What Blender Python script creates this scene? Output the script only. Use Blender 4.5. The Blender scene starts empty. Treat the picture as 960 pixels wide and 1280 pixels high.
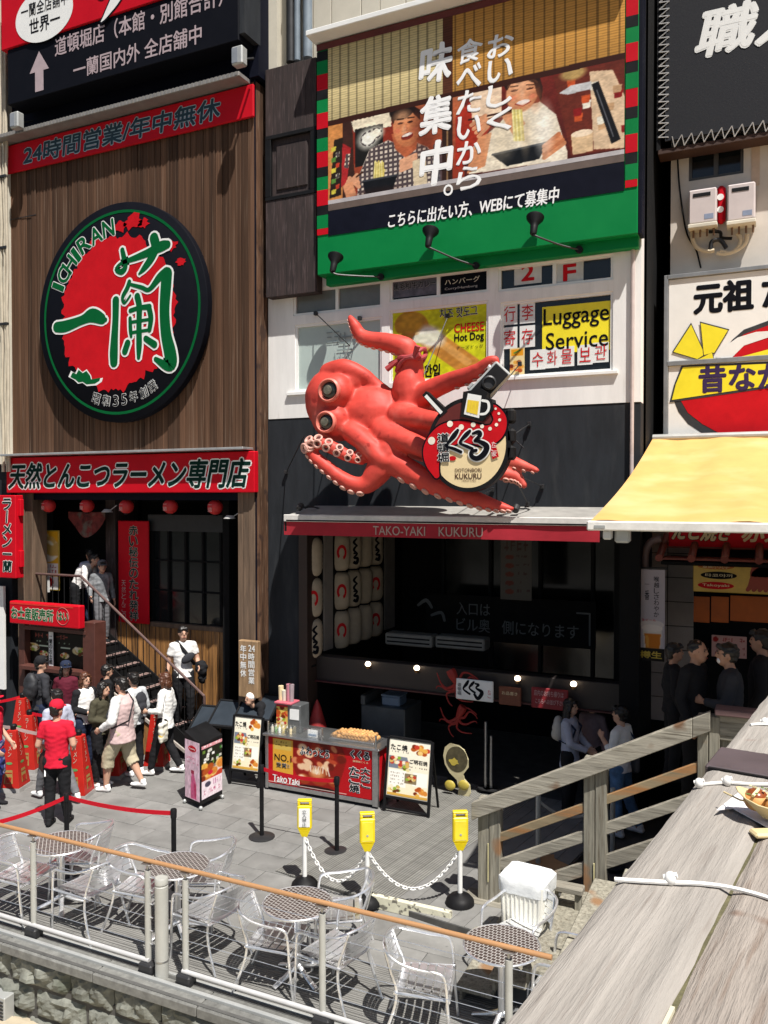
import bpy, bmesh, math, random
import numpy as np
from mathutils import Vector, Matrix, noise
random.seed(7); np.random.seed(7)
PI = math.pi
scene = bpy.context.scene
COL = scene.collection

# ---------------------------------------------------------------- camera, world, sun, exposure
H = 4.45                      # eye height above the promenade
YAW = math.radians(25.2)      # facades run along world X; the camera looks to the left of their normal
PITCH = math.radians(1.1)
FPX = 1030.0
cam_d = bpy.data.cameras.new('camera'); cam = bpy.data.objects.new('camera', cam_d); COL.objects.link(cam)
cam_d.sensor_fit = 'VERTICAL'; cam_d.sensor_height = 24.0; cam_d.lens = FPX / 1280 * 24.0
cam_d.clip_start = 0.05; cam_d.clip_end = 600
cam.location = (0, 0, H); cam.rotation_euler = (PI / 2 - PITCH, 0, YAW)
scene.camera = cam
SUNV = Vector((-0.42, 0.34, -1.0)).normalized()      # direction the light travels
elev = math.asin(-SUNV.z); azim = math.atan2(-SUNV.x, -SUNV.y)
world = bpy.data.worlds.new('World'); scene.world = world; world.use_nodes = True
nt = world.node_tree
sky = nt.nodes.new('ShaderNodeTexSky'); sky.sky_type = 'NISHITA'; sky.sun_disc = False
sky.sun_elevation = elev; sky.sun_rotation = azim; sky.air_density = 1.0; sky.dust_density = 1.5
bg = nt.nodes['Background']; bg.inputs['Strength'].default_value = 0.05
nt.links.new(sky.outputs[0], bg.inputs['Color'])
sd = bpy.data.lights.new('sun', 'SUN'); sd.energy = 5.0; sd.angle = math.radians(0.53); sd.color = (1.0, 0.955, 0.89)
so = bpy.data.objects.new('sun', sd); COL.objects.link(so)
so.rotation_euler = SUNV.to_track_quat('-Z', 'Y').to_euler(); so.location = (6, -6, 16)
scene.view_settings.view_transform = 'Standard'; scene.view_settings.look = 'None'
scene.view_settings.exposure = 0.52; scene.view_settings.gamma = 1.0
try: scene.view_settings.use_curve_mapping = False
except Exception: pass
scene.cycles.max_bounces = 6

# ---------------------------------------------------------------- photo measurement -> metres
_cp, _sp, _cy, _sy = math.cos(PITCH), math.sin(PITCH), math.cos(YAW), math.sin(YAW)
def ray(px, py):
    u = (px - 480) / FPX; v = (640 - py) / FPX
    f = _cp + v * _sp; up = v * _cp - _sp
    return Vector((u * _cy - f * _sy, u * _sy + f * _cy, up))
def at(px, py, Y):
    d = ray(px, py); k = Y / d.y
    return Vector((d.x * k, Y, H + d.z * k))
def atz(px, py, z=0.0):
    d = ray(px, py); k = (z - H) / d.z
    return Vector((d.x * k, d.y * k, z))
def X(px, Y, py=620): return at(px, py, Y).x
def Z(px, py, Y): return at(px, py, Y).z
def RC(x0, x1, yt, yb, Y):
    "facade rectangle: left/right edges, top/bottom heights taken at its middle column"
    m = (x0 + x1) / 2
    return X(x0, Y), X(x1, Y), Z(m, yb, Y), Z(m, yt, Y)

# ---------------------------------------------------------------- materials
def lin(c):
    if isinstance(c, str):
        c = [int(c[i:i + 2], 16) / 255 for i in (0, 2, 4)]
        return tuple(((x + .055) / 1.055) ** 2.4 if x > .04045 else x / 12.92 for x in c)
    return tuple(c)
MATS = {}
def mat(name, col, rough=.6, metal=0., var=.15, scale=5., bump=0., stretch=(1, 1, 1), emis=None, es=1., objvar=0.,
        coat=0., grain=None, spots=None, alpha=None, trans=0., spec=.5, streak=None):
    if name in MATS: return MATS[name]
    m = bpy.data.materials.new(name); m.use_nodes = True; MATS[name] = m
    n = m.node_tree.nodes; L = m.node_tree.links; b = n['Principled BSDF']
    c = lin(col)
    tc = n.new('ShaderNodeTexCoord'); mp = n.new('ShaderNodeMapping'); mp.inputs['Scale'].default_value = stretch
    oi = n.new('ShaderNodeObjectInfo')
    L.new(tc.outputs['Object'], mp.inputs['Vector'])
    mul = n.new('ShaderNodeMath'); mul.operation = 'MULTIPLY'; mul.inputs[1].default_value = 37.0
    L.new(oi.outputs['Random'], mul.inputs[0]); L.new(mul.outputs[0], mp.inputs['Location'])
    nz = n.new('ShaderNodeTexNoise'); nz.inputs['Scale'].default_value = scale; nz.inputs['Detail'].default_value = 6
    nz.inputs['Roughness'].default_value = .65
    L.new(mp.outputs[0], nz.inputs['Vector'])
    mr = n.new('ShaderNodeMapRange'); mr.inputs['From Min'].default_value = .3; mr.inputs['From Max'].default_value = .7
    mr.inputs['To Min'].default_value = 1 - var; mr.inputs['To Max'].default_value = 1 + var
    L.new(nz.outputs['Fac'], mr.inputs['Value'])
    fac = mr.outputs[0]
    if objvar:
        m2 = n.new('ShaderNodeMapRange'); m2.inputs['To Min'].default_value = 1 - objvar; m2.inputs['To Max'].default_value = 1 + objvar
        L.new(oi.outputs['Random'], m2.inputs['Value'])
        mm = n.new('ShaderNodeMath'); mm.operation = 'MULTIPLY'; L.new(fac, mm.inputs[0]); L.new(m2.outputs[0], mm.inputs[1]); fac = mm.outputs[0]
    vm = n.new('ShaderNodeVectorMath'); vm.operation = 'SCALE'; vm.inputs[0].default_value = c
    L.new(fac, vm.inputs['Scale']); colout = vm.outputs[0]
    if grain:            # second colour in streaks: (colour, scale, threshold)
        g = n.new('ShaderNodeTexNoise'); g.inputs['Scale'].default_value = grain[1]; g.inputs['Detail'].default_value = 4
        L.new(mp.outputs[0], g.inputs['Vector'])
        r = n.new('ShaderNodeMapRange'); r.inputs['From Min'].default_value = grain[2]; r.inputs['From Max'].default_value = grain[2] + .18
        L.new(g.outputs['Fac'], r.inputs['Value'])
        mx = n.new('ShaderNodeMix'); mx.data_type = 'RGBA'; mx.inputs[7].default_value = (*lin(grain[0]), 1)
        L.new(r.outputs[0], mx.inputs[0]); L.new(colout, mx.inputs[6]); colout = mx.outputs[2]
    if spots:            # round stains: (colour, scale, size)
        g = n.new('ShaderNodeTexNoise'); g.inputs['Scale'].default_value = spots[1]; g.inputs['Detail'].default_value = 2
        L.new(tc.outputs['Object'], g.inputs['Vector'])
        r = n.new('ShaderNodeMapRange'); r.inputs['From Min'].default_value = spots[2]; r.inputs['From Max'].default_value = spots[2] + .06
        L.new(g.outputs['Fac'], r.inputs['Value'])
        mx = n.new('ShaderNodeMix'); mx.data_type = 'RGBA'; mx.inputs[7].default_value = (*lin(spots[0]), 1)
        L.new(r.outputs[0], mx.inputs[0]); L.new(colout, mx.inputs[6]); colout = mx.outputs[2]
    L.new(colout, b.inputs['Base Color'])
    b.inputs['Roughness'].default_value = rough; b.inputs['Metallic'].default_value = metal
    b.inputs['Specular IOR Level'].default_value = spec
    if coat: b.inputs['Coat Weight'].default_value = coat; b.inputs['Coat Roughness'].default_value = .15
    if trans: b.inputs['Transmission Weight'].default_value = trans
    if alpha is not None: b.inputs['Alpha'].default_value = alpha
    if emis: b.inputs['Emission Color'].default_value = (*lin(emis), 1); b.inputs['Emission Strength'].default_value = es
    if rough < .9 and var:
        rr = n.new('ShaderNodeMapRange'); rr.inputs['To Min'].default_value = max(.03, rough - .12); rr.inputs['To Max'].default_value = min(1, rough + .15)
        L.new(nz.outputs['Fac'], rr.inputs['Value']); L.new(rr.outputs[0], b.inputs['Roughness'])
    if bump:
        bp = n.new('ShaderNodeBump'); bp.inputs['Strength'].default_value = bump; bp.inputs['Distance'].default_value = .02
        L.new(nz.outputs['Fac'], bp.inputs['Height']); L.new(bp.outputs[0], b.inputs['Normal'])
    return m
def print_mat(rough=.45):
    nm = 'printed_sheet'
    if nm in MATS: return MATS[nm]
    m = bpy.data.materials.new(nm); m.use_nodes = True; MATS[nm] = m
    n = m.node_tree.nodes; L = m.node_tree.links; b = n['Principled BSDF']
    a = n.new('ShaderNodeVertexColor'); a.layer_name = 'ink'
    nz = n.new('ShaderNodeTexNoise'); nz.inputs['Scale'].default_value = 60
    mr = n.new('ShaderNodeMapRange'); mr.inputs['To Min'].default_value = .93; mr.inputs['To Max'].default_value = 1.07
    vm = n.new('ShaderNodeVectorMath'); vm.operation = 'SCALE'
    L.new(nz.outputs['Fac'], mr.inputs['Value']); L.new(mr.outputs[0], vm.inputs['Scale']); L.new(a.outputs['Color'], vm.inputs[0])
    L.new(vm.outputs[0], b.inputs['Base Color']); b.inputs['Roughness'].default_value = rough; b.inputs['Specular IOR Level'].default_value = .2
    return m

# ---------------------------------------------------------------- object helpers
def wloc(o):
    v = Vector((0, 0, 0))
    while o is not None: v += Vector(o.location); o = o.parent
    return v
def tag(o, label=None, cat=None, group=None, kind=None):
    if label: o['label'] = label
    if cat: o['category'] = cat
    if group: o['group'] = group
    if kind: o['kind'] = kind
    return o
def link(o, parent=None):
    COL.objects.link(o)
    if parent is not None:
        o.parent = parent; o.location = Vector(o.location) - wloc(parent)
    return o
def thing(name, label, cat, loc=(0, 0, 0), group=None, parent=None, kind=None):
    o = bpy.data.objects.new(name, None); o.empty_display_size = .2; o.location = loc
    link(o, parent); return tag(o, label, cat, group, kind)
class MB:
    def __init__(s): s.v = []; s.f = []; s.mi = []; s.cur = 0
    def add(s, vs, fs):
        k = len(s.v); s.v += [tuple(p) for p in vs]; s.f += [tuple(i + k for i in f) for f in fs]; s.mi += [s.cur] * len(fs); return s
    def box(s, x0, x1, y0, y1, z0, z1, M=None):
        vs = [Vector(p) for p in ((x0, y0, z0), (x1, y0, z0), (x1, y1, z0), (x0, y1, z0), (x0, y0, z1), (x1, y0, z1), (x1, y1, z1), (x0, y1, z1))]
        if M is not None: vs = [M @ p for p in vs]
        return s.add(vs, [(0, 3, 2, 1), (4, 5, 6, 7), (0, 1, 5, 4), (1, 2, 6, 5), (2, 3, 7, 6), (3, 0, 4, 7)])
    def bbox(s, x0, x1, y0, y1, z0, z1, b=.01, M=None):
        "box with bevelled edges"
        bm = bmesh.new(); bmesh.ops.create_cube(bm, size=1)
        for v in bm.verts:
            v.co = Vector(((x0 + x1) / 2 + v.co.x * (x1 - x0), (y0 + y1) / 2 + v.co.y * (y1 - y0), (z0 + z1) / 2 + v.co.z * (z1 - z0)))
        bmesh.ops.bevel(bm, geom=bm.edges[:], offset=b, segments=1, affect='EDGES', profile=.7)
        if M is not None: bm.transform(M)
        return s.frombm(bm)
    def frombm(s, bm):
        bm.verts.index_update()
        s.add([v.co[:] for v in bm.verts], [[v.index for v in f.verts] for f in bm.faces]); bm.free(); return s
    def bar(s, a, b, w, h=None, up=(0, 0, 1)):
        "rectangular bar from a to b"
        a = Vector(a); b = Vector(b); t = (b - a).normalized(); u = Vector(up)
        if abs(t.dot(u)) > .98: u = Vector((0, 1, 0))
        sd_ = t.cross(u).normalized(); u = sd_.cross(t); h = h or w
        vs = [p + sd_ * i * w / 2 + u * j * h / 2 for p in (a, b) for i, j in ((-1, -1), (1, -1), (1, 1), (-1, 1))]
        return s.add(vs, [(0, 1, 2, 3), (7, 6, 5, 4), (0, 4, 5, 1), (1, 5, 6, 2), (2, 6, 7, 3), (3, 7, 4, 0)])
    def tube(s, pts, r, seg=8, ref=None, caps=True, closed=False):
        pts = [Vector(p) for p in pts]; n = len(pts)
        if not isinstance(r, (list, tuple)) or (isinstance(r, tuple) and len(r) == 2 and n != 2): r = [r] * n
        k = len(s.v); side = None
        for i, p in enumerate(pts):
            if closed: t = pts[(i + 1) % n] - pts[i - 1]
            else: t = pts[min(i + 1, n - 1)] - pts[max(i - 1, 0)]
            if t.length < 1e-9: t = Vector((0, 0, 1))
            t.normalize()
            if ref is not None: side = Vector(ref).cross(t)
            elif side is None:
                side = t.orthogonal()
            side = side - t * side.dot(t)
            if side.length < 1e-6: side = t.orthogonal()
            side.normalize(); up = t.cross(side)
            ra, rb = r[i] if isinstance(r[i], (tuple, list)) else (r[i], r[i])
            for j in range(seg):
                a = 2 * PI * j / seg
                s.v.append(tuple(p + side * math.cos(a) * ra + up * math.sin(a) * rb))
        m = n if closed else n - 1
        for i in range(m):
            for j in range(seg):
                a = k + i * seg + j; b = k + i * seg + (j + 1) % seg; i2 = (i + 1) % n
                s.f.append((a, b, k + i2 * seg + (j + 1) % seg, k + i2 * seg + j)); s.mi.append(s.cur)
        if caps and not closed:
            s.f.append(tuple(k + j for j in range(seg))[::-1]); s.mi.append(s.cur)
            s.f.append(tuple(k + (n - 1) * seg + j for j in range(seg))); s.mi.append(s.cur)
        return s
    def ball(s, c, r, seg=12, rings=8, M=None):
        rx, ry, rz = r if isinstance(r, (tuple, list)) else (r, r, r); c = Vector(c); k = len(s.v)
        vs = [Vector((0, 0, rz))]
        for i in range(1, rings):
            a = PI * i / rings
            for j in range(seg):
                b = 2 * PI * j / seg; vs.append(Vector((rx * math.sin(a) * math.cos(b), ry * math.sin(a) * math.sin(b), rz * math.cos(a))))
        vs.append(Vector((0, 0, -rz)))
        if M is not None: vs = [M @ v for v in vs]
        fs = [(0, 1 + j, 1 + (j + 1) % seg) for j in range(seg)]
        for i in range(rings - 2):
            for j in range(seg):
                a = 1 + i * seg + j; b = 1 + i * seg + (j + 1) % seg; fs.append((a, a + seg, b + seg, b))
        l = len(vs) - 1; q = 1 + (rings - 2) * seg
        fs += [(q + (j + 1) % seg, q + j, l) for j in range(seg)]
        return s.add([c + v for v in vs], fs)
    def lathe(s, prof, c=(0, 0, 0), seg=24, M=None):
        c = Vector(c); vs = []; fs = []; n = len(prof)
        for (r, z) in prof:
            for j in range(seg):
                a = 2 * PI * j / seg; p = Vector((r * math.cos(a), r * math.sin(a), z)); vs.append(M @ p if M is not None else p)
        for i in range(n - 1):
            for j in range(seg):
                a = i * seg + j; b = i * seg + (j + 1) % seg; fs.append((a, b, b + seg, a + seg))
        fs.append(tuple(range(seg))[::-1]); fs.append(tuple((n - 1) * seg + j for j in range(seg)))
        return s.add([c + v for v in vs], fs)
    def prism(s, poly, fr, d0, d1):
        "polygon (a,b) in frame fr, from depth d0 to d1 along its normal"
        n = len(poly); O, R, U = fr; N = R.cross(U)
        vs = [O + R * a + U * b + N * d for d in (d0, d1) for a, b in poly]
        area = sum(poly[i][0] * poly[(i + 1) % n][1] - poly[(i + 1) % n][0] * poly[i][1] for i in range(n))
        f0 = tuple(range(n)); f1 = tuple(range(n, 2 * n)); sides = [(i, (i + 1) % n, n + (i + 1) % n, n + i) for i in range(n)]
        if area < 0: return s.add(vs, [f0, f1[::-1]] + [q[::-1] for q in sides])
        return s.add(vs, [f0[::-1], f1] + sides)
    def mesh(s, name, mats, smooth=False):
        me = bpy.data.meshes.new(name); me.from_pydata(s.v, [], s.f)
        for m in (mats if isinstance(mats, (list, tuple)) else [mats]): me.materials.append(m)
        if s.cur or any(s.mi): me.polygons.foreach_set('material_index', s.mi)
        if smooth: me.shade_smooth() if hasattr(me, 'shade_smooth') else None
        me.update(); return me
    def obj(s, name, mats, parent=None, smooth=False, label=None, cat=None, group=None, kind=None, bev=0):
        o = bpy.data.objects.new(name, s.mesh(name, mats, smooth)); link(o, parent)
        if smooth == 'auto' or smooth: smooth_by(o.data)
        if bev:
            m = o.modifiers.new('bevel', 'BEVEL'); m.width = bev; m.segments = 1; m.limit_method = 'ANGLE'
        return tag(o, label, cat, group, kind)
def smooth_by(me, ang=40):
    try: me.set_sharp_from_angle(angle=math.radians(ang))
    except Exception: pass
def inst(name, me, loc, parent=None, rot=None, scale=None, **kw):
    o = bpy.data.objects.new(name, me); o.location = loc
    if rot is not None: o.rotation_euler = rot
    if scale is not None: o.scale = scale
    link(o, parent); return tag(o, **kw)
def copy_tree(o, parent=None):
    c = o.copy(); COL.objects.link(c)
    if parent is not None: c.parent = parent
    for ch in list(o.children): copy_tree(ch, c)
    return c
def setmw(o, M):
    p = wloc(o.parent) if o.parent is not None else Vector((0, 0, 0)); o.matrix_basis = Matrix.Translation(-p) @ M
def frame(x, Y, z): return (Vector((x, Y, z)), Vector((1, 0, 0)), Vector((0, 0, 1)))
def fr_rot(O, yaw=0, tilt=0, roll=0):
    M = Matrix.Rotation(yaw, 3, 'Z') @ Matrix.Rotation(tilt, 3, 'X') @ Matrix.Rotation(roll, 3, 'Y')
    return (Vector(O), M @ Vector((1, 0, 0)), M @ Vector((0, 0, 1)))
def M4(fr):
    O, R, U = fr; N = R.cross(U)
    return Matrix(((R.x, -N.x, U.x, O.x), (R.y, -N.y, U.y, O.y), (R.z, -N.z, U.z, O.z), (0, 0, 0, 1)))

# ---------------------------------------------------------------- lettering
def glyphs(body, bold=0., res=3):
    c = bpy.data.curves.new('t', 'FONT'); c.body = body; c.resolution_u = res; c.offset = bold; c.fill_mode = 'FRONT'
    o = bpy.data.objects.new('t', c); COL.objects.link(o)
    dg = bpy.context.evaluated_depsgraph_get(); me = bpy.data.meshes.new_from_object(o.evaluated_get(dg))
    v = [(p.co.x, p.co.y) for p in me.vertices]; f = [tuple(q.vertices) for q in me.polygons]
    bpy.data.objects.remove(o); bpy.data.curves.remove(c); bpy.data.meshes.remove(me)
    return v, f
def text(parent, body, fr, a0, a1, b0, b1, m, bold=0., vertical=False, eps=.004, shear=0., outline=None, name='lettering', rot=0., wob=0., mirror=False, label=None):
    "lettering fitted in the box a0..a1 x b0..b1 of frame fr; outline=(material, amount)"
    O, R, U = fr; N = R.cross(U); made = []
    layers = ([(outline[0], bold + outline[1] * 1.7, eps)] if outline else []) + [(m, bold, eps + (.0035 if outline else .0015))]
    cells = []
    if vertical:
        n = len(body); hh = (b1 - b0) / n
        for i, ch in enumerate(body): cells.append((ch, a0, a1, b1 - (i + 1) * hh + hh * .06, b1 - i * hh - hh * .06))
    else: cells.append((body, a0, a1, b0, b1))
    for (mm, bo, ep) in layers:
        mb = MB()
        for (tx, x0, x1, y0, y1) in cells:
            if not tx.strip(): continue
            v, f = glyphs(tx, 0); ref = v
            xs = [p[0] for p in ref]; ys = [p[1] for p in ref]
            if not xs: continue
            X0, X1, Y0, Y1 = min(xs), max(xs), min(ys), max(ys)
            if vertical and tx in 'ー一':
                sc = (x1 - x0) / (X1 - X0 if tx == '一' else X1 - X0) ; cx, cy = (x0 + x1) / 2, (y0 + y1) / 2
                if tx == 'ー': pts = [(cx + (p[1] - (Y0 + Y1) / 2) * sc, cy - (p[0] - (X0 + X1) / 2) * sc) for p in v]
                else: pts = [(cx + (p[0] - (X0 + X1) / 2) * sc, cy + (p[1] - (Y0 + Y1) / 2) * sc) for p in v]
            else:
                sx = (x1 - x0) / (X1 - X0); sy = (y1 - y0) / max(Y1 - Y0, .05)
                if vertical and Y1 - Y0 < .45: sy = sx
                pts = [(x0 + (p[0] - X0) * sx, y0 + (p[1] - Y0) * sy) for p in v]
            if shear: pts = [(p[0] + (p[1] - (y0 + y1) / 2) * shear, p[1]) for p in pts]
            if wob: pts = [(p[0] + wob * noise.noise(Vector((p[0] * 9, p[1] * 9, 1))), p[1] + wob * noise.noise(Vector((p[0] * 9, p[1] * 9, 5)))) for p in pts]
            if rot:
                cx, cy = (x0 + x1) / 2, (y0 + y1) / 2; ca, sa = math.cos(rot), math.sin(rot)
                pts = [(cx + (p[0] - cx) * ca - (p[1] - cy) * sa, cy + (p[0] - cx) * sa + (p[1] - cy) * ca) for p in pts]
            if bo > .004:        # embolden by overlaying shifted copies
                em = (y1 - y0) * (1 if vertical or Y1 - Y0 > .5 else .6); r_ = bo * em * .8; nd = 8 if bo > .02 else 5
                for k in range(nd):
                    dx_, dy_ = r_ * math.cos(2 * PI * k / nd), r_ * math.sin(2 * PI * k / nd)
                    mb.add([O + R * (p[0] + dx_) + U * (p[1] + dy_) + N * (ep - (k + 1) * .00025) for p in pts], f)
            mb.add([O + R * p[0] + U * p[1] + N * ep for p in pts], f)
        if mb.f: made.append(mb.obj(name, mm, parent, label=label))
    return made
# ---------------------------------------------------------------- printed pictures (ink stored per vertex of a flat sheet)
class Ink:
    def __init__(s, w, h, bg=(1, 1, 1)):
        s.w, s.h = w, h; s.a = np.ones((h, w, 3)) * np.array(s.c(bg))
        s.x, s.y = np.meshgrid((np.arange(w) + .5) / w, (np.arange(h) + .5) / h); s.asp = w / h
    def c(s, c): return [int(c[i:i + 2], 16) / 255 for i in (0, 2, 4)] if isinstance(c, str) else list(c)
    def put(s, m, c): m = np.clip(m, 0, 1)[..., None]; s.a = s.a * (1 - m) + np.array(s.c(c)) * m; return s
    def ell(s, cx, cy, rx, ry, c, rot=0, soft=.08, op=1.):
        dx = (s.x - cx) * s.asp; dy = s.y - cy; ca, sa = math.cos(rot), math.sin(rot)
        d = np.sqrt(((dx * ca + dy * sa) / (rx * s.asp)) ** 2 + ((-dx * sa + dy * ca) / ry) ** 2)
        return s.put(op * np.clip((1 - d) / soft + .5, 0, 1), c)
    def poly(s, pts, c, op=1., soft=0):
        ins = np.zeros_like(s.x, bool); n = len(pts)
        for i in range(n):
            x0, y0 = pts[i]; x1, y1 = pts[(i + 1) % n]
            if y0 == y1: continue
            ins ^= ((s.y < y0) != (s.y < y1)) & (s.x < (x1 - x0) * (s.y - y0) / (y1 - y0) + x0)
        m = ins.astype(float)
        p = np.pad(m, 1, mode='edge'); m = (p[1:-1, 1:-1] * 4 + p[:-2, 1:-1] + p[2:, 1:-1] + p[1:-1, :-2] + p[1:-1, 2:]) / 8
        return s.put(m * op, c)
    def rect(s, x0, y0, x1, y1, c, op=1.): return s.put(op * ((s.x >= x0) & (s.x < x1) & (s.y >= y0) & (s.y < y1)), c)
    def line(s, pts, w, c, op=1.):
        d = np.full_like(s.x, 9.)
        for (x0, y0), (x1, y1) in zip(pts[:-1], pts[1:]):
            ax, ay, bx, by = x0 * s.asp, y0, x1 * s.asp, y1; px, py = s.x * s.asp, s.y
            l = max((bx - ax) ** 2 + (by - ay) ** 2, 1e-9); t = np.clip(((px - ax) * (bx - ax) + (py - ay) * (by - ay)) / l, 0, 1)
            d = np.minimum(d, np.hypot(px - ax - t * (bx - ax), py - ay - t * (by - ay)))
        return s.put(op * np.clip((w / 2 - d) * s.h + .5, 0, 1), c)
    def grad(s, x0, y0, x1, y1, c0, c1, vert=True):
        t = ((s.y - y0) / (y1 - y0) if vert else (s.x - x0) / (x1 - x0)).clip(0, 1)[..., None]
        m = ((s.x >= x0) & (s.x < x1) & (s.y >= y0) & (s.y < y1))[..., None]
        s.a = np.where(m, np.array(s.c(c0)) * (1 - t) + np.array(s.c(c1)) * t, s.a); return s
    def mottle(s, amt=.05, n=24, region=None):
        g = np.random.rand(n, n); yi = (s.y * (n - 1.01)); xi = (s.x * (n - 1.01)); y0 = yi.astype(int); x0 = xi.astype(int); fy = yi - y0; fx = xi - x0
        v = g[y0, x0] * (1 - fy) * (1 - fx) + g[y0 + 1, x0] * fy * (1 - fx) + g[y0, x0 + 1] * (1 - fy) * fx + g[y0 + 1, x0 + 1] * fy * fx
        m = (1 + amt * (v - .5) * 2)[..., None]
        if region: k = ((s.x >= region[0]) & (s.x < region[2]) & (s.y >= region[1]) & (s.y < region[3]))[..., None]; m = np.where(k, m, 1)
        s.a = np.clip(s.a * m, 0, 1); return s
    def food(s, cx, cy, r, kind='tako', seed=0):
        rnd = random.Random(seed)
        for i in range(14):
            a = rnd.random() * 7; q = rnd.random() ** .5 * r
            col = rnd.choice(['b4531f', 'd98a3a', 'f0c97a', '7a2c12', 'e8b04f', 'c9402a'] if kind == 'tako' else ['e8d9a0', 'd8b060', '8fae3a', 'c04030', 'f4ead0', '6b3a1c'])
            s.ell(cx + q * math.cos(a) / s.asp, cy + q * math.sin(a) * .7, r * .34 / s.asp, r * .3, col, soft=.3)
        return s
    def fake_text(s, x0, y0, x1, y1, c, n=8, seed=0):
        rnd = random.Random(seed); w = (x1 - x0) / n
        for i in range(n):
            if rnd.random() < .1: continue
            for k in range(3):
                if rnd.random() < .5: xx = x0 + w * (i + .15 + .6 * rnd.random()); s.rect(xx, y0, xx + w * .14, y1, c)
                else: yy = y0 + (y1 - y0) * rnd.random() * .8; s.rect(x0 + w * (i + .1), yy, x0 + w * (i + .85), yy + (y1 - y0) * .16, c)
        return s
    def sheet(s, name, fr, a0, a1, b0, b1, parent=None, eps=.003, label=None, uvfold=None):
        O, R, U = fr; N = R.cross(U); w, h = s.w, s.h
        aa = a0 + (a1 - a0) * np.linspace(0, 1, w); bb = b1 + (b0 - b1) * np.linspace(0, 1, h)
        A, B = np.meshgrid(aa, bb); P = np.array(O)[None, None] + A[..., None] * np.array(R) + B[..., None] * np.array(U) + eps * np.array(N)
        me = bpy.data.meshes.new(name); idx = np.arange(w * h).reshape(h, w)
        F = np.stack([idx[1:, :-1], idx[1:, 1:], idx[:-1, 1:], idx[:-1, :-1]], -1).reshape(-1, 4)
        me.vertices.add(w * h); me.vertices.foreach_set('co', P.reshape(-1))
        me.loops.add(F.size); me.loops.foreach_set('vertex_index', F.reshape(-1).astype(np.int32))
        me.polygons.add(len(F)); me.polygons.foreach_set('loop_start', np.arange(0, F.size, 4, dtype=np.int32))
        me.update(calc_edges=True)
        ca = me.color_attributes.new('ink', 'FLOAT_COLOR', 'POINT')
        lc = np.where(s.a > .04045, ((s.a + .055) / 1.055) ** 2.4, s.a / 12.92) * .9
        ca.data.foreach_set('color', np.concatenate([lc.reshape(-1, 3), np.ones((w * h, 1))], 1).reshape(-1))
        me.materials.append(print_mat()); me.validate()
        o = bpy.data.objects.new(name, me); link(o, parent); return tag(o, label)
# ---------------------------------------------------------------- fused organic volumes
def fuse(mb, name, mats, voxel=.014, smooth=2, parent=None, wrinkle=0., wscale=9., disp=None, adapt=0, label=None):
    me = mb.mesh('tmp', []); o = bpy.data.objects.new('tmp', me); COL.objects.link(o)
    r = o.modifiers.new('r', 'REMESH'); r.mode = 'VOXEL'; r.voxel_size = voxel
    if smooth: k = o.modifiers.new('s', 'SMOOTH'); k.iterations = smooth; k.factor = .5
    if adapt: d = o.modifiers.new('d', 'DECIMATE'); d.ratio = adapt
    dg = bpy.context.evaluated_depsgraph_get(); out = bpy.data.meshes.new_from_object(o.evaluated_get(dg))
    bpy.data.objects.remove(o); bpy.data.meshes.remove(me)
    out.name = name; out.materials.clear()
    for m in (mats if isinstance(mats, (list, tuple)) else [mats]): out.materials.append(m)
    if wrinkle or disp:
        nn = [v.normal.copy() for v in out.vertices]
        for v, q in zip(out.vertices, nn):
            d = wrinkle * noise.noise(Vector((v.co.x * wscale, v.co.y * wscale, v.co.z * wscale * 1.6))) if wrinkle else 0
            if disp: d += disp(v.co)
            v.co += q * d
    out.shade_smooth(); ob = bpy.data.objects.new(name, out); link(ob, parent); return tag(ob, label)
def chain(mb, pts, rad, seg=12, ref=None):
    mb.tube(pts, rad, seg, ref)
    for p, r in ((pts[0], rad[0]), (pts[-1], rad[-1])):
        if isinstance(r, (tuple, list)): mb.ball(p, (r[0], r[1], min(r)), seg, 6)
        else: mb.ball(p, r, seg, 6)
    return mb
def spline(P, n=6):
    "Catmull-Rom through points with equal extra dims (pos + radius as tuples)"
    P = [np.array(p, float) for p in P]; out = []
    for i in range(len(P) - 1):
        p0, p1, p2, p3 = P[max(i - 1, 0)], P[i], P[i + 1], P[min(i + 2, len(P) - 1)]
        for k in range(n):
            t = k / n; out.append(.5 * ((2 * p1) + (-p0 + p2) * t + (2 * p0 - 5 * p1 + 4 * p2 - p3) * t * t + (-p0 + 3 * p1 - 3 * p2 + p3) * t ** 3))
    out.append(P[-1]); return out

# ---------------------------------------------------------------- palette
WHITE = mat('white_paint', (.8, .8, .78), .5, var=.05, scale=3)
OFFW = mat('cream_wall', (.62, .58, .48), .8, var=.12, scale=2, bump=.15)
BEIGE = mat('beige_panel', (.50, .46, .38), .7, var=.08, scale=2)
WALLW = mat('white_render', (.78, .77, .75), .75, var=.07, scale=3, bump=.15, stretch=(2, 2, .3), grain=((.62, .60, .56), 3.5, .62))
SLATE = mat('slate_grey_render', (.021, .024, .029), .85, var=.28, scale=3.5, bump=.2, stretch=(1.6, 1.6, .35), grain=((.036, .039, .043), 3, .58), spec=.2)
BLACK = mat('black_paint', (.008, .008, .009), .55, var=.3, spec=.2)
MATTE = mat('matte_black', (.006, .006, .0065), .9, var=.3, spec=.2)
NAVY = mat('navy_black', (.005, .006, .014), .6, var=.2, spec=.1)
REDS = mat('sign_red', (.52, .004, .014), .5, var=.08, scale=2, spec=.15)
REDM = mat('red_plastic', (.62, .03, .02), .4, var=.12, scale=8)
CREAM = mat('cream_paint', (.72, .60, .36), .5, var=.05)
GREEN = mat('sign_green', (.0, .19, .045), .5, var=.06, scale=3, spec=.2)
DGREEN = mat('deep_green', (.0, .10, .025), .5, var=.06, spec=.15)
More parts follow.
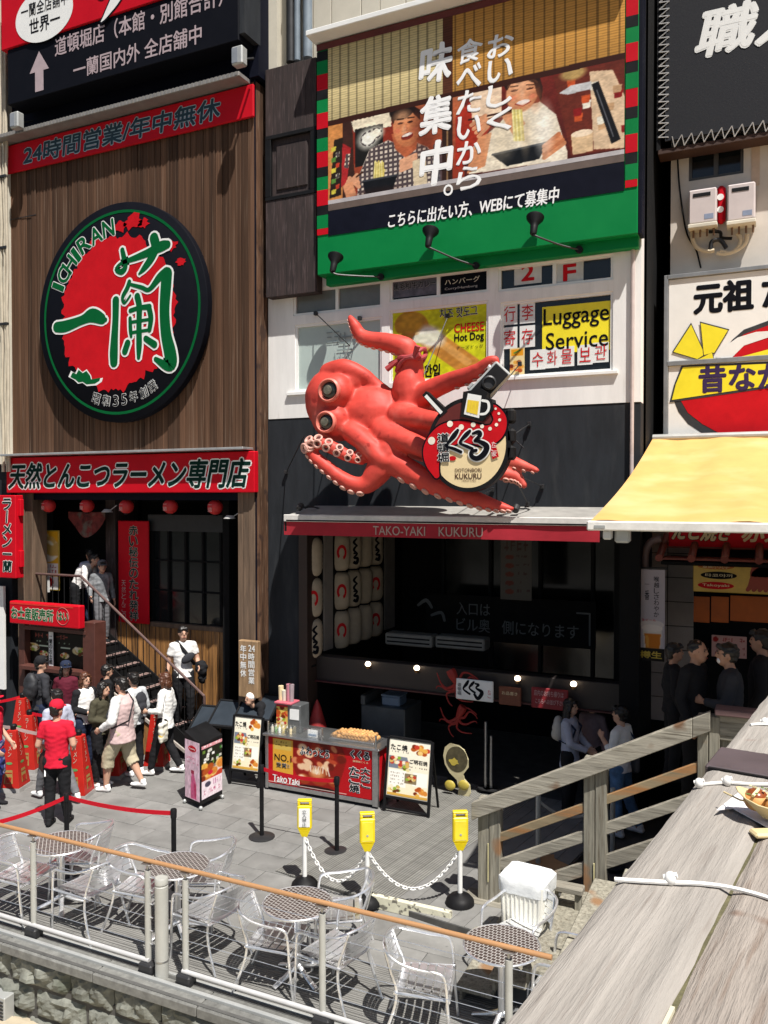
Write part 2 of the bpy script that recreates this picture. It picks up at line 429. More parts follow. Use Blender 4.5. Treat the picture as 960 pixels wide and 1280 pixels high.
INKB = mat('ink_black', (.004, .0045, .008), .6, var=.1, spec=.1)
INKG = mat('ink_dark_green', (.0, .022, .015), .6, var=.1, spec=.15)
INKGREY = mat('ink_grey_pink', (.42, .33, .35), .6, var=.1)
INKRED = mat('ink_red', (.52, .006, .012), .55, var=.1, spec=.15)
YELL = mat('sign_yellow', (.85, .72, .02), .45, var=.06)
LIME = mat('sign_lime', (.62, .72, .02), .4, var=.05)
STEEL = mat('brushed_steel', (.42, .42, .42), .32, metal=.9, var=.15, scale=20)
ALU = mat('polished_aluminium', (.90, .91, .93), .30, metal=.85, var=.05, scale=15)
GREYM = mat('grey_powder_coat', (.42, .43, .42), .45, metal=.3, var=.08)
CHAR = mat('charcoal_metal', (.03, .03, .032), .45, metal=.3, var=.2)
BROWN = mat('brown_red_frame', (.085, .028, .020), .55, var=.2, scale=8)
WPL = mat('weathered_plank', (.088, .046, .027), .8, var=.5, spec=.2, scale=11, stretch=(1.6, 1.6, .16), objvar=.38, bump=.3, grain=((.165, .115, .082), 22, .57), spots=((.05, .028, .02), 3, .60))
WGOLD = mat('golden_stained_plank', (.30, .145, .045), .6, var=.6, scale=9, stretch=(1.4, 1.4, .16), objvar=.35, bump=.2, grain=((.045, .02, .010), 16, .5))
WDARK = mat('dark_board', (.030, .018, .017), .75, var=.5, scale=10, stretch=(1.5, 1.5, .14), objvar=.15, bump=.3, grain=((.075, .05, .05), 24, .55))
WPOST = mat('weathered_post', (.13, .085, .055), .75, var=.4, scale=9, stretch=(1.5, 1.5, .15), objvar=.1, bump=.25)
WGREY = mat('silvered_timber', (.26, .242, .20), .88, var=.42, scale=14, stretch=(.10, 1.6, 1.6), objvar=.15, bump=.4, grain=((.12, .105, .08), 30, .55), spots=((.17, .10, .06), 2.2, .66), spec=.2)
WGREYV = mat('silvered_timber_post', (.25, .235, .19), .88, var=.42, scale=14, stretch=(1.6, 1.6, .10), objvar=.15, bump=.4, grain=((.13, .11, .08), 30, .55), spots=((.26, .15, .08), 2.2, .62), spec=.2)
DGLASS = mat('dark_window_glass', (.010, .012, .013), .08, var=.2, scale=2, spec=.6)
GLASS = mat('pale_window_film', (.42, .50, .47), .18, var=.06, scale=1.5)
# ================================================================ GROUND
PAVE = mat('stone_paver', (.195, .193, .185), .8, var=.22, scale=3.2, bump=.25, objvar=.10, spots=((.09, .088, .082), 11, .70), grain=((.12, .118, .112), 1.6, .55))
JOINT = mat('paver_joint', (.075, .072, .066), .95, var=.3, scale=6)
g = MB().box(-60, 40, -30, 60, -1.6, -1.2); g.obj('ground', JOINT, kind='structure')
RY = 5.98                                         # glass-line of the riverside rail
pb = MB().box(-22, 2.5, 5.86, 11.35, -1.2, -.03); pb.box(-22, 4, 11.35, 22, -1.2, -.03)
pav = pb.obj('pavement', JOINT, kind='structure')
def slab_mesh(w, d, jit):
    bm = bmesh.new(); bmesh.ops.create_cube(bm, size=1)
    for v in bm.verts:
        v.co = Vector((v.co.x * w, v.co.y * d, v.co.z * .03 - .015))
    bmesh.ops.bevel(bm, geom=[e for e in bm.edges if all(v.co.z > -.01 for v in e.verts)], offset=.004, segments=1, affect='EDGES')
    mb = MB().frombm(bm); return mb.mesh('paving_slab', PAVE)
SLW, SLD = .80, .40
sm = slab_mesh(SLW - .009, SLD - .009, 0)
def in_ramp(x, y): return y > 8.15 and x > -4.75 + (y - 8) * .155
row = 0; y = 6.98
while y < 11.9:
    x = -14.2 + (.4 if row % 2 else 0)
    while x < -.2:
        c = (x + SLW / 2, y + SLD / 2)
        d = Vector((c[0], c[1], -H)); u = (c[0] * _cy + c[1] * _sy) / max(-c[0] * _sy + c[1] * _cy, .1)
        if -.56 < u < .35 and not in_ramp(c[0] + .1, c[1]):
            inst('paving_slab', sm, (c[0], c[1], random.uniform(-.0015, .0015)), pav)
        x += SLW
    row += 1; y += SLD
# ribbed decking strips along the rail, parallel to the facades
def ribbed(name, col, dirv, n):
    m = mat(name, col, .85, var=.22, scale=4, stretch=(.5, 3, 1), bump=.1, objvar=.12)
    N = m.node_tree.nodes; L = m.node_tree.links; b = N['Principled BSDF']
    tc = N.new('ShaderNodeTexCoord'); w = N.new('ShaderNodeTexWave'); w.wave_type = 'BANDS'; w.bands_direction = dirv
    w.inputs['Scale'].default_value = n; w.inputs['Distortion'].default_value = .15; L.new(tc.outputs['Object'], w.inputs['Vector'])
    old = b.inputs['Base Color'].links[0].from_socket
    mx = N.new('ShaderNodeMix'); mx.data_type = 'RGBA'; mx.blend_type = 'MULTIPLY'; mx.inputs[0].default_value = .5
    L.new(old, mx.inputs[6]); L.new(w.outputs['Color'], mx.inputs[7]); L.new(mx.outputs[2], b.inputs['Base Color'])
    bp = N.new('ShaderNodeBump'); bp.inputs['Strength'].default_value = .6; bp.inputs['Distance'].default_value = .006
    L.new(w.outputs['Fac'], bp.inputs['Height']); L.new(bp.outputs[0], b.inputs['Normal']); return m
RIB = ribbed('ribbed_decking', (.215, .212, .20), 'Y', 11)
deck = MB().box(-22, 2.5, 6.02, 6.975, -.03, -.022).obj('deck_strip', JOINT, kind='structure')
bl = {}
for L_ in (2.4, 3.0, 3.6): bl[L_] = MB().bbox(-L_ / 2 + .003, L_ / 2 - .003, -.0765, .0765, -.022, 0, .004).mesh('deck_board', RIB)
for r in range(6):
    x = -13 - r * .7 % 2
    while x < -.3:
        L_ = random.choice((2.4, 3.0, 3.6)); inst('deck_board', bl[L_], (x + L_ / 2, 6.10 + r * .159, 0), deck); x += L_
# the accessible strip of fluted boards running to the shop threshold, turned 9 degrees
ra = math.radians(8.9); ca, sa = math.cos(ra), math.sin(ra)
RM = Matrix(((ca, sa, 0, -3.89), (-sa, ca, 0, 8.0), (0, 0, 1, 0), (0, 0, 0, 1)))
ramp_mb = MB().add([RM @ Vector(p) for p in ((-1.42, -.0, -.02), (1.5, -.0, -.02), (1.5, 3.9, -.02), (-1.42, 3.9, -.02), (-1.42, -.0, .001), (1.5, -.0, .085), (1.5, 3.9, .085), (-1.42, 3.9, .001))], [(0, 3, 2, 1), (4, 5, 6, 7), (0, 1, 5, 4), (1, 2, 6, 5), (2, 3, 7, 6), (3, 0, 4, 7)])
RIB2 = ribbed('fluted_ramp_board', (.21, .207, .19), 'X', 9)
ramp = ramp_mb.obj('ramp', JOINT, kind='structure')
nb = 16
for i in range(nb):
    x0 = -1.42 + i * 2.9 / nb; x1 = x0 + 2.9 / nb - .006; z0, z1 = .001 + (x0 + 1.42) / 2.92 * .084, .001 + (x1 + 1.42) / 2.92 * .084
    m_ = MB().add([Vector((a, b, c)) for a, b, c in ((x0, .0, z0), (x1, .0, z1), (x1, 3.88, z1), (x0, 3.88, z0), (x0, .0, z0 + .012), (x1, .0, z1 + .012), (x1, 3.88, z1 + .012), (x0, 3.88, z0 + .012))], [(0, 3, 2, 1), (4, 5, 6, 7), (0, 1, 5, 4), (1, 2, 6, 5), (2, 3, 7, 6), (3, 0, 4, 7)])
    o = m_.obj('ramp_board', RIB2 if i < 9 else PAVE, ramp); setmw(o, RM)
# weathered nosing where paint has flaked
PAINT = mat('flaked_cream_paint', (.62, .60, .46), .7, var=.1, scale=9, bump=.2, spots=((.16, .15, .12), 14, .56))
MB().bbox(X(467, 8.0, 1140), X(566, 8.0, 1155), 7.93, 7.99, -.002, .14, .006).obj('ramp_kerb', PAINT, kind='structure')
# granite coping and rock-faced embankment below the rail
COP = mat('granite_coping', (.155, .155, .145), .85, var=.3, scale=12, bump=.15, objvar=.1)
cop = MB().box(-22, 2.5, 5.80, 5.86, -1.2, -.30).obj('embankment', JOINT, kind='structure')
cm = MB().bbox(-.596, .596, .055, .40, -.09, 0, .008).mesh('coping_stone', COP)
for i in range(20): inst('coping_stone', cm, (-13.5 + i * 1.2, 5.66, -.0005 * (i % 3)), cop)
ROCK = mat('rock_faced_stone', (.175, .180, .155), .9, var=.35, scale=7, bump=.7, objvar=.12, grain=((.10, .11, .085), 3, .55))
def rock(w, h, seed):
    nx, nz = 16, 9; mb = MB(); vs = []; fs = []
    for j in range(nz + 1):
        for i in range(nx + 1):
            a, b = i / nx, j / nz; e = min(a, 1 - a) * w; f = min(b, 1 - b) * h; q = min(1, min(e, f) / .06)
            x = (a - .5) * w; z = (b - .5) * h
            d = q * (.035 + .075 * abs(noise.noise(Vector((x * 4.5 + seed, z * 6, seed)))) + .035 * noise.noise(Vector((x * 14, z * 14 + seed, 3))))
            vs.append((x, -d, z))
    for j in range(nz):
        for i in range(nx): k = j * (nx + 1) + i; fs.append((k, k + 1, k + nx + 2, k + nx + 1))
    k = len(vs); vs += [(-w / 2, .05, -h / 2), (w / 2, .05, -h / 2), (w / 2, .05, h / 2), (-w / 2, .05, h / 2)]
    fs += [(0, k, k + 1, nx), (nx, k + 1, k + 2, len(vs) - 5), ((nz) * (nx + 1), k + 3, k, 0), (k + 2, k + 3, nz * (nx + 1), len(vs) - 5)]
    return mb.add(vs, fs).mesh('rock_stone', ROCK)
rk = [(w, rock(w - .012, .285, i * 3.1)) for i, w in enumerate((.55, .68, .8, .62, .75))]
for r in range(4):
    x = -13 - .3 * r
    while x < -1:
        w, me = random.choice(rk); inst('rock_stone', me, (x + w / 2, 5.81, -.09 - .145 - r * .29), cop); x += w
TANP = mat('lower_walk_paver', (.42, .36, .26), .85, var=.15, scale=5, objvar=.08, bump=.1)
lw = MB().box(-22, 12, -4, 5.8, -1.25, -.72).obj('lower_walkway', TANP, kind='structure')
lm = MB().bbox(-.295, .295, -.145, .145, 0, .03, .004).mesh('walkway_paver', TANP)
for i in range(7):
    for j in range(3): inst('walkway_paver', lm, (-9.6 + i * .6 + .3 * (j % 2), 5.58 - j * .3, -.72), lw)
for yy, hh in ((5.985, .004), (5.90, .006), (5.76, .006)): MB().box(-13.5, 2.5, yy - .018, yy + .018, -.01, hh).obj('coping_channel', mat('channel_metal', (.11, .11, .105), .6, metal=.3, var=.2), cop)
v = thing('wall_vent', 'grey louvred vent set in the rough stone embankment at the lower left corner', 'vent', (X(5, 5.7, 1255), 5.7, Z(5, 1257, 5.7)))
c = v.location.copy(); MB().bbox(c.x - .14, c.x + .09, 5.63, 5.75, c.z - .13, c.z + .13, .008).obj('vent_frame', GREYM, v)
for i in range(6): MB().box(c.x - .12, c.x + .07, 5.622, 5.632, c.z - .10 + i * .035, c.z - .085 + i * .035).obj('slat', CHAR, v)
# ================================================================ RAMEN BUILDING (left)
YI = 11.0
xl, xr = X(12, YI), X(319, YI)
ich = thing('ramen_restaurant_building', 'brown timber clad ramen restaurant front with a large round sign, left building', 'building', (xl, YI, 0))
zt = Z(165, 141, YI); zb = Z(165, 567, YI); zsb = Z(160, 616, 10.9)
MB().box(xl - .02, xr + .02, YI + .04, YI + 1.0, zb - .8, 14.5).obj('wall', NAVY, ich)
npk = 44; pw = (xr - xl) / npk
pm = MB().bbox(-pw / 2 + .004, pw / 2 - .004, 0, .045, 0, 1, .004).mesh('plank', WPL)
for i in range(npk):
    inst('plank', pm, (xl + (i + .5) * pw, YI + random.uniform(-.008, .008), zb - .3), ich, scale=(1, 1, zt - zb + .3))
# a thin steel seam crossing the boards near the left edge
MB().box(xl, xl + .75, YI - .012, YI - .006, Z(40, 270, YI), Z(40, 270, YI) + .012).obj('seam_strip', CHAR, ich)
# side return of the building towards the takoyaki shop: planks seen edge on
for k in range(3):
    MB().bbox(xr + .021, xr + .045, YI + .01 + k * .1, YI + .105 + k * .1, 0, zt, .004).obj('side_plank', WPL, ich)
MB().box(xr + .0, xr + .02, YI + .002, YI + .3, 0, 14).obj('side_wall', NAVY, ich)
MB().box(xr - .05, xr + .12, YI - .05, YI + .3, zt + .05, 14).obj('corner_column', NAVY, ich)
# ground-storey recess: posts, back wall, ceiling, soffit
lp0, lp1 = X(22, YI), X(40, YI)
for a, b, c_ in ((lp0, (lp0 + lp1) / 2 - .003, 0), ((lp0 + lp1) / 2 + .003, lp1, .02)):
    MB().bbox(a, b, YI - .02 + c_, YI + .35, 0, zsb + .35, .01).obj('post', WPOST, ich)
rp0 = X(297, YI); q = (xr - rp0) / 3
for i in range(3): MB().bbox(rp0 + i * q + .002, rp0 + (i + 1) * q - .002, YI - .01 * i, YI + .28, 0, zsb + .35, .006).obj('post_board', WPOST, ich)
YB = 11.8
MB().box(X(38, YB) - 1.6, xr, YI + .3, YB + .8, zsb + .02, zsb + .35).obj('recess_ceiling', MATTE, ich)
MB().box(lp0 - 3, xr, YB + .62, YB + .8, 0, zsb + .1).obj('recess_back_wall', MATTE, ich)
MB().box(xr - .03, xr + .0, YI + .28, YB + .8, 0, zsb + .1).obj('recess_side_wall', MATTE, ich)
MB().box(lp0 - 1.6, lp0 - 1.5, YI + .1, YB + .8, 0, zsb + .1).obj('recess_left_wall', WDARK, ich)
# golden boards below the dark window
gx0, gx1 = X(116, YB), X(288, YB); gz = Z(235, 783, YB)
n_ = 26; w_ = (gx1 - gx0) / n_
gm = MB().bbox(-w_ / 2 + .003, w_ / 2 - .003, 0, .03, 0, 1, .003).mesh('lining_board', WGOLD)
for i in range(n_): inst('lining_board', gm, (gx0 + (i + .5) * w_, YB + random.uniform(-.004, .004), 0), ich, scale=(1, 1, gz))
MB().box(gx0, gx1 + .3, YB + .05, YB + .62, 0, gz - .02).obj('lining_core', MATTE, ich)
MB().bbox(X(288, YB) + .01, X(297, YB), YB - .25, YB + .6, 0, zsb, .005).obj('dark_jamb', MATTE, ich)
# dark window with mullions
wx0, wx1, wz0, wz1 = RC(187, 296, 665, 781, YB)
MB().box(wx0, wx1, YB + .09, YB + .10, wz0, wz1).obj('window', DGLASS, ich)
wf = MB().bbox(wx0, wx1 - .1, YB - .02, YB + .09, wz0 - .09, wz0 - .005, .006).obj('window_sill', WPOST, ich)
MB().box(wx0 - .06, wx1, YB + .02, YB + .085, wz1 + .002, wz1 + .3).obj('window_head', CHAR, ich)
for i in range(6):
    xx = wx0 + (wx1 - wx0) * i / 5; MB().box(xx - .022, xx + .022, YB + .045, YB + .088, wz0, wz1).obj('mullion', MATTE, ich)
for k in (.35, .68): MB().box(wx0, wx1, YB + .052, YB + .08, wz0 + (wz1 - wz0) * k - .015, wz0 + (wz1 - wz0) * k + .015).obj('glazing_bar', MATTE, ich)
# entrance porch opening behind the stair head, side door jamb
ex0, ex1 = X(75, YB), X(146, YB)
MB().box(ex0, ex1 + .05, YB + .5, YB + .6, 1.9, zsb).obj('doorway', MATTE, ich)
MB().bbox(X(134, YB), X(146, YB), YB - .05, YB + .5, 0, zsb, .006).obj('door_post', WDARK, ich)
# ---- staircase down to the right
st = thing('entrance_staircase', 'dark steel staircase with slim railing running down from the ramen shop door', 'staircase', (X(118, 11.1), 11.1, 0))
zL = 1.93; xL = -11.25; ns = 11; rise = zL / ns; run = .262; y0, y1 = 11.08, 11.72
MB().box(xL - 2.2, xL, y0, YB + .6, zL - .15, zL).obj('landing', CHAR, st)
TRD = mat('stair_tread', (.16, .11, .095), .6, var=.3, scale=20)
tm = MB().bbox(0, .285, y0, y1, -.035, 0, .004).mesh('tread', MATTE)
rm_ = MB().box(0, .012, y0 + .01, y1 - .01, -rise + .002, -.036).mesh('riser', MATTE)
nm_ = MB().box(.235, .284, y0 + .02, y1 - .02, .001, .006).mesh('tread_nosing', TRD)
NOSE = mat('nosing_stud', (.32, .22, .20), .5, var=.2)
sb = MB()
for k in range(7): sb.box(.17, .28, y0 + .05 + k * .085, y0 + .10 + k * .085, .002, .010)
nm_ = sb.mesh('tread_nosing', NOSE)
for i in range(ns):
    xx = xL + i * run; zz = zL - i * rise - rise
    if i < ns - 1:
        inst('tread', tm, (xx, 0, zz), st); inst('tread_nosing', nm_, (xx, 0, zz), st)
    inst('riser', rm_, (xx, 0, zz + rise), st)
for yy, nme in ((y0 - .03, 'stringer'), (y1 + .03, 'stringer')):
    MB().bar((xL - .05, yy, zL - .12), (xL + ns * run - .05, yy, -.0), .03, .22).obj(nme, MATTE, st)
HR = mat('handrail_brown', (.16, .10, .09), .4, metal=.4, var=.15)
rt = [(xL - 2.0, y0, zL + 1.08), (xL, y0, zL + 1.08), (xL + ns * run - .15, y0, 1.12)]
rb = MB().tube(rt, .024, 8); rb.tube([(xL + ns * run - .15, y0, 1.12), (xL + ns * run - .15, y0, .0)], .024, 8); rb.obj('handrail', HR, st)
def zst(x): return zL if x < xL else zL - (x - xL) / run * rise
for i in range(14): xx = xL - 2.0 + i * .145; MB().tube([(xx, y0, zL), (xx, y0, zL + 1.08)], .009, 5).obj('baluster', MATTE, st)
for i in range(22):
    xx = xL + .05 + i * .126; top = zL + 1.08 - (xx - xL) / (ns * run - .15) * (zL + 1.08 - 1.12)
    MB().tube([(xx, y0, max(0, zst(xx) - .1)), (xx, y0, top)], .008, 5).obj('baluster', MATTE, st)
MB().bar((xL + .02, y0 - .09, 1.42), (xL + 2.55, y0 - .09, 0.10), .03, .05).obj('pale_side_rail', mat('pale_rail', (.42, .38, .34), .5, var=.1), st)
# boarded triangle under the stair side
for i in range(11):
    xa = xL + .02 + i * .17; ht = 1.36 - (i * .17 + .08) * .515
    if ht > .1: MB().bbox(xa, xa + .163, y0 - .08, y0 - .055, 0, ht, .003).obj('apron_board', WGOLD if i > 4 else WPOST, st)
# ---------------- souvenir booth
bx0, bx1 = X(19, 10.75), X(106, 10.75); bz0, bz1 = Z(62, 781, 10.75), Z(62, 753, 10.75)
bo = thing('souvenir_booth', 'brown timber souvenir stall with red header sign and ramen posters, left of the stairs', 'stall', (bx0, 10.75, 0))
px1 = X(118, 10.78)
MB().bbox(X(103, 10.78), px1, 10.76, 11.04, 0, bz0 + .1, .008).obj('corner_post', BROWN, bo)
MB().bbox(X(22, 10.78), X(29, 10.78), 10.78, 10.95, 0, bz0, .006).obj('left_post', BROWN, bo)
MB().box(X(29, 10.9), X(104, 10.9), 10.92, 11.03, 0, bz0).obj('back_panel', MATTE, bo)
MB().bbox(X(24, 10.7), X(103, 10.7), 10.66, 10.86, Z(62, 839, 10.75), Z(62, 834, 10.75), .005).obj('shelf', BROWN, bo)
MB().bbox(X(26, 10.7), X(103, 10.7), 10.74, 10.78, Z(62, 789, 10.78), Z(62, 784, 10.78), .005).obj('header_rail', BROWN, bo)
a0, a1, b0, b1 = RC(29, 103, 791, 831, 10.9)
ik = Ink(96, 52, '120c0a'); 
for cx, r_, sd_ in ((.14, .2, 1), (.33, .13, 2), (.68, .13, 3), (.92, .2, 4)):
    cy = .5 if r_ > .15 else .68
    ik.ell(cx, cy + .12, r_ * .62, r_ * .9, '0c0806'); ik.ell(cx, cy, r_ * .58, r_ * .62, 'e9d3a0'); ik.food(cx, cy, r_ * .8, 'ramen', sd_)
for cx in (.30, .66): ik.fake_text(cx - .12, .05, cx + .12, .2, '9a4a40', 5, int(cx * 10)); ik.fake_text(cx - .1, .28, cx + .12, .33, '8f9f8a', 5, 7); ik.rect(cx - .05, .43, cx + .11, .46, 'c9d8c4')
ik.sheet('ramen_poster', (Vector((0, 10.915, 0)), Vector((1, 0, 0)), Vector((0, 0, 1))), a0, a1, b0, b1, bo)
s_ = (a0 + a1) / 2 - .02
MB().box(s_ - .05, s_ + .055, 10.86, 10.872, b0 - .02, b1 + .02).obj('name_slip', WHITE, bo)
text(bo, '一蘭のお土産', frame(s_, 10.86, 0), -.035, .035, b0 + .02, b1 - .01, INKB, vertical=True, bold=.02)
for i, xx in enumerate((X(36, 10.7), X(62, 10.7))): MB().bbox(xx - .09, xx + .09, 10.87, 10.91, Z(40, 872, 10.7), Z(40, 850, 10.7), .005).obj('price_board', OFFW, bo)
sg = MB().bbox(bx0, bx1, 10.60, 10.74, bz0, bz1, .015).obj('header_sign', REDS, bo)
MB().box(bx0 + .02, bx1 - .14, 10.596, 10.601, bz1 - .05, bz1 - .02).obj('sign_lip', REDM, bo)
w = bx1 - bx0; h_ = bz1 - bz0
text(bo, 'お土産販売所', frame(bx0, 10.60, bz0), .06, w * .64, h_ * .22, h_ * .74, DGREEN, bold=.03, outline=(OFFW, .035))
MB().tube([(bx0 + w * .775 + h_ * .37 * math.cos(a), 10.597, bz0 + h_ * .5 + h_ * .37 * math.sin(a)) for a in [2 * PI * i / 28 for i in range(28)]], .006, 5, closed=True).obj('sign_ring', mat('ring_pink', (.45, .12, .11), .5), bo)
text(bo, 'はい', frame(bx0, 10.60, bz0), w * .70, w * .85, h_ * .32, h_ * .68, DGREEN, bold=.03, outline=(OFFW, .03))
# ---------------- neighbour strip at the far left with its pipes
nb_ = thing('neighbour_building', 'narrow sunlit cream strip of the neighbouring building at the left edge', 'building', (X(0, 10.9), 10.9, 0))
MB().box(X(0, 10.9) - 4, X(11, 10.9), 10.9, 12, Z(5, 580, 10.9), 15).obj('wall', OFFW, nb_)
MB().box(X(0, 10.9) - 4, X(8, 10.9), 11.0, 12, 0, Z(5, 582, 10.9)).obj('lower_wall', SLATE, nb_)
MB().box(X(-30, 10.8), X(3, 10.8), 10.8, 10.85, Z(5, 862, 10.8), Z(5, 733, 10.8)).obj('white_panel', WHITE, nb_)
pp = MB()
for k, (xp, r_) in enumerate(((2, .03), (6, .02), (9, .028))):
    pts = [(X(xp, 10.8) + .02 * math.sin(t * 2.3 + k), 10.84, 4.9 + t * .75) for t in range(12)]
    MB().tube(pts, r_, 7).obj('pipe', mat('cream_pipe', (.50, .44, .34), .6, var=.15), nb_, smooth=True)
for zz in (7.6, 9.0, 10.3): MB().bbox(X(0, 10.8), X(10, 10.8), 10.80, 10.86, zz, zz + .05, .005).obj('pipe_clip', CHAR, nb_)

# ================================================================ TAKOYAKI BUILDING (middle)
YK = 11.3
kx0, kx1 = X(336, YK), X(800, YK)
zdark = Z(570, 513, YK); zaw = Z(550, 645, YK)
ks = thing('takoyaki_shop_building', 'white and slate grey shop building behind the big red octopus, with first floor windows', 'building', (kx0, YK, 0))
zbb = Z(590, 332, YK)
MB().box(xr + .05, kx0, YK, YK + .6, 0, 14.5).obj('left_pilaster', SLATE, ks)
# white band with window openings, built from strips round the openings
ops = [(367, 477, 357, 389, 'film'), (369, 477, 401, 486, 'film'), (487, 610, 342, 371, 'post'), (487, 610, 382, 475, 'post'), (622, 765, 326, 357, 'post'), (625, 765, 371, 468, 'dark')]
recs = [RC(a, b, c, d, YK) for a, b, c, d, _ in ops]
ztop = zbb + .5
def strips(x0, x1, z0, z1, holes, Y0, Y1, name, m, parent):
    xs = sorted({x0, x1, *[min(max(h[0], x0), x1) for h in holes], *[min(max(h[1], x0), x1) for h in holes]})
    for a, b in zip(xs[:-1], xs[1:]):
        if b - a < .004: continue
        hz = sorted((h[2], h[3]) for h in holes if h[0] < (a + b) / 2 < h[1]); z = z0
        mb = MB(); k = 0
        for lo, hi in hz:
            if lo > z: mb.box(a, b, Y0, Y1, z, lo); k = 1
            z = max(z, hi)
        if z < z1: mb.box(a, b, Y0, Y1, z, z1); k = 1
        yield mb if k else None
wm = MB()
for mb in strips(kx0, kx1, zdark, ztop, recs, YK, YK + .25, '', None, None):
    if mb: wm.add(mb.v, mb.f)
wm.obj('white_wall', WALLW, ks)
MB().box(kx0, kx1, YK + .25, YK + .5, zaw - .3, 14.5).obj('inner_wall', MATTE, ks)
MB().box(kx0, kx1, YK + .01, YK + .25, zaw - .05, zdark - .002).obj('slate_wall', SLATE, ks)
for (a, b, c, d, kind), (x0, x1, z0, z1) in zip(ops, recs):
    wn = MB(); fw = .035
    wn.box(x0, x1, YK + .02, YK + .10, z0, z0 + fw); wn.box(x0, x1, YK + .02, YK + .10, z1 - fw, z1); wn.box(x0, x0 + fw, YK + .021, YK + .099, z0 + fw, z1 - fw); wn.box(x1 - fw, x1, YK + .021, YK + .099, z0 + fw, z1 - fw)
    if d - c < 40: xm = (x0 + x1) / 2; wn.box(xm - .025, xm + .025, YK + .021, YK + .099, z0 + fw, z1 - fw)
    f = wn.obj('window', WHITE, ks)
    MB().box(x0 + fw, x1 - fw, YK + .06, YK + .066, z0 + fw, z1 - fw).obj('pane', GLASS if (kind == 'film' and d - c > 40) else mat('grey_window_glass', (.14, .15, .145), .15, var=.1) if kind == 'film' else DGLASS, f)
MB().bbox(X(360, YK), X(480, YK), YK - .05, YK, Z(422, 491, YK), Z(422, 487, YK), .004).obj('window_ledge', WHITE, ks)
MB().bbox(X(619, YK), X(772, YK), YK - .05, YK, Z(694, 472, YK), Z(694, 468, YK), .004).obj('window_ledge', WHITE, ks)
MB().tube([(X(790, YK), YK - .04, zaw), (X(790, YK), YK - .04, zbb + .3)], .025, 8).obj('downpipe', mat('pinkish_pipe', (.5, .42, .40), .6), ks)
# upper wall behind and beside the billboard: beige panels with dark joints
ux0 = X(350, YK); MB().box(kx0 - .9, ux0, YK - .06, YK + .3, Z(340, 95, YK), 15).obj('cream_column', OFFW, ks)
pj = [350, 390, 413, 450, 473, 505, 540, 575, 605, 740]
for i in range(len(pj) - 1):
    if i == len(pj) - 2: continue
    for zz in range(3):
        z0 = 9.2 + zz * 1.9
        MB().bbox(X(pj[i], YK) + .006, X(pj[i + 1], YK) - .006, YK + .05, YK + .24, z0 + .006, z0 + 1.9 - .006, .006).obj('cladding_panel', BEIGE, ks)
MB().box(X(605, YK), X(800, YK), YK + .1, YK + .24, 9, 14.5).obj('upper_dark_wall', NAVY, ks)  # dark navy wall right of the beige panels
for px_, r_, m_ in ((366, .075, CHAR), (374, .05, mat('blue_grey_pipe', (.18, .22, .26), .5)), (387, .075, mat('blue_grey_pipe', (0, 0, 0)))):
    xx = X(px_, YK); p = MB().tube([(xx, YK - .03, Z(370, 78, YK)), (xx, YK - .03, 14.5)], r_, 12).obj('drain_pipe', m_, ks, smooth=True)
    for zz in (9.6, 10.9, 12.3): MB().tube([(xx, YK - .03, zz), (xx, YK - .03, zz + .05)], r_ + .012, 12).obj('pipe_clip', CHAR, p)
# dark boarded panel left of the billboard
YW = 11.1
wx0, wx1 = X(333, YW), X(396, YW); wt, wb = Z(365, 79, YW), Z(365, 368, YW)
bp_ = thing('dark_timber_panel', 'dark stained timber panel with a shallow framed hatch beside the billboard', 'panel', (wx0, YW, wb))
n_ = 5; w_ = (wx1 - wx0) / n_; zc1, zc0 = Z(365, 167, YW), Z(365, 243, YW)
for (zz0, zz1) in ((zc1 + .04, wt), (wb, zc0 - .04)):
    for i in range(n_): MB().bbox(wx0 + i * w_ + .002, wx0 + (i + 1) * w_ - .002, YW, YW + .19, zz0, zz1, .003).obj('board', WDARK, bp_)
MB().box(wx0, wx1, YW + .05, YW + .19, zc0 - .04, zc1 + .04).obj('hatch_panel', WDARK, bp_)
for (a, b, c, d) in ((wx0, wx1, zc1 - .02, zc1 + .037), (wx0, wx1, zc0 - .037, zc0 + .02), (wx0, wx0 + .1, zc0 + .022, zc1 - .022), (wx1 - .1, wx1, zc0 + .022, zc1 - .022)):
    MB().bbox(a, b, YW - .012, YW + .05, c, d, .004).obj('hatch_frame', BLACK, bp_)
MB().bbox(wx0 + .18, wx1 - .18, YW + .03, YW + .055, zc0 + .12, zc1 - .12, .012).obj('hatch_inset', WDARK, bp_)
# ---- ground floor recess
rx0, rx1 = X(385, YK), X(775, YK); RB = 15.0
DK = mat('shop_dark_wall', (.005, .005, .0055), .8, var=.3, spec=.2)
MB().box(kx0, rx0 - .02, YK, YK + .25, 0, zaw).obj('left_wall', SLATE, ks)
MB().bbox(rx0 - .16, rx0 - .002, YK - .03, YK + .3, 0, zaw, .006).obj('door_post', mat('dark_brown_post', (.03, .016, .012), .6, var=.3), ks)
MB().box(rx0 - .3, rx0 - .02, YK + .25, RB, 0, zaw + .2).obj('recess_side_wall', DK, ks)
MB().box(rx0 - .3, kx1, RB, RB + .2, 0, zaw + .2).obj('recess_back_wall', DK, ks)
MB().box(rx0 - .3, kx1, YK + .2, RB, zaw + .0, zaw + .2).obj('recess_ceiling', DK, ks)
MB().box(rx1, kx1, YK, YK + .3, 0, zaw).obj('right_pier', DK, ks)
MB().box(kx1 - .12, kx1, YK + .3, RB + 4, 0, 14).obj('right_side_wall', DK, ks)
MB().box(kx0, kx1, YK + .5, YK + 6, 13.8, 14.5).obj('roof_slab', DK, ks)
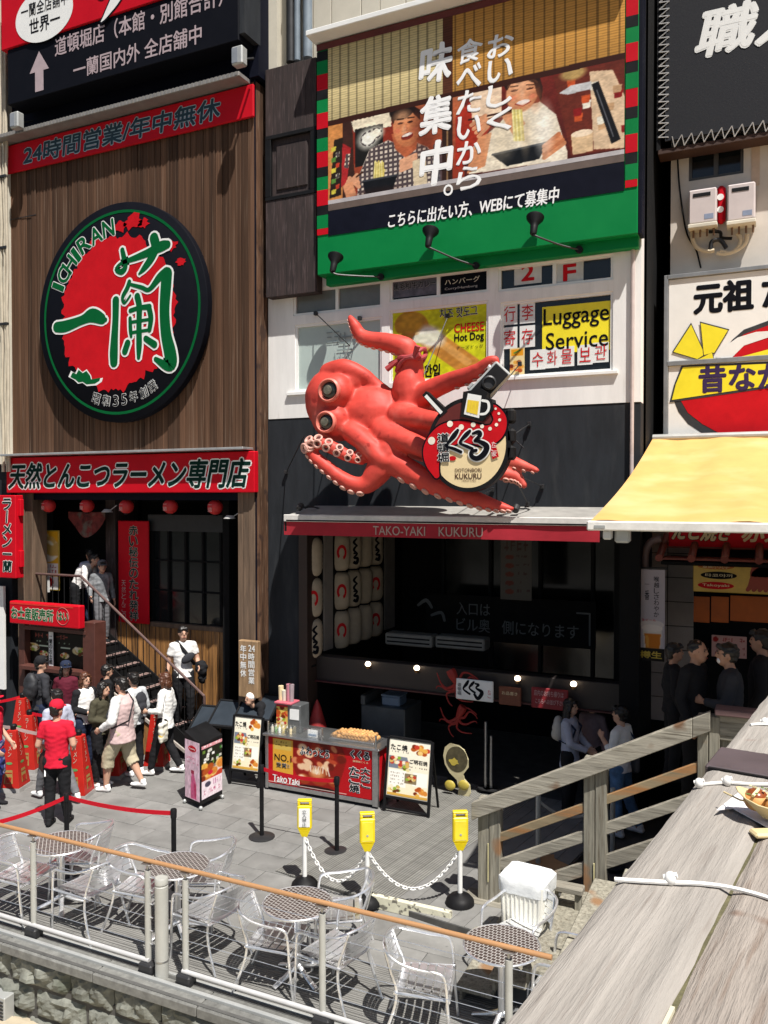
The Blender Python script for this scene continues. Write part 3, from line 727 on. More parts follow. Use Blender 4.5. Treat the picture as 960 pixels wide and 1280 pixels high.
# cream boards between the lantern racks on the side wall
for (ya, yb) in ((11.80, 12.10), (14.15, 14.6)):
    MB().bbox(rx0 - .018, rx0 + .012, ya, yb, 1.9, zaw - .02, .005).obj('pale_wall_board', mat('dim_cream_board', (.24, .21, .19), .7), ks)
# back glazing
bw = MB().box(rx0 + .9, rx1 - .1, RB - .05, RB - .04, 1.2, zaw).obj('shop_window', DGLASS, ks)
for i in range(5): xx = rx0 + .9 + i * (rx1 - rx0 - 1.0) / 4; MB().box(xx - .03, xx + .03, RB - .12, RB - .05, 1.2, zaw).obj('mullion', BLACK, bw)
# beam carrying lamps and small signs
bz1_, bz0_ = Z(560, 835, 11.55), Z(560, 868, 11.55)
MB().bbox(rx0, rx1, 11.55, 11.75, bz0_, bz1_, .01).obj('lamp_beam', mat('beam_brown', (.022, .016, .015), .5), ks)
MB().bbox(rx0, rx1, 11.50, 11.54, bz0_ - .015, bz0_ + .01, .003).obj('beam_edge', mat('beam_edge_red', (.06, .01, .012), .5), ks)
# ================================================================ brush strokes
def ribbon(name, strokes, fr, m, parent, eps=.004, grow=0., n=5):
    O, R, U = fr; N = R.cross(U); mb = MB()
    for k, st_ in enumerate(strokes):
        P = spline(st_, n) if len(st_) > 2 else [np.array(p, float) for p in st_]
        L_, R_ = [], []
        for i, p in enumerate(P):
            t = P[min(i + 1, len(P) - 1)][:2] - P[max(i - 1, 0)][:2]; l = np.hypot(*t) or 1; nn = np.array((-t[1], t[0])) / l
            q = p[:2].copy()
            if i == 0: q = q - t / l * grow
            if i == len(P) - 1: q = q + t / l * grow
            w = max(p[2], .0) / 2 + grow; L_.append(q + nn * w); R_.append(q - nn * w)
        vs = [O + R * a + U * b + N * (eps + k * .00015) for a, b in L_ + R_]; c = len(L_)
        mb.add(vs, [(i, c + i, c + i + 1, i + 1) for i in range(c - 1)])
        for e, (p, sgn) in enumerate(((P[0], 1), (P[-1], -1))):      # rounded ends
            r = max(p[2], 0) / 2 + grow; t0 = P[1] - P[0] if e == 0 else P[-1] - P[-2]
            mb.add([O + R * (p[0] + r * math.cos(a)) + U * (p[1] + r * math.sin(a)) + N * (eps + k * .00015 + .00007) for a in [2 * PI * j / 12 for j in range(12)]], [tuple(range(12))])
    return mb.obj(name, m, parent)
def flat(name, poly, fr, m, parent, eps=.004, th=None):
    mb = MB()
    if th: mb.prism(poly, fr, eps - th, eps)
    else:
        O, R, U = fr; N = R.cross(U); mb.add([O + R * a + U * b + N * eps for a, b in poly], [tuple(range(len(poly)))])
    o = mb.obj(name, m, parent)
    if not th and o.data.polygons and (o.data.polygons[0].normal.dot(fr[1].cross(fr[2])) < 0): o.data.flip_normals()
    return o
def circ(cx, cy, rx, ry, n=40, a0=0, a1=2 * PI, jit=0, seed=0):
    r = random.Random(seed); full = abs(a1 - a0 - 2 * PI) < 1e-6
    return [(cx + rx * (1 + jit * (r.random() - .5)) * math.cos(a0 + (a1 - a0) * i / (n if full else n - 1)), cy + ry * (1 + jit * (r.random() - .5)) * math.sin(a0 + (a1 - a0) * i / (n if full else n - 1))) for i in range(n)]

# ================================================================ RAMEN SIGNS
def signboard(name, label, x0, x1, z0, z1, Yf, depth, m, cat='sign', bevel=.012, parent=None):
    t = thing(name, label, cat, ((x0 + x1) / 2, Yf + depth, z0)) if parent is None else parent
    MB().bbox(x0, x1, Yf, Yf + depth, z0, z1, bevel).obj('board', m, t); return t
# --- top cantilevered sign
YT = 10.55
x0, x1 = X(14, YT), X(300, YT); zb1 = Z(100, 106, YT); zr = Z(100, 33, YT)
ts = thing('rooftop_sign', 'black and red cantilevered sign with white arrow at the top left corner', 'sign', (x0, YT, zb1))
MB().bbox(x0, x1, YT, YT + .40, zb1, zr - .003, .01).obj('black_board', INKB, ts)
MB().bbox(x0 - .12, x1 + .02, YT - .03, YT + .40, zr, 14.2, .01).obj('red_board', REDS, ts)
MB().box(x1 + .002, x1 + .1, YT + .02, YT + .45, zb1 + .1, 14).obj('side_casing', SLATE, ts)
fx = frame(x0, YT, zb1)
def on(px, py, Y, o): p = at(px, py, Y); return p.x - o[0], p.z - o[2]
O_ = (x0, YT, zb1)
ax, az = on(49, 64, YT, O_); ah = on(49, 64, YT, O_)[1] - on(49, 114, YT, O_)[1]; aw = .23
flat('arrow', [(ax - aw, az - ah * .5), (ax - .1, az - ah * .5), (ax - .1, az - ah), (ax + .1, az - ah), (ax + .1, az - ah * .5), (ax + aw, az - ah * .5), (ax, az)], fx, INKGREY, ts)
p0 = on(69, 62, YT, O_); p1 = on(272, 4, YT, O_)
text(ts, '道頓堀店（本館・別館合計）', fx, p0[0], p1[0] + .1, p0[1] - .13, p0[1] + .19, INKGREY, bold=.02)
p0 = on(92, 82, YT, O_); p1 = on(252, 42, YT, O_)
text(ts, '一蘭国内外 全店舗中', fx, p0[0], p1[0], p0[1] - .24, p0[1] + .06, INKGREY, bold=.02)
c0 = at(55, 18, YT - .03); f2 = frame(c0.x, YT - .03, c0.z)
el = flat('white_oval', circ(0, 0, .68, .46, 44), f2, WHITE, ts, .006)
text(ts, '一蘭全店舗中', f2, -.54, .56, .04, .27, INKB, bold=.01, eps=.009)
text(ts, '世界一', f2, -.34, .38, -.28, -.02, INKB, bold=.02, eps=.009)
c1 = at(128, 4, YT - .03)
ribbon('brush_mark', [[(-.25, .6, .2), (-.1, .3, .26), (.0, .15, .16)], [(.42, .5, .22), (.36, .1, .24), (.1, -.2, .1), (-.02, -.3, .02)]], frame(c1.x, YT - .03, c1.z), INKB, ts, .005, .03)
ribbon('brush_mark', [[(-.25, .6, .2), (-.1, .3, .26), (.0, .15, .16)], [(.42, .5, .22), (.36, .1, .24), (.1, -.2, .1), (-.02, -.3, .02)]], frame(c1.x, YT - .03, c1.z), WHITE, ts, .008)
for px_, py_, Yl, lb in ((299, 72, 10.5, 'grey floodlight under the right end of the black arrow sign'), (21, 152, 10.55, 'grey floodlight under the left end of the black arrow sign')):
    c = at(px_, py_, Yl); t = thing('floodlight', lb, 'floodlight', c, group='floodlights under the top sign')
    MB().bbox(c.x - .10, c.x + .10, Yl - .07, Yl + .08, c.z - .13, c.z + .15, .02).obj('housing', GREYM, t)
    MB().box(c.x - .085, c.x + .02, Yl - .075, Yl - .069, c.z - .10, c.z + .12).obj('lens', mat('lamp_lens', (.25, .27, .3), .2), t)
    MB().tube([(c.x, Yl + .06, c.z), (c.x + .05, Yl + .3, c.z + .12)], .02, 6).obj('bracket', CHAR, t)
# --- 24 hour sign with metal ledge
x0, x1, z0, z1 = RC(10, 318, 143, 181, 10.93)
s24 = signboard('opening_hours_sign', 'long dark red sign reading 24時間営業/年中無休 below the metal ledge', x0, x1, z0, z1, 10.93, .05, REDS)
w = x1 - x0; h_ = z1 - z0; NAVT = mat('ink_teal_black', (.01, .035, .05), .5)
text(s24, '24時間営業/年中無休', frame(x0, 10.93, z0), w * .09, w * .885, h_ * .17, h_ * .84, NAVT, bold=.03, outline=(mat('ink_pale_blue', (.35, .45, .5), .5), .03), shear=.12)
LED = mat('galvanised_ledge', (.30, .29, .28), .5, metal=.4, var=.15)
lg = MB().bbox(x0, X(306, 10.8), 10.68, 11.0, z1 + .03, z1 + .10, .008).obj('metal_ledge', LED, None, label='corrugated galvanised ledge above the 24 hour sign', cat='ledge')
cmx = MB().box(-.02, .02, 10.672, 10.68, z1 + .032, z1 + .098).mesh('rib', mat('ledge_rib', (.20, .19, .18), .6))
for i in range(70): inst('rib', cmx, (x0 + .05 + i * (X(306, 10.8) - x0 - .1) / 69, 0, 0), lg)
# --- main red header sign
x0, x1, z0, z1 = RC(8, 318, 568, 616, 10.88)
hs = signboard('ramen_header_sign', 'wide bright red sign reading 天然とんこつラーメン専門店 above the ramen entrance', x0, x1, z0, z1, 10.88, .12, REDS)
w = x1 - x0; h_ = z1 - z0
text(hs, '天然とんこつラーメン専門店', frame(x0, 10.88, z0), w * .02, w * .98, h_ * .13, h_ * .83, INKG, bold=.035, outline=(WHITE, .035), shear=.22)
MB().bbox(x0 + .05, X(308, 10.8), 10.70, 11.0, z1 + .02, z1 + .06, .006).obj('silver_ledge', mat('silver_ledge', (.5, .5, .5), .35, metal=.6), None, label='thin silver ledge over the red 天然とんこつ sign', cat='ledge')
# --- round logo sign
YC = 10.82; cc = at(148, 391, YC); RR = 273 / 2 / FPX * (at(156, 390, YC).dot(Vector((-_sy, _cy, 0)))); fc = frame(cc.x, YC, cc.z)
rs = thing('round_logo_sign', 'large round black sign with red disc and green 一蘭 calligraphy on the timber wall', 'sign', (cc.x, YC, cc.z - RR))
MX = Matrix.Rotation(PI / 2, 3, 'X')
MB().lathe([(RR - .02, -.15), (RR, -.13), (RR, -.01), (RR - .015, .0)], cc, 72, MX).obj('casing', INKB, rs, smooth=True)
MB().tube([(cc.x, YC + .1, cc.z + .5), (cc.x, YC + .25, cc.z + .5)], .05).obj('fixing', CHAR, rs)
def ring(name, r0, r1, m, eps):
    n = 72; mb = MB(); vs = [(cc.x + r * math.cos(2 * PI * i / n), YC - eps, cc.z + r * math.sin(2 * PI * i / n)) for r in (r0, r1) for i in range(n)]
    mb.add(vs, [(i, (i + 1) % n, n + (i + 1) % n, n + i)[::-1] for i in range(n)]); return mb.obj(name, m, rs)
ring('green_ring', RR * .905, RR * .93, DGREEN, .004)
rnd = random.Random(4); bl_ = []
for i in range(150):
    a = 2 * PI * i / 150; r = .70 + .05 * noise.noise(Vector((math.cos(a) * 3, math.sin(a) * 3, 2))) + .07 * noise.noise(Vector((math.cos(a) * 14, math.sin(a) * 14, 7)))
    bl_.append((RR * r * math.cos(a) * .97 - RR * .02, RR * r * math.sin(a) * 1.0))
flat('red_disc', bl_, fc, INKRED, rs, .005)
rd = random.Random(8)
for cx_, cy_, r_ in ((.18, .80, .10), (.03, .78, .07), (.30, .77, .06), (.62, .53, .06), (.72, .38, .05), (-.28, .68, .06)): flat('red_fleck', circ(cx_ * RR, cy_ * RR, r_ * RR, r_ * RR * .7, 22, jit=.8, seed=int(cx_ * 50 + 60)), fc, INKRED, rs, .0055)
def lc(x, y, w=0): return ((x - 480) / 405 * RR * .93, -(y - (610 - .126 * (x - 480))) / 540 * RR * .93, w / 540 * RR * .93 * 1.28)
KJ = [
 [(150, 690, 46), (200, 684, 50), (290, 650, 40), (345, 625, 60), (400, 645, 44), (415, 648, 20)],
 [(505, 280, 22), (515, 330, 26), (520, 370, 24), (500, 395, 26), (472, 382, 16), (500, 350, 16), (570, 325, 26), (640, 298, 34), (700, 270, 44), (730, 262, 34)],
 [(665, 225, 44), (672, 270, 44), (650, 330, 36), (615, 380, 26), (590, 408, 10)],
 [(540, 448, 20), (530, 480, 22), (505, 530, 18), (515, 560, 12), (545, 520, 10)],
 [(545, 462, 14), (600, 478, 18), (640, 490, 20), (690, 430, 34), (725, 405, 46)],
 [(728, 410, 52), (722, 480, 54), (715, 600, 50), (722, 720, 52), (740, 810, 60), (745, 870, 58), (720, 880, 40), (670, 850, 20)],
 [(470, 545, 36), (468, 640, 34), (462, 740, 38), (458, 820, 44), (458, 875, 40)],
 [(580, 525, 30), (590, 580, 30), (588, 680, 28), (588, 780, 30), (585, 845, 18)],
 [(545, 600, 20), (590, 585, 20), (640, 580, 26)],
 [(543, 640, 18), (545, 700, 20), (548, 735, 14)], [(640, 590, 26), (648, 640, 26), (640, 700, 22)],
 [(550, 660, 14), (640, 645, 14)], [(550, 715, 14), (635, 700, 14)],
 [(530, 770, 30), (515, 815, 30)], [(622, 745, 26), (665, 775, 30)]]
KJ = [[lc(*p) for p in s_] for s_ in KJ]
ribbon('calligraphy_outline', KJ, fc, WHITE, rs, .010, RR * .018)
ribbon('calligraphy', KJ, fc, DGREEN, rs, .014)
for ch, x_, y_ in zip('ICHIRAN', (158, 188, 222, 258, 300, 365, 432), (468, 405, 345, 295, 240, 195, 162)):
    a, b, _ = lc(x_, y_); ang = math.atan2(b, a) - PI / 2; ww = .012 if ch == 'I' else .055
    text(rs, ch, fc, a - ww * RR - .02, a + ww * RR + .02, b - .075 * RR, b + .075 * RR, DGREEN, bold=.04, outline=(WHITE, .04), rot=ang, eps=.008)
for ch, x_, y_ in zip('昭和35年創業', (362, 415, 465, 508, 556, 608, 652), (1072, 1080, 1078, 1068, 1050, 1025, 990)):
    a, b, _ = lc(x_, y_); ang = math.atan2(b, a) + PI / 2; ww = .03 if ch in '35' else .045
    text(rs, ch, fc, a - ww * RR, a + ww * RR, b - .05 * RR, b + .05 * RR, INKB, bold=.01, outline=(WHITE, .03), rot=ang, eps=.008)
pl = [lc(*p)[:2] for p in ((222, 962), (235, 935), (255, 945), (268, 920), (290, 938), (310, 925), (330, 950), (335, 970), (385, 958), (380, 975), (355, 992), (310, 998), (290, 985), (268, 990), (250, 975))]
cxx, cyy = sum(p[0] for p in pl) / len(pl), sum(p[1] for p in pl) / len(pl)
flat('leaf_mark_outline', [(cxx + (a - cxx) * 1.15, cyy + (b - cyy) * 1.25) for a, b in pl], fc, WHITE, rs, .007); flat('leaf_mark', pl, fc, DGREEN, rs, .009)
# --- projecting vertical sign at far left
x0, x1, z0, z1 = RC(-16, 19, 619, 722, 10.6)
vs_ = signboard('vertical_ramen_sign', 'upright red box sign reading ラーメン一蘭 at the left edge of the photo', x0, x1, z0, z1, 10.6, .18, REDS)
xm = X(9, 10.6)
text(vs_, 'ラーメン一蘭', frame(xm, 10.6, 0), -.12, .10, z0 + .10, z1 - .05, INKG, vertical=True, bold=.03, outline=(WHITE, .04), shear=.1)
for zz in (z0 + .2, z0 + (z1 - z0) * .75): MB().bbox(x1 - .02, x1 + .06, 10.66, 10.74, zz, zz + .3, .008).obj('hinge_box', REDS, vs_)
# --- tall banner beside the stairs
x0, x1, z0, z1 = RC(147, 185, 651, 779, 11.72)
bn = signboard('vertical_banner_board', 'tall dark red board with a column of black calligraphy beside the dark window', x0, x1, z0, z1, 11.72, .04, REDS)
w = x1 - x0
text(bn, '赤い秘伝のたれ発祥', frame(x0, 11.72, z0), w * .38, w * .66, .04, z1 - z0 - .08, INKG, vertical=True, bold=.02, outline=(mat('ink_pale_green', (.40, .42, .36), .5), .03))
text(bn, '天然とんこつ', frame(x0, 11.72, z0), w * .12, w * .26, .06, (z1 - z0) * .42, mat('ink_dim_pink', (.5, .35, .33), .5), vertical=True)
# --- wooden plaque
x0, x1, z0, z1 = RC(297, 321, 801, 872, 10.86)
wp = signboard('wooden_plaque', 'hanging brown wooden plaque with white characters 24時間営業 年中無休 on the corner post', x0, x1, z0, z1, 10.86, .1, mat('plaque_timber', (.30, .19, .10), .6, var=.4, scale=8, stretch=(2, 2, .2), bump=.1), bevel=.012)
text(wp, '時間営業', frame(x0, 10.86, z0), .20, .31, .22, .72, WHITE, vertical=True, bold=.03); text(wp, '24', frame(x0, 10.86, z0), .20, .32, .74, .84, WHITE, bold=.03)
text(wp, '年中無休', frame(x0, 10.86, z0), .045, .155, .32, .84, WHITE, vertical=True, bold=.03)
# --- porch poster
x0, x1, z0, z1 = RC(39, 72, 664, 736, 11.5)
po = thing('porch_poster', 'yellow edged menu poster with a bowl of ramen hung in the ramen shop porch', 'poster', (x0, 11.5, z0))
MB().bbox(x0 - .02, x1 + .02, 11.5, 11.53, z0 - .02, z1 + .02, .006).obj('frame', mat('brass_frame', (.55, .38, .05), .4), po)
ik = Ink(40, 80, 'f0b428'); ik.ell(.5, .32, .55, .22, 'f4f0e0'); ik.food(.55, .30, .30, 'ramen', 5); ik.rect(0, .55, 1, .75, 'efe9e6'); ik.fake_text(.05, .58, .95, .63, 'b04a4a', 9, 3); ik.fake_text(.05, .66, .95, .71, 'c03a3a', 9, 4); ik.rect(0, .77, 1, 1, 'f2f0ea'); ik.ell(.6, .87, .22, .09, 'c8141e')
ik.sheet('print', frame(x0, 11.5, z0), 0, x1 - x0, 0, z1 - z0, po)
pn = thing('paper_notice', 'two white paper notices behind the stair railing below the porch poster', 'notice', (X(56, 11.45), 11.45, Z(56, 740, 11.45)))
for a, b in ((50, 54), (56, 61)): MB().box(X(a, 11.45), X(b, 11.45), 11.45, 11.455, Z(56, 740, 11.45), Z(56, 719, 11.45)).obj('sheet', WHITE, pn)
# --- lanterns under the header sign
LR = mat('lantern_red_paper', (.50, .02, .02), .5, var=.15, scale=6)
for i, (lx, ly) in enumerate(((61, 632), (109, 632), (158, 633), (213, 633), (269, 634))):
    c = at(lx, ly, 11.12); lb = ['leftmost', 'second from left', 'middle', 'second from right', 'rightmost'][i]
    t = thing('paper_lantern', f'small round red paper lantern, {lb} of five below the red header sign', 'lantern', (c.x, c.y, c.z + .2), group='red lanterns under the ramen header')
    pr = [(.03, -.125)] + [(.125 * math.sin(a) + .003 * (k % 2), -.125 * math.cos(a)) for k, a in enumerate([.35 + 2.44 * j / 14 for j in range(15)])] + [(.03, .125)]
    MB().lathe(pr, c, 20).obj('shade', LR, t, smooth=True)
    MB().lathe([(.045, .115), (.045, .14)], c, 12).obj('cap', BLACK, t); MB().lathe([(.04, -.145), (.04, -.115)], c, 12).obj('cap', BLACK, t)
    MB().tube([(c.x, c.y, c.z + .13), (c.x, c.y, zsb + .2)], .006, 4).obj('cord', BLACK, t)
    text(t, '一蘭', frame(c.x, c.y - .118, c.z), -.05, .03, -.08, .08, mat('ink_pink', (.6, .3, .28), .5), vertical=True, eps=.012)
for (lx, ly, lb) in ((287, 648, 'white dish lamp on a thin arm at the right end of the lantern row'), (134, 640, 'white dish lamp on a thin arm between the second and third lanterns')):
    c = at(lx, ly, 11.1); t = thing('dish_lamp', lb, 'lamp', c, group='dish lamps')
    MB().lathe([(.0, .05), (.05, .05), (.10, .0), (.095, -.005), (.04, .02)], c, 18).obj('dish', mat('lamp_grey', (.45, .45, .43), .4), t)
    MB().tube([(c.x + .05, c.y, c.z + .02), (c.x + .25, c.y - .03, c.z + .12)], .008, 5).obj('arm', GREYM, t)
# red bunting over the ramen doorway
cb = at(108, 652, 11.5); t = MB(); nx = 12
vs = []; 
for j in range(6):
    for i in range(nx + 1):
        s = i / nx; sag = .12 * math.sin(PI * s); vs.append((cb.x - .45 + .9 * s, 11.5 + .03 * math.sin(9 * s), cb.z + .18 - j / 5 * (.12 + .35 * math.sin(PI * s)) - .05 * sag))
t.add(vs, [(j * (nx + 1) + i, (j + 1) * (nx + 1) + i, (j + 1) * (nx + 1) + i + 1, j * (nx + 1) + i + 1) for j in range(5) for i in range(nx)])
t.obj('door_curtain', mat('faded_red_cloth', (.13, .02, .018), .9, var=.7, scale=7, grain=((.12, .11, .09), 6, .55)), None, label='faded red printed cloth draped above the ramen shop doorway', cat='curtain')

# ================================================================ GREEN BILLBOARD
YG = 11.02
gx0, gx1 = X(397, YG), X(795, YG); zg0 = Z(596, 318, YG); zg1 = Z(596, 3, YG)
gb = thing('ramen_billboard', 'big green edged billboard with two people eating noodles under bamboo blinds', 'billboard', (gx0, YG, zg0))
MB().bbox(gx0, gx1, YG, YG + .26, zg0, zg1, .01).obj('casing', GREEN, gb)
lip = MB().bbox(gx0 + .08, gx1 - .01, YG + .13, YG + .27, Z(600, 333, YG + .13), zg0 + .05, .006).obj('lower_lip', GREEN, gb)
MB().bbox(gx0 - .05, gx1 + .02, YG - .26, YG + .2, zg1 + .02, zg1 + .10, .01).obj('top_ledge', WHITE, gb)
MB().box(gx0, gx1, YG - .012, YG - .001, zg1 - .10, zg1).obj('top_rail', mat('dark_red_rail', (.10, .012, .014), .5), gb)
MB().bbox(gx1, gx1 + .05, YG + .02, YG + .26, zg0, zg1, .005).obj('side_casing', NAVY, gb)
fg = frame(gx0, YG, 0)
# striped side curtains: green, red and black bands
zs = zg1 - .1; hb = (zg1 - Z(596, 300, YG)) / 24
for (pa, pb_) in ((397, 411), (779, 795)):
    a, b = X(pa, YG) + .005, X(pb_, YG) - .005; z = zg1 - .12; k = 0
    st_ = MB(); i = 0
    while z > zg0 + .62:
        hh, m_ = ((.145, BLACK), (.20, GREEN), (.235, REDS))[k % 3]; z2 = max(z - hh, zg0 + .6)
        MB().box(a, b, YG - .012 - .002 * (k % 2), YG - .001, z2 + .001, z).obj('stripe', m_, gb); z = z2; k += 1
ph0, ph1 = X(411, YG), X(778, YG); pz0 = Z(595, 219, YG); pz1 = zg1 - .1
MB().box(ph0, ph1, YG - .008, YG - .001, zg0 + .57, pz0 - .16).obj('black_band', NAVY, gb)
MB().box(ph0, ph1, YG - .009, YG - .001, pz0 - .155, pz0 - .06).obj('brown_band', mat('table_brown', (.12, .085, .07), .5), gb)
MB().box(ph0, ph1, YG - .010, YG - .001, pz0 - .058, pz0 + .0).obj('table_edge', mat('table_edge_grey', (.45, .42, .43), .5), gb)
W_, Hh_ = 520, 290
ik = Ink(W_, Hh_, '8a3a22')
def q(px, py):
    t_ = 48 - .257 * (px - 411); b_ = 248 - .158 * (px - 411); return ((px - 411) / 367, (py - t_) / (b_ - t_))
def Q(*pts): return [q(*p) for p in pts]
def E_(px, py, rx, ry, c, rot=0, soft=.1, op=1): x_, y_ = q(px, py); ik.ell(x_, y_, rx / 367, ry / 205, c, rot, soft, op)
ik.grad(0, .4, .5, 1, 'c8734a', '8e3420'); ik.grad(.5, .35, 1, 1, '7a2820', '50201c')
ik.poly(Q((411, 150), (432, 146), (432, 245), (411, 250)), 'd58d4e'); ik.poly(Q((432, 140), (446, 138), (450, 240), (432, 245)), '40261e')
ik.poly(Q((446, 139), (520, 120), (520, 180), (448, 200)), '8a2f20'); ik.poly(Q((444, 143), (500, 130), (500, 150), (448, 158)), 'f2e4c8')
ik.poly(Q((450, 154), (488, 146), (490, 195), (450, 204)), '1c1a18'); E_(468, 166, 13, 12, 'fffdf0', soft=.9); E_(480, 158, 9, 8, 'f8f0dc', soft=.9)
ik.poly(Q((420, 168), (433, 164), (430, 240), (413, 245)), '2a2018')
for k in range(9): ik.poly(Q((416 + k % 2 * 6, 178 + k * 7), (423 + k % 2 * 5, 176 + k * 7), (422 + k % 2 * 5, 182 + k * 7), (416 + k % 2 * 6, 184 + k * 7)), ['d8c84a', 'e8e0c8', '5a8a3a', 'c8402c'][k % 4])
ik.poly(Q((432, 172), (444, 178), (438, 225), (430, 230)), 'b02a2c'); ik.poly(Q((437, 186), (443, 186), (440, 205), (434, 204)), 'e6d8c0')
# man in a checked shirt
SK, SK2 = 'd9895c', 'b9623f'
ik.poly(Q((470, 180), (495, 168), (515, 175), (530, 170), (548, 178), (562, 200), (566, 232), (452, 248), (455, 215)), 'd8c9bb')
x_, y_ = ik.x, ik.y; Mx = np.zeros_like(x_, bool)
chk = ((np.floor(x_ * 115) % 2) == 0) | ((np.floor(y_ * 66) % 2) == 0)
ins = (np.abs(ik.a - np.array(ik.c('d8c9bb'))).sum(-1) < .25); ik.put((ins & chk).astype(float) * .85, '3c3136')
ik.poly(Q((500, 160), (535, 158), (533, 180), (519, 192), (505, 180)), SK2)
E_(520, 150, 18, 26, SK, -.12); E_(514, 128, 17, 13, '1d1310', -.1); ik.poly(Q((499, 135), (503, 122), (520, 118), (538, 128), (538, 142), (528, 132), (508, 133), (502, 148)), '1d1310')
E_(512, 146, 4, 1.3, '3a1c14'); E_(525, 144, 4, 1.3, '3a1c14'); E_(519, 153, 2.5, 3, 'b86a48'); E_(521, 163, 8, 4.5, '6e1a1a', -.15); E_(521, 161, 7, 1.8, 'f2e8e0', -.15); E_(538, 150, 3, 6, SK2)
E_(514, 137, 10, 7, 'eeb184', soft=1.2, op=.7); E_(533, 156, 6, 18, 'a85a38', soft=1.2, op=.55); E_(518, 171, 10, 5, 'b9693f', soft=1.2, op=.5); E_(517, 155, 3, 6, 'f0b68c', soft=1., op=.6); ik.line(Q((508, 141), (516, 140)), .008, '2a1810'); ik.line(Q((522, 139), (530, 138)), .008, '2a1810'); E_(508, 156, 4, 3, 'e0785a', soft=.9, op=.6); E_(531, 154, 4, 3, 'e0785a', soft=.9, op=.6)
ik.line(Q((490, 208), (482, 212)), .02, 'e8d890')
for k in range(8): ik.line(Q((478 + k * 1.5, 196 + (k % 3) * 2), (476 + k * 1.9, 222)), .012, ['f0e29a', 'd9c468'][k % 2])
ik.poly(Q((460, 222), (508, 214), (500, 238), (466, 244)), '15161a'); ik.line(Q((461, 222), (508, 214)), .012, '3a3c42')
for k in range(4): ik.line(Q((436 + k * 2, 230 - k * 4), (452 + k, 214 + k * 5)), .028, 'e0a07a')
ik.line(Q((452, 216), (460, 210)), .012, '4a2a18'); ik.poly(Q((432, 228), (446, 222), (452, 240), (438, 246)), 'd8946c')
for k in range(4): ik.line(Q((513, 196 + k * 4), (532, 188 + k * 4)), .026, 'e3a884')
ik.poly(Q((528, 196), (545, 190), (548, 232), (530, 236)), 'd9c7a8'); ik.poly(Q((555, 175), (566, 170), (568, 228), (556, 230)), '4a4a52', .8)
# dividing post
ik.poly(Q((566, 5), (580, 0), (580, 226), (566, 228)), '33201a'); ik.line(Q((573, 150), (573, 226)), .01, '8a6a4a')
# woman in a white blouse
ik.poly(Q((583, 140), (600, 120), (640, 100), (640, 130), (600, 200), (583, 210)), 'a8301f'); ik.poly(Q((600, 104), (640, 92), (640, 140), (605, 150)), 'f0d2b4')
ik.poly(Q((700, 90), (778, 70), (778, 188), (720, 195)), '6a2c20'); ik.poly(Q((740, 85), (765, 84), (778, 120), (778, 188), (745, 188)), 'e2c4a2')
for k in range(12): ik.poly(Q((715 + (k * 17) % 60, 95 + (k * 29) % 70), (725 + (k * 17) % 60, 93 + (k * 29) % 70), (724 + (k * 17) % 60, 103 + (k * 29) % 70), (716 + (k * 17) % 60, 105 + (k * 29) % 70)), ['c8542a', 'f0ead8', 'c8a078', '8a1c1c'][k % 4])
ik.poly(Q((600, 215), (606, 178), (636, 150), (652, 130), (685, 122), (703, 140), (716, 190), (716, 200)), 'efe3cd')
ik.poly(Q((600, 196), (612, 166), (628, 160), (620, 205), (598, 214)), 'd99468'); ik.poly(Q((640, 140), (655, 128), (668, 150), (655, 168)), 'd48c62')
E_(664, 108, 19, 24, 'e09c72', .05); ik.poly(Q((640, 96), (650, 84), (668, 80), (684, 88), (688, 104), (686, 122), (681, 112), (678, 97), (668, 92), (660, 98), (652, 95), (646, 106)), '2a1814'); ik.line(Q((655, 84), (647, 102)), .012, '4a2c20'); ik.line(Q((668, 83), (681, 96)), .012, '4a2c20')
E_(655, 106, 4.5, 1.3, '44241a'); E_(673, 104, 4.5, 1.3, '44241a'); E_(665, 122, 8, 3, 'f4e6e0', -.05); ik.line(Q((656, 124), (665, 127), (674, 121)), .007, '9a3428'); E_(664, 114, 2, 2.4, 'c87c56')
E_(662, 98, 10, 8, 'f0b890', soft=1.2, op=.7); E_(680, 116, 6, 14, 'b46a44', soft=1.2, op=.5); E_(664, 129, 9, 4, 'c07850', soft=1.2, op=.5); E_(664, 112, 2.4, 6, 'f4c4a0', soft=1., op=.6); ik.line(Q((650, 101), (659, 100)), .006, '3a2014'); ik.line(Q((669, 99), (678, 99)), .006, '3a2014'); E_(653, 116, 4, 3, 'e87c60', soft=.9, op=.5); E_(676, 114, 4, 3, 'e87c60', soft=.9, op=.5)
ik.line(Q((600, 143), (654, 132)), .012, '3c1c14'); ik.line(Q((604, 148), (654, 134)), .009, '7a4a30')
for k in range(4): ik.line(Q((603 + k * 3, 150 + k * 5), (620 + k, 138 + k * 5)), .024, 'dc9a72')
for k in range(6): ik.line(Q((653 + k * 2, 132), (655 + k * 2.2, 172)), .011, ['f4eaa4', 'dccb74'][k % 2])
ik.poly(Q((628, 190), (694, 176), (684, 198), (646, 206)), '16181c'); ik.line(Q((629, 190), (694, 176)), .012, '3c4046')
for k in range(4): ik.line(Q((690, 196 - k * 5), (712 - k * 2, 178 - k * 4)), .028, ['d58d62', 'c87a50'][k % 2])
ik.poly(Q((720, 168), (744, 163), (744, 190), (722, 194)), 'e0bf96'); ik.ell(*q(732, 166), 12 / 367, 4 / 205, 'f3dcc0')
ik.poly(Q((742, 102), (750, 98), (774, 176), (764, 182)), '17171a'); ik.poly(Q((706, 112), (720, 102), (742, 98), (742, 108), (716, 114)), 'cfcfd0'); ik.line(Q((748, 110), (766, 172)), .006, '5c5e64')
E_(722, 86, 14, 8, 'b0915a', soft=.5)
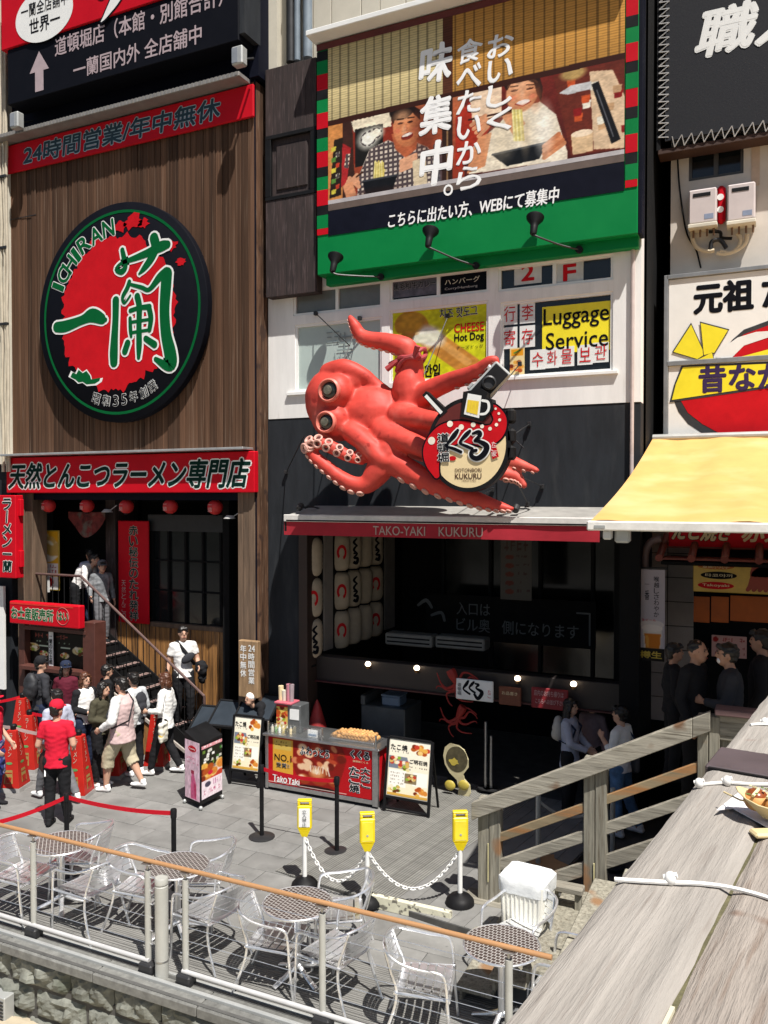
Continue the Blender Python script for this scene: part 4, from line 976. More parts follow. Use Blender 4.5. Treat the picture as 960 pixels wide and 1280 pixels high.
E_(640, 170, 14, 22, 'd9c8aa', soft=1.2, op=.5); E_(690, 160, 9, 26, 'fffaf0', soft=1.2, op=.6); E_(668, 160, 5, 24, 'cbb695', soft=1.2, op=.5); E_(480, 240, 30, 8, '3a1c14', soft=1.2, op=.5); E_(545, 150, 14, 30, '4a1c12', soft=1.3, op=.5); E_(600, 90, 20, 18, 'ffe9c8', soft=1.2, op=.35); ik.mottle(.08, 46, (0, .3, 1, 1)); ik.mottle(.09, 150, (0, .3, 1, 1))
# bamboo blinds printed across the top
bb_ = (143 - .221 * (ik.x * 367) - (48 - .257 * ik.x * 367)) / (200 + .099 * ik.x * 367)
bl = ik.y < bb_; sl = .84 + .16 * (np.sin(ik.y * 190 * 2.2 + 2 * np.sin(ik.x * 9)) > -.3) ; th = np.where((np.abs((ik.x * 31) % 1 - .5) < .10), .70, 1.0)
bc = np.where(ik.x[..., None] < .43, np.array(ik.c('ecd79e')), np.array(ik.c('dca04e'))) * (sl * th)[..., None]
bc *= (.86 + .22 * ik.x[..., None] * 0 + .14 * np.sin(ik.y * 7)[..., None]); post = (ik.x > .425) & (ik.x < .46)
bc = np.where(post[..., None], np.array(ik.c('5a3220')) * sl[..., None], bc); ik.a = np.where(bl[..., None], bc, ik.a)
edge = (ik.y >= bb_) & (ik.y < bb_ + .035); ik.a = np.where(edge[..., None], np.array(ik.c('3a1c14')), ik.a)
ik.sheet('photograph_print', frame(ph0, YG, pz0), 0, ph1 - ph0, 0, pz1 - pz0, gb, .006)
PWH = mat('print_white', (.90, .90, .90), .6, var=.0, spec=.1)
def zat(px, py): return Z(px, py, YG)
for body, px_, pt, pbm, hw in (('味', 545, 57, 102, 17), ('集', 545, 121, 166, 17), ('中', 545, 178, 230, 16)):
    xc = X(px_, YG); s = .235; text(gb, body, frame(xc, YG, 0), -s, s, zat(px_, pbm), zat(px_, pt), PWH, bold=.045, eps=.011, wob=.02, shear=.1)
text(gb, '。', frame(X(560, YG), YG, 0), -.07, .07, zat(560, 245), zat(560, 231), PWH, bold=.04, eps=.011)
text(gb, '食べたいから', frame(X(587, YG), YG, 0), -.19, .16, zat(587, 238), zat(587, 48), PWH, vertical=True, bold=.035, eps=.011, shear=.1, wob=.015)
text(gb, 'おいしく', frame(X(624, YG), YG, 0), -.18, .17, zat(624, 166), zat(624, 42), PWH, vertical=True, bold=.035, eps=.011, shear=.1, wob=.015)
a, b = X(486, YG), X(697, YG); zc = zat(590, 261)
text(gb, 'こちらに出たい方、WEBにて募集中', frame(a, YG, zc), 0, b - a, -.10, .115, PWH, bold=.025, eps=.011, shear=.1)
# swan-neck lamps
for i, (px_, py_, pe, pye, lb) in enumerate(((418, 328, 476, 346, 'left'), (537, 296, 595, 332, 'middle'), (668, 280, 724, 312, 'right'))):
    c = at(px_, py_, 10.82); e = at(pe, pye, 11.12)
    t = thing('billboard_lamp', f'black bell shaped swan neck lamp, {lb} of three below the green billboard', 'lamp', e, group='lamps under the billboard')
    Mr = Matrix.Rotation(math.radians(-22), 3, 'X')
    MB().lathe([(.035, -.17), (.045, -.15), (.05, -.06), (.055, .0), (.115, .085), (.12, .11)], c, 20, Mr).obj('shade', BLACK, t, smooth=True)
    MB().lathe([(.10, .105), (.10, .113)], c, 20, Mr).obj('lens', mat('lamp_lens', (.3, .3, .3)), t)
    m0 = c + Mr @ Vector((0, 0, -.17)); P = spline([tuple(m0), tuple(m0 + Vector((.08, .03, -.04))), tuple((m0 * .4 + e * .6) + Vector((0, 0, -.02))), tuple(e)], 6)
    MB().tube(P, .013, 6).obj('arm', CHAR, t, smooth=True); MB().lathe([(.05, -.02), (.05, .02)], e, 12, MX).obj('wall_plate', BLACK, t)
# ================================================================ WINDOW POSTERS
def post(name, label, x0, x1, y0, y1, Y, base, cat='poster', th=.006):
    a, b, c, d = RC(x0, x1, y0, y1, Y); t = thing(name, label, cat, (a, Y, c)); MB().box(a, b, Y, Y + th, c, d).obj('sheet', base, t); return t, frame(a, Y, c), b - a, d - c
YP = 11.345
t, f, w, h_ = post('hot_dog_poster', 'lime yellow poster of a cheese hot dog in the middle first floor window', 489, 609, 384, 473, YP, LIME)
ik = Ink(96, 84, 'd2d820'); ik.mottle(.05, 6)
ik.ell(.22, .22, .17, .22, 'b88a2a', -.8); ik.line([(.25, .25), (.82, .86)], .27, 'c58a3a'); ik.line([(.3, .24), (.8, .8)], .10, 'd9a458'); ik.ell(.42, .40, .16, .14, 'e8ead8', .7, .5); ik.line([(.28, .42), (.5, .42)], .12, 'e4e8d0')
ik.ell(.22, .18, .13, .14, 'c99a30', -.8, .4); ik.mottle(.1, 30)
ik.sheet('print', f, .01, w - .01, .01, h_ - .01, t)
text(t, '치즈 핫도그', f, w * .52, w * .90, h_ * .83, h_ * .97, INKB, bold=.01, outline=(WHITE, .02), eps=.008, wob=.01)
text(t, 'CHEESE', f, w * .67, w * .965, h_ * .62, h_ * .74, INKRED, bold=.03, eps=.008); text(t, 'Hot Dog', f, w * .67, w * .965, h_ * .47, h_ * .60, INKB, bold=.03, eps=.008)
text(t, 'チーズドッグ', f, w * .69, w * .96, h_ * .38, h_ * .43, INKB, eps=.008); text(t, '한입', f, w * .36, w * .52, h_ * .03, h_ * .2, INKB, bold=.04, eps=.008, wob=.02)
t, f, w, h_ = post('curry_poster', 'faded grey window poster reading 黒毛和牛カレー in the upper pane left', 489, 547, 346, 370, YP, mat('faded_print', (.10, .09, .11), .4, var=.5, scale=8))
text(t, '黒毛和牛カレー', f, .04, w - .03, h_ * .38, h_ * .75, INKB, bold=.02, outline=(mat('pale_grey', (.45, .42, .42)), .02))
t, f, w, h_ = post('hamburg_poster', 'black window poster reading ハンバーグ in the upper middle pane', 551, 608, 342, 366, YP, INKB)
text(t, 'ハンバーグ', f, .06, w * .85, h_ * .5, h_ * .8, OFFW, bold=.01); text(t, 'Curry/Hamburg', f, .06, w * .8, h_ * .2, h_ * .36, mat('pale_grey', (.45, .42, .42)))
for ch, x0, x1, lb in (('2', 642, 676, 'white sheet with red numeral 2 in the upper right window'), ('F', 694, 728, 'white sheet with red letter F in the upper right window')):
    t, f, w, h_ = post('floor_sheet', lb, x0, x1, 327, 355, YP, mat('dull_white_paper', (.55, .55, .54)), 'sign'); text(t, ch, f, w * .28, w * .72, h_ * .16, h_ * .86, INKRED, bold=.05)
t, f, w, h_ = post('luggage_poster', 'yellow sheet with black lettering Luggage Service in the dark right window', 677, 762, 380, 440, YP, YELL)
text(t, 'Luggage', f, .02, w - .02, h_ * .50, h_ * .95, INKB, bold=.012); text(t, 'Service', f, w * .06, w - .03, h_ * .08, h_ * .44, INKB, bold=.012)
PAP = mat('white_paper', (.72, .74, .72), .6, var=.04)
for ch, x0, x1, y0, y1 in (('行', 627, 646, 376, 403), ('李', 649, 668, 374, 401), ('寄', 627, 646, 406, 433), ('存', 649, 668, 404, 431), ('수', 662, 681, 434, 459), ('화', 681, 698, 432, 457), ('물', 698, 717, 430, 455), ('보', 721, 740, 428, 453), ('관', 740, 760, 425, 450)):
    t, f, w, h_ = post('character_sheet', f'white paper sheet bearing the red character {ch} in the dark window', x0, x1, y0 + 3, y1 + 3, YP - .003, PAP, 'sign', .004)
    t['group'] = 'character sheets in the luggage window'; t['label'] = 'white sheet with red character ' + ch + ', ' + dict(zip('行李寄存수화물보관', ('top left of the block of four', 'top right of the block of four', 'bottom left of the block of four', 'bottom right of the block of four', 'first of the lower row', 'second of the lower row', 'third of the lower row', 'fourth of the lower row, after the gap', 'last of the lower row')))[ch]
    text(t, ch, f, w * .14, w * .88, h_ * .14, h_ * .86, INKRED, bold=.0)
t, f, w, h_ = post('small_flyer', 'small yellow food flyer at the lower left of the dark window', 637, 655, 435, 468, YP - .003, CREAM)
ik = Ink(20, 36, 'ecd9a0'); ik.food(.5, .7, .25, 'tako', 3); ik.rect(.1, .05, .9, .3, 'e8a020'); ik.line([(.3, .2), (.7, .1)], .05, '3a8a3a'); ik.sheet('print', f, 0, w, 0, h_, t, .003)
t, f, w, h_ = post('window_lettering', 'grey faded lettering on the pale film of the left first floor window', 408, 442, 412, 450, YK + .045, GLASS)
for c in t.children: bpy.data.objects.remove(c)
FG = mat('faded_lettering', (.22, .27, .27)); text(t, '生', f, w * .4, w * .95, h_ * .3, h_ * .9, FG, eps=.0); text(t, '三三', f, 0, w * .5, h_ * .6, h_ * .95, FG, eps=0); text(t, 'いか', f, w * .3, w * .9, -.02, h_ * .28, FG, eps=0)
# ================================================================ TAKOYAKI AWNING
MX = Matrix.Rotation(PI / 2, 3, 'X')
YA = 10.38
ax0, ax1 = X(355, YA), X(750, YA)
za0 = Z(550, 673, YA); za1 = Z(550, 655, YA); zae = Z(550, 647, YA)
aw = thing('takoyaki_awning', 'dark red awning valance with lettering TAKO-YAKI KUKURU over the takoyaki shop', 'awning', (ax0, YK, za0))
AWR = mat('awning_red_cloth', (.36, .022, .035), .7, var=.12, scale=4, spec=.2)
mb = MB(); nx = 40; vs = []
for j in range(4):
    for i in range(nx + 1):
        s = i / nx; vs.append((ax0 + (ax1 - ax0) * s, YA + .012 * math.sin(s * 23) * j / 3, za1 + (za0 - za1) * j / 3))
mb.add(vs, [(j * (nx + 1) + i, (j + 1) * (nx + 1) + i, (j + 1) * (nx + 1) + i + 1, j * (nx + 1) + i + 1) for j in range(3) for i in range(nx)])
mb.obj('valance', AWR, aw, smooth=True)
MB().add([(ax0, YA + .02, zae - .02), (ax1, YA + .02, zae - .02), (ax1, YK, zae + .12), (ax0, YK, zae + .12), (ax0, YA + .02, zae), (ax1, YA + .02, zae), (ax1, YK, zae + .14), (ax0, YK, zae + .14)], [(0, 3, 2, 1), (4, 5, 6, 7), (0, 1, 5, 4), (1, 2, 6, 5), (2, 3, 7, 6), (3, 0, 4, 7)]).obj('canopy_cloth', mat('awning_top', (.30, .29, .27), .7, var=.2), aw)
MB().bbox(ax0, ax1, YA - .02, YA + .05, za1 + .002, zae + .02, .01).obj('front_rail', mat('awning_rail_white', (.62, .60, .57), .5, var=.15), aw)
MB().box(ax0 + .05, ax1 - .05, YA - .024, YA - .02, za1 + .01, za1 + .03).obj('rail_slot', BLACK, aw)
MB().bbox(ax0, ax0 + .05, YA, YK, za0 + .05, zae + .02, .008).obj('side_arm', BLACK, aw); MB().bbox(ax1 - .05, ax1, YA, YK, za0 + .05, zae + .02, .008).obj('side_arm', BLACK, aw)
GT = mat('ink_warm_grey', (.40, .30, .26), .6)
a, b = X(467, YA), X(532, YA); fA = frame(a, YA - .014, Z(535, 670, YA))
def serif(parent, body, fr, a0, a1, h, m, eps=.004, cap=.012):
    "letters with small slab serifs"
    text(parent, body, fr, a0, a1, 0, h, m, bold=.0, eps=eps)
text(aw, 'TAKO-YAKI', fA, 0, b - a, 0, .125, GT, bold=.01); c0 = X(549, YA) - a; c1 = X(604, YA) - a
text(aw, 'KUKURU', fA, c0, c1, .0, .125, GT, bold=.01)

# ================================================================ GIANT OCTOPUS
OCT = mat('octopus_painted_resin', (.56, .058, .042), .52, var=.16, scale=3.4, spec=.3, bump=.2, grain=((.61, .13, .10), 2.6, .56), spots=((.42, .038, .030), 7.5, .66))
oc = at(480, 530, 10.45)
ot = thing('giant_octopus', 'giant glossy red octopus figure with curling tentacles mounted on the shop front', 'octopus sculpture', (oc.x, 11.25, oc.z))
def PT(px, py, Y, r): p = at(px, py, Y); return (p.x, p.y, p.z, r * Y / 11.6 * .0112)
def tent(mb, pts, n=6, seg=14):
    S = spline([PT(*p) for p in pts], n); mb.tube([s[:3] for s in S], [max(s[3], .012) for s in S], seg); mb.ball(S[0][:3], S[0][3], seg, 8); mb.ball(S[-1][:3], max(S[-1][3], .012), seg, 8); return S
mb = MB()
# mantle: rounded head leaning to the left
for px, py, Y, rx, ry, rz in ((420, 500, 10.45, 42, 34, 43), (436, 478, 10.5, 36, 30, 22), (425, 522, 10.42, 38, 32, 30), (462, 520, 10.45, 44, 30, 38), (500, 535, 10.5, 48, 26, 38), (540, 545, 10.6, 46, 22, 34)):
    c = at(px, py, Y); k = .0112; mb.ball(c, (rx * k, ry * k, rz * k), 24, 16)
S = {}
S['up'] = tent(mb, [(520, 520, 10.55, 26), (512, 485, 10.5, 24), (514, 462, 10.5, 18), (514, 447, 10.45, 15), (506, 435, 10.42, 15), (485, 428, 10.38, 13), (462, 424, 10.35, 11.5), (450, 418, 10.33, 10), (443, 406, 10.3, 7.5), (438, 397, 10.3, 4.5)])
S['cam'] = tent(mb, [(515, 510, 10.5, 18), (535, 490, 10.4, 15.5), (560, 478, 10.25, 13), (585, 470, 10.1, 12), (600, 461, 10.0, 9.5), (611, 451, 9.95, 7), (620, 449, 9.95, 4.5), (621, 458, 9.95, 3.5)])
S['mid1'] = tent(mb, [(500, 520, 10.3, 18), (540, 525, 10.12, 12.5), (570, 532, 10.05, 10.5), (600, 548, 10.1, 9)])
S['mid2'] = tent(mb, [(480, 540, 10.25, 20), (530, 560, 10.1, 14), (580, 580, 10.1, 12), (620, 590, 10.2, 10), (645, 596, 10.25, 8), (655, 606, 10.25, 5)])
S['mid3'] = tent(mb, [(520, 540, 10.3, 13), (570, 556, 10.2, 11.5), (620, 572, 10.25, 10), (648, 580, 10.25, 8), (671, 588, 10.2, 4)])
S['low'] = tent(mb, [(470, 560, 10.3, 24), (500, 582, 10.2, 18), (535, 602, 10.15, 15.5), (570, 616, 10.12, 12.5), (600, 626, 10.1, 11), (625, 633, 10.1, 7), (640, 636, 10.1, 3)])
S['curl'] = tent(mb, [(485, 565, 10.2, 20), (472, 590, 10.15, 18), (458, 606, 10.1, 13), (440, 605, 10.05, 11.5), (422, 594, 10.0, 10.5), (404, 580, 9.95, 9.5), (391, 568, 9.93, 9), (387, 558, 9.92, 8), (398, 553, 9.94, 9), (416, 560, 9.98, 10), (436, 570, 10.05, 9), (452, 574, 10.12, 8)])
S['brow'] = tent(mb, [(410, 465, 10.35, 13), (430, 461, 10.3, 14), (452, 468, 10.35, 11), (474, 484, 10.45, 9), (490, 496, 10.5, 8)])
S['side'] = tent(mb, [(440, 540, 10.15, 16), (462, 558, 10.1, 15), (478, 575, 10.1, 15)])
for px, py, Y, r in ((420, 490, 10.16, 22), (417, 527, 10.12, 20)): mb.ball(at(px, py, Y), (r * .0112, r * .0095, r * .0112), 22, 14)
def fold(co): return .010 * noise.noise(Vector((co.x * 1.6, co.y * 3, co.z * 6)))
body = fuse(mb, 'body', OCT, voxel=.022, smooth=9, parent=ot, wrinkle=.003, wscale=9, disp=fold)
EYE = mat('octopus_eye_dark', (.02, .022, .02), .15, var=.1); IRIS = mat('octopus_iris', (.13, .12, .09), .25, var=.4, scale=12); RIM = mat('octopus_eye_rim', (.60, .16, .12), .45, var=.15)
for px, py, Y, r in ((420, 490, 10.16, 11.5), (416, 529, 10.12, 10.5)):
    c = at(px, py, Y); d = Vector((c.x * -1, -c.y, (H - c.z) * 0)).normalized(); d = (Vector((0, -1, 0)) + d * .35 + Vector((-.15, 0, 0))).normalized()
    q_ = c + d * (.0095 * 21); rr = r * .0112; ql = d.to_track_quat('Z', 'Y').to_matrix()
    MB().lathe([(rr * .0, -.02), (rr * 1.28, -.03), (rr * 1.3, .02), (rr * 1.12, .045), (rr * .98, .02), (rr * .95, -.0)], q_, 28, ql).obj('eye_rim', RIM, ot, smooth=True)
    e = MB().ball(q_ - d * .02, (rr * .98, rr * .98, rr * .45), 24, 10, ql).obj('eye', EYE, ot, smooth=True)
    MB().lathe([(.0, 0), (rr * .5, 0), (rr * .46, .012), (0, .014)], q_ + d * (rr * .36), 22, ql).obj('iris', IRIS, e, smooth=True)
SUCK = mat('sucker_pale_pink', (.62, .33, .27), .5, var=.2); SUCKI = mat('sucker_hollow', (.20, .05, .045), .6)
bm_ = MB(); n = 16; prof = [(.55, 0), (1.0, .0), (1.02, .35), (.8, .55), (.55, .35), (.5, .1)]
sk = MB().lathe([(r, z) for r, z in prof], (0, 0, 0), 14); sk.cur = 1; sk.lathe([(.01, .12), (.55, .12)], (0, 0, 0), 12)
skm = sk.mesh('sucker', [SUCK, SUCKI]); skm.shade_smooth()
def suckers(S_, t0, t1, n, dirf, size, rows=1, inset=.9):
    for i in range(n):
        t = t0 + (t1 - t0) * i / max(n - 1, 1); k = t * (len(S_) - 1); a = int(k); b = min(a + 1, len(S_) - 1); p = S_[a] * (1 - k + a) + S_[b] * (k - a)
        tg = Vector((S_[b] - S_[max(a - 1, 0)])[:3]).normalized(); d = Vector(dirf); d = (d - tg * d.dot(tg)).normalized(); sd_ = tg.cross(d)
        for r_ in range(rows):
            off = 0 if rows == 1 else (r_ - .5) * 1.0
            dd = (d + sd_ * off).normalized(); c = Vector(p[:3]) + dd * p[3] * inset; s_ = size * (1 - .45 * i / n)
            inst('sucker', skm, c, ot, rot=dd.to_track_quat('Z', 'Y').to_euler(), scale=(s_, s_, s_))
suckers(S['up'], .50, .97, 12, (-.5, -.25, -1), .042)
suckers(S['cam'], .35, .85, 8, (.3, -.3, -1), .035)
suckers(S['low'], .22, .95, 12, (.0, -.55, -1), .062)
suckers(S['curl'], .22, .60, 10, (-.3, -.5, -1), .058)
suckers(S['curl'], .62, .97, 7, (0, -1, .25), .075, rows=2)
suckers(S['mid3'], .62, .95, 4, (.1, -.5, -1), .040)
suckers(S['mid2'], .7, .97, 5, (.1, -.6, -1), .045)
# twisted headband knot on the raised tentacle
RIBN = mat('dark_pink_ribbon', (.36, .045, .05), .6, var=.3, scale=10)
rb = MB(); c = Vector(PT(514, 451, 10.48, 0)[:3])
for k, dz in enumerate((-.03, .035)):
    pts = [(c.x + .20 * math.cos(a), c.y + .19 * math.sin(a), c.z + dz + .035 * math.sin(a * 3 + k * 2) + .08 * math.cos(a)) for a in [2 * PI * i / 20 for i in range(20)]]
    rb.tube(pts, .032, 8, closed=True)
for e in ((-.27, -.10, -.05), (-.30, -.16, -.12), (.18, -.2, .16), (.20, -.16, .05)):
    rb.tube([c + Vector((-.12 if e[0] < 0 else .1, -.15, 0)), c + Vector(e)], [.03, .045], 6, ref=(0, 1, 0))
rb.obj('ribbon_knot', RIBN, ot, smooth=True, kind=None)
# support rods and stay wires
for (a, b) in (((437, 432, 10.4), (395, 392, 11.28)), ((428, 455, 10.6), (450, 398, 11.28)), ((530, 468, 10.5), (560, 395, 11.28)), ((380, 545, 10.5), (358, 590, 11.28)), ((640, 545, 10.2), (662, 530, 11.28)), ((640, 590, 10.3), (678, 608, 11.28)), ((640, 590, 10.3), (660, 630, 11.28)), ((590, 625, 10.2), (616, 612, 11.28)), ((655, 560, 10.9), (622, 530, 11.28)), ((612, 500, 10.2), (650, 455, 11.28))):
    MB().tube([at(*a), at(*b)], .008, 5).obj('stay_rod', CHAR, ot)
    e = at(*b); MB().bbox(e.x - .025, e.x + .025, 11.24, 11.299, e.z - .03, e.z + .03, .005).obj('wall_anchor', CHAR, ot)
for z_ in (540, 560): MB().bbox(at(470, z_, 11).x, at(470, z_, 11).x + .1, 10.7, 11.29, at(470, z_, 11).z, at(470, z_, 11).z + .1, .005).obj('mounting_beam', CHAR, ot)
# ---- the camera the octopus holds
cm_ = at(611, 480, 9.9); fcam = fr_rot(cm_, yaw=.35, roll=-math.radians(47)); Mc = M4(fcam)
ct = thing('prop_camera', 'oversized black and silver toy camera held by the octopus tentacle', 'camera prop', cm_)
MB().bbox(-.27, .27, -.06, .13, -.13, .13, .02, Mc).obj('body', GREYM, ct); MB().bbox(-.24, .24, -.075, -.055, -.105, .105, .008, Mc).obj('front_plate', BLACK, ct)
setmw(MB().lathe([(.09, 0), (.09, .05), (.07, .06), (.06, .03)], (0, 0, 0), 24, Matrix.Rotation(PI / 2, 3, 'X')).obj('lens', CHAR, ct), Matrix.Translation(Vector()) @ Mc @ Matrix.Translation((.0, -.07, 0)))
MB().bbox(-.22, -.12, -.03, .08, .13, .17, .01, Mc).obj('viewfinder', GREYM, ct); setmw(MB().lathe([(.03, 0), (.03, .03)], (0, 0, 0), 14).obj('shutter_button', ALU, ct), Mc @ Matrix.Translation((.16, .02, .13)))
# ================================================================ ROUND SHOP SIGN
YS = 9.75
k0 = at(585, 556, YS); fS = frame(k0.x, YS, k0.z)
rsn = thing('kukuru_round_sign', 'round cream sign lettered くくる with red tentacle and beer mug before the octopus', 'sign', (k0.x, YS, k0.z))
def sg(px, py, w=0): p = at(px, py, YS); return (p.x - k0.x, p.z - k0.z, w * .0098)
def sp(*pts): return [sg(*p)[:2] for p in pts]
R0 = .545
MB().prism(circ(0, 0, R0, R0 * 1.08, 56), fS, -.13, 0).obj('backing', BLACK, rsn)
flat('cream_face', circ(0, -.0, R0 * .90, R0 * .985, 56), fS, mat('sign_cream', (.78, .62, .36), .5, var=.04, spec=.2), rsn, .004)
# maroon top, red tentacle with white dots
flat('maroon_field', circ(0, 0, R0 * .90, R0 * .985, 30, .25, PI - .25), fS, mat('ink_maroon', (.12, .015, .012), .5), rsn, .006)
red = [sg(*p) for p in ((546, 594, 8), (541, 578, 20), (543, 562, 30), (556, 546, 32), (575, 540, 28), (592, 542, 26), (608, 545, 26), (621, 538, 22), (625, 524, 17), (618, 512, 11), (610, 508, 6))]
ribbon('tentacle_outline', [red], fS, INKB, rsn, .008, .022, 8); ribbon('tentacle', [red], fS, INKRED, rsn, .011, 0, 8)
flat('red_tip', circ(*sg(566, 573)[:2], .05, .03, 16), fS, INKRED, rsn, .012)
for px, py, r in ((540, 551, 5), (563, 530, 4), (577, 534, 3.6), (592, 531, 3.2), (603, 533, 2.6), (613, 536, 2.4), (621, 531, 2.2), (625, 525, 1.9), (624, 517, 1.7), (620, 511, 1.5)):
    a, b, _ = sg(px, py); flat('dot', circ(a, b, r * .0098, r * .0098, 18), fS, mat('ink_cream_white', (.85, .78, .66), .5), rsn, .015)
# beer mug board
mug = sp((583, 493), (607, 491), (612, 500), (617, 498), (622, 508), (616, 522), (606, 524), (580, 519))
MB().prism(sp((580, 490), (602, 486), (610, 491), (609, 498), (616, 499), (618, 512), (610, 520), (604, 527), (577, 521)), fS, -.12, .03).obj('mug_backing', BLACK, rsn)
flat('mug_glass', sp((586, 492), (603, 495), (600, 523), (581, 518)), fS, WHITE, rsn, .034); flat('beer', sp((586, 500), (600, 502), (598, 519), (584, 515)), fS, mat('ink_beer_yellow', (.78, .55, .04), .5), rsn, .037)
ribbon('mug_handle', [[sg(604, 501, 3.2), sg(611, 503, 3.4), (*sg(612, 511)[:2], .033), sg(608, 517, 3.2), sg(602, 518, 3)]], fS, WHITE, rsn, .035)
for k in range(3): ribbon('beer_bubbles', [[sg(588 + k * 4, 502 + k, .5), sg(586 + k * 4, 516 + k, .5)]], fS, YELL, rsn, .040)
# white slanting bar
MB().prism(sp((528, 494), (533, 489), (560, 514), (552, 521)), fS, -.10, .012).obj('bar_backing', BLACK, rsn)
flat('white_bar', sp((531, 496), (534, 493), (554, 515), (551, 518)), fS, WHITE, rsn, .016)
# brush lettering
KK = [[(573, 539, 5), (568, 546, 8), (560, 556, 4), (559, 559, 4), (568, 562, 5), (577, 566, 5)],
      [(588, 540, 5), (583, 545, 7), (576, 553, 4), (577, 556, 4), (584, 559, 5), (591, 562, 5)],
      [(592, 543, 4), (599, 541, 6), (601, 545, 6), (594, 552, 4), (600, 553, 6), (609, 559, 9), (606, 568, 9), (598, 574, 8), (591, 572, 7), (590, 566, 6), (596, 564, 5)]]
KK = [[sg(x, y - 1, w * .82) for x, y, w in s_] for s_ in KK]
ribbon('brush_outline', KK, fS, WHITE, rsn, .019, .016, 6); ribbon('brush_lettering', KK, fS, INKB, rsn, .024, 0, 6)
a0, b0, _ = sg(552, 578); a1, b1, _ = sg(560, 541)
text(rsn, '道頓堀', fS, a0 - .045, a1 + .02, b0, b1, INKB, vertical=True, bold=.03, outline=(WHITE, .05), eps=.02)
a, b, _ = sg(617, 562); c, d, _ = sg(625, 576)
flat('red_seal', sp((611, 550), (618, 548), (624, 571), (616, 574)), fS, INKRED, rsn, .017)
text(rsn, 'たこ家', fS, sg(615, 560)[0], sg(621.5, 560)[0], sg(618, 571)[1], sg(618, 552)[1], WHITE, vertical=True, eps=.02)
for tx, xa, xb, yt, yb_, bo_ in (('DOTONBORI', 569, 602, 585.5, 590, .012), ('KUKURU', 569, 602, 592, 598.5, .03), ('TAKO-YAKI', 577, 595, 599.5, 602, .0)):
    text(rsn, tx, fS, sg(xa, 590)[0], sg(xb, 590)[0], sg(585, yb_)[1], sg(585, yt)[1], mat('ink_brown', (.09, .04, .02), .5), bold=bo_, eps=.008)
for (a, b) in (((560, 520), 11), ((610, 590), 11)): p = at(*a, YS + .1); MB().tube([p, (p.x, 10.6, p.z)], .03, 8).obj('support_arm', CHAR, rsn)
for py in (520, 545, 566): p = at(636, py, YS + .05); MB().bbox(p.x - .03, p.x + .07, YS + .0, YS + .16, p.z - .09, p.z + .09, .03).obj('cable_gland', BLACK, rsn)
# brackets on the awning ledge
for px_ in (375, 628, 645):
    c = at(px_, 636 if px_ > 500 else 634, 10.6); t = thing('spot_lamp', f'small black spot lamp on a bracket above the red awning, {"left end" if px_ < 400 else "near the tentacle tips" if px_ < 640 else "rightmost"}', 'lamp', c, group='spot lamps above the awning')
    MB().lathe([(.02, -.05), (.045, -.04), (.05, .04), (.04, .06)], c, 12, Matrix.Rotation(-.9, 3, 'X')).obj('shade', CHAR, t); MB().tube([c, c + Vector((.06, .3, .0)), c + Vector((.06, .68, -.05))], .012, 5).obj('arm', CHAR, t)

# ================================================================ LANTERN RACKS on the side wall of the recess
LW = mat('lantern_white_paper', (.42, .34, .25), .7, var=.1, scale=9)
xw = rx0 - .02; lr = .195
lmb = MB(); prof = [(.11, -.32)] + [(lr * (1 - .25 * abs(t) ** 6) + .004 * (k % 2), t * .30) for k, t in enumerate([-1 + 2 * j / 16 for j in range(17)])] + [(.11, .32)]
lme = lmb.lathe(prof, (0, 0, 0), 20).mesh('lantern_shade', LW); lme.shade_smooth()
cme = MB().lathe([(.12, -.015), (.12, .015)], (0, 0, 0), 14).mesh('lantern_rim', BLACK)
def curved(tx, kind, c, ang):
    "lettering wrapped on the lantern drum, facing the street side"
    fr_ = (Vector((0, 0, 0)), Vector((1, 0, 0)), Vector((0, 0, 1))); mb = MB(); T = None
    def wrap(a, b, e): th = ang + a / lr; return Vector((c.x + (lr * .99 + e) * math.sin(th), c.y - (lr * .99 + e) * math.cos(th), c.z + b))
    if kind == 'ring':
        n = 22; A = [(.105 * math.cos(t), .13 * math.sin(t)) for t in [math.radians(-70 + 300 * i / n) for i in range(n + 1)]]; Bq = [(.058 * math.cos(t), .075 * math.sin(t)) for t in [math.radians(-70 + 300 * i / n) for i in range(n + 1)]]
        A = [(a * .8, b) for a, b in A]; Bq = [(a * .8, b) for a, b in Bq]
        mb.add([wrap(a, b, .012) for a, b in A] + [wrap(a, b, .012) for a, b in Bq], [(i, i + 1, n + 2 + i, n + 1 + i) for i in range(n)])
    else:
        for j, s_ in enumerate(([(.06, .22, .02), (.0, .15, .035), (.07, .08, .02)], [(.06, .10, .02), (.0, .02, .035), (.07, -.05, .02)], [(-.01, -.04, .02), (.06, -.05, .03), (.0, -.12, .025), (.07, -.13, .04), (.05, -.21, .05), (-.01, -.19, .04)])):
            P = spline(s_, 4)
            L_ = []; R_ = []
            for i, p in enumerate(P):
                t = P[min(i + 1, len(P) - 1)][:2] - P[max(i - 1, 0)][:2]; l = np.hypot(*t) or 1; nn = np.array((-t[1], t[0])) / l; L_.append(p[:2] + nn * p[2] * .62); R_.append(p[:2] - nn * p[2] * .62)
            q_ = len(L_); mb.add([wrap(a, b, .012) for a, b in L_ + R_], [(i, q_ + i, q_ + i + 1, i + 1) for i in range(q_ - 1)])
    return mb
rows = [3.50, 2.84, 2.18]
names = ['top', 'middle', 'bottom']
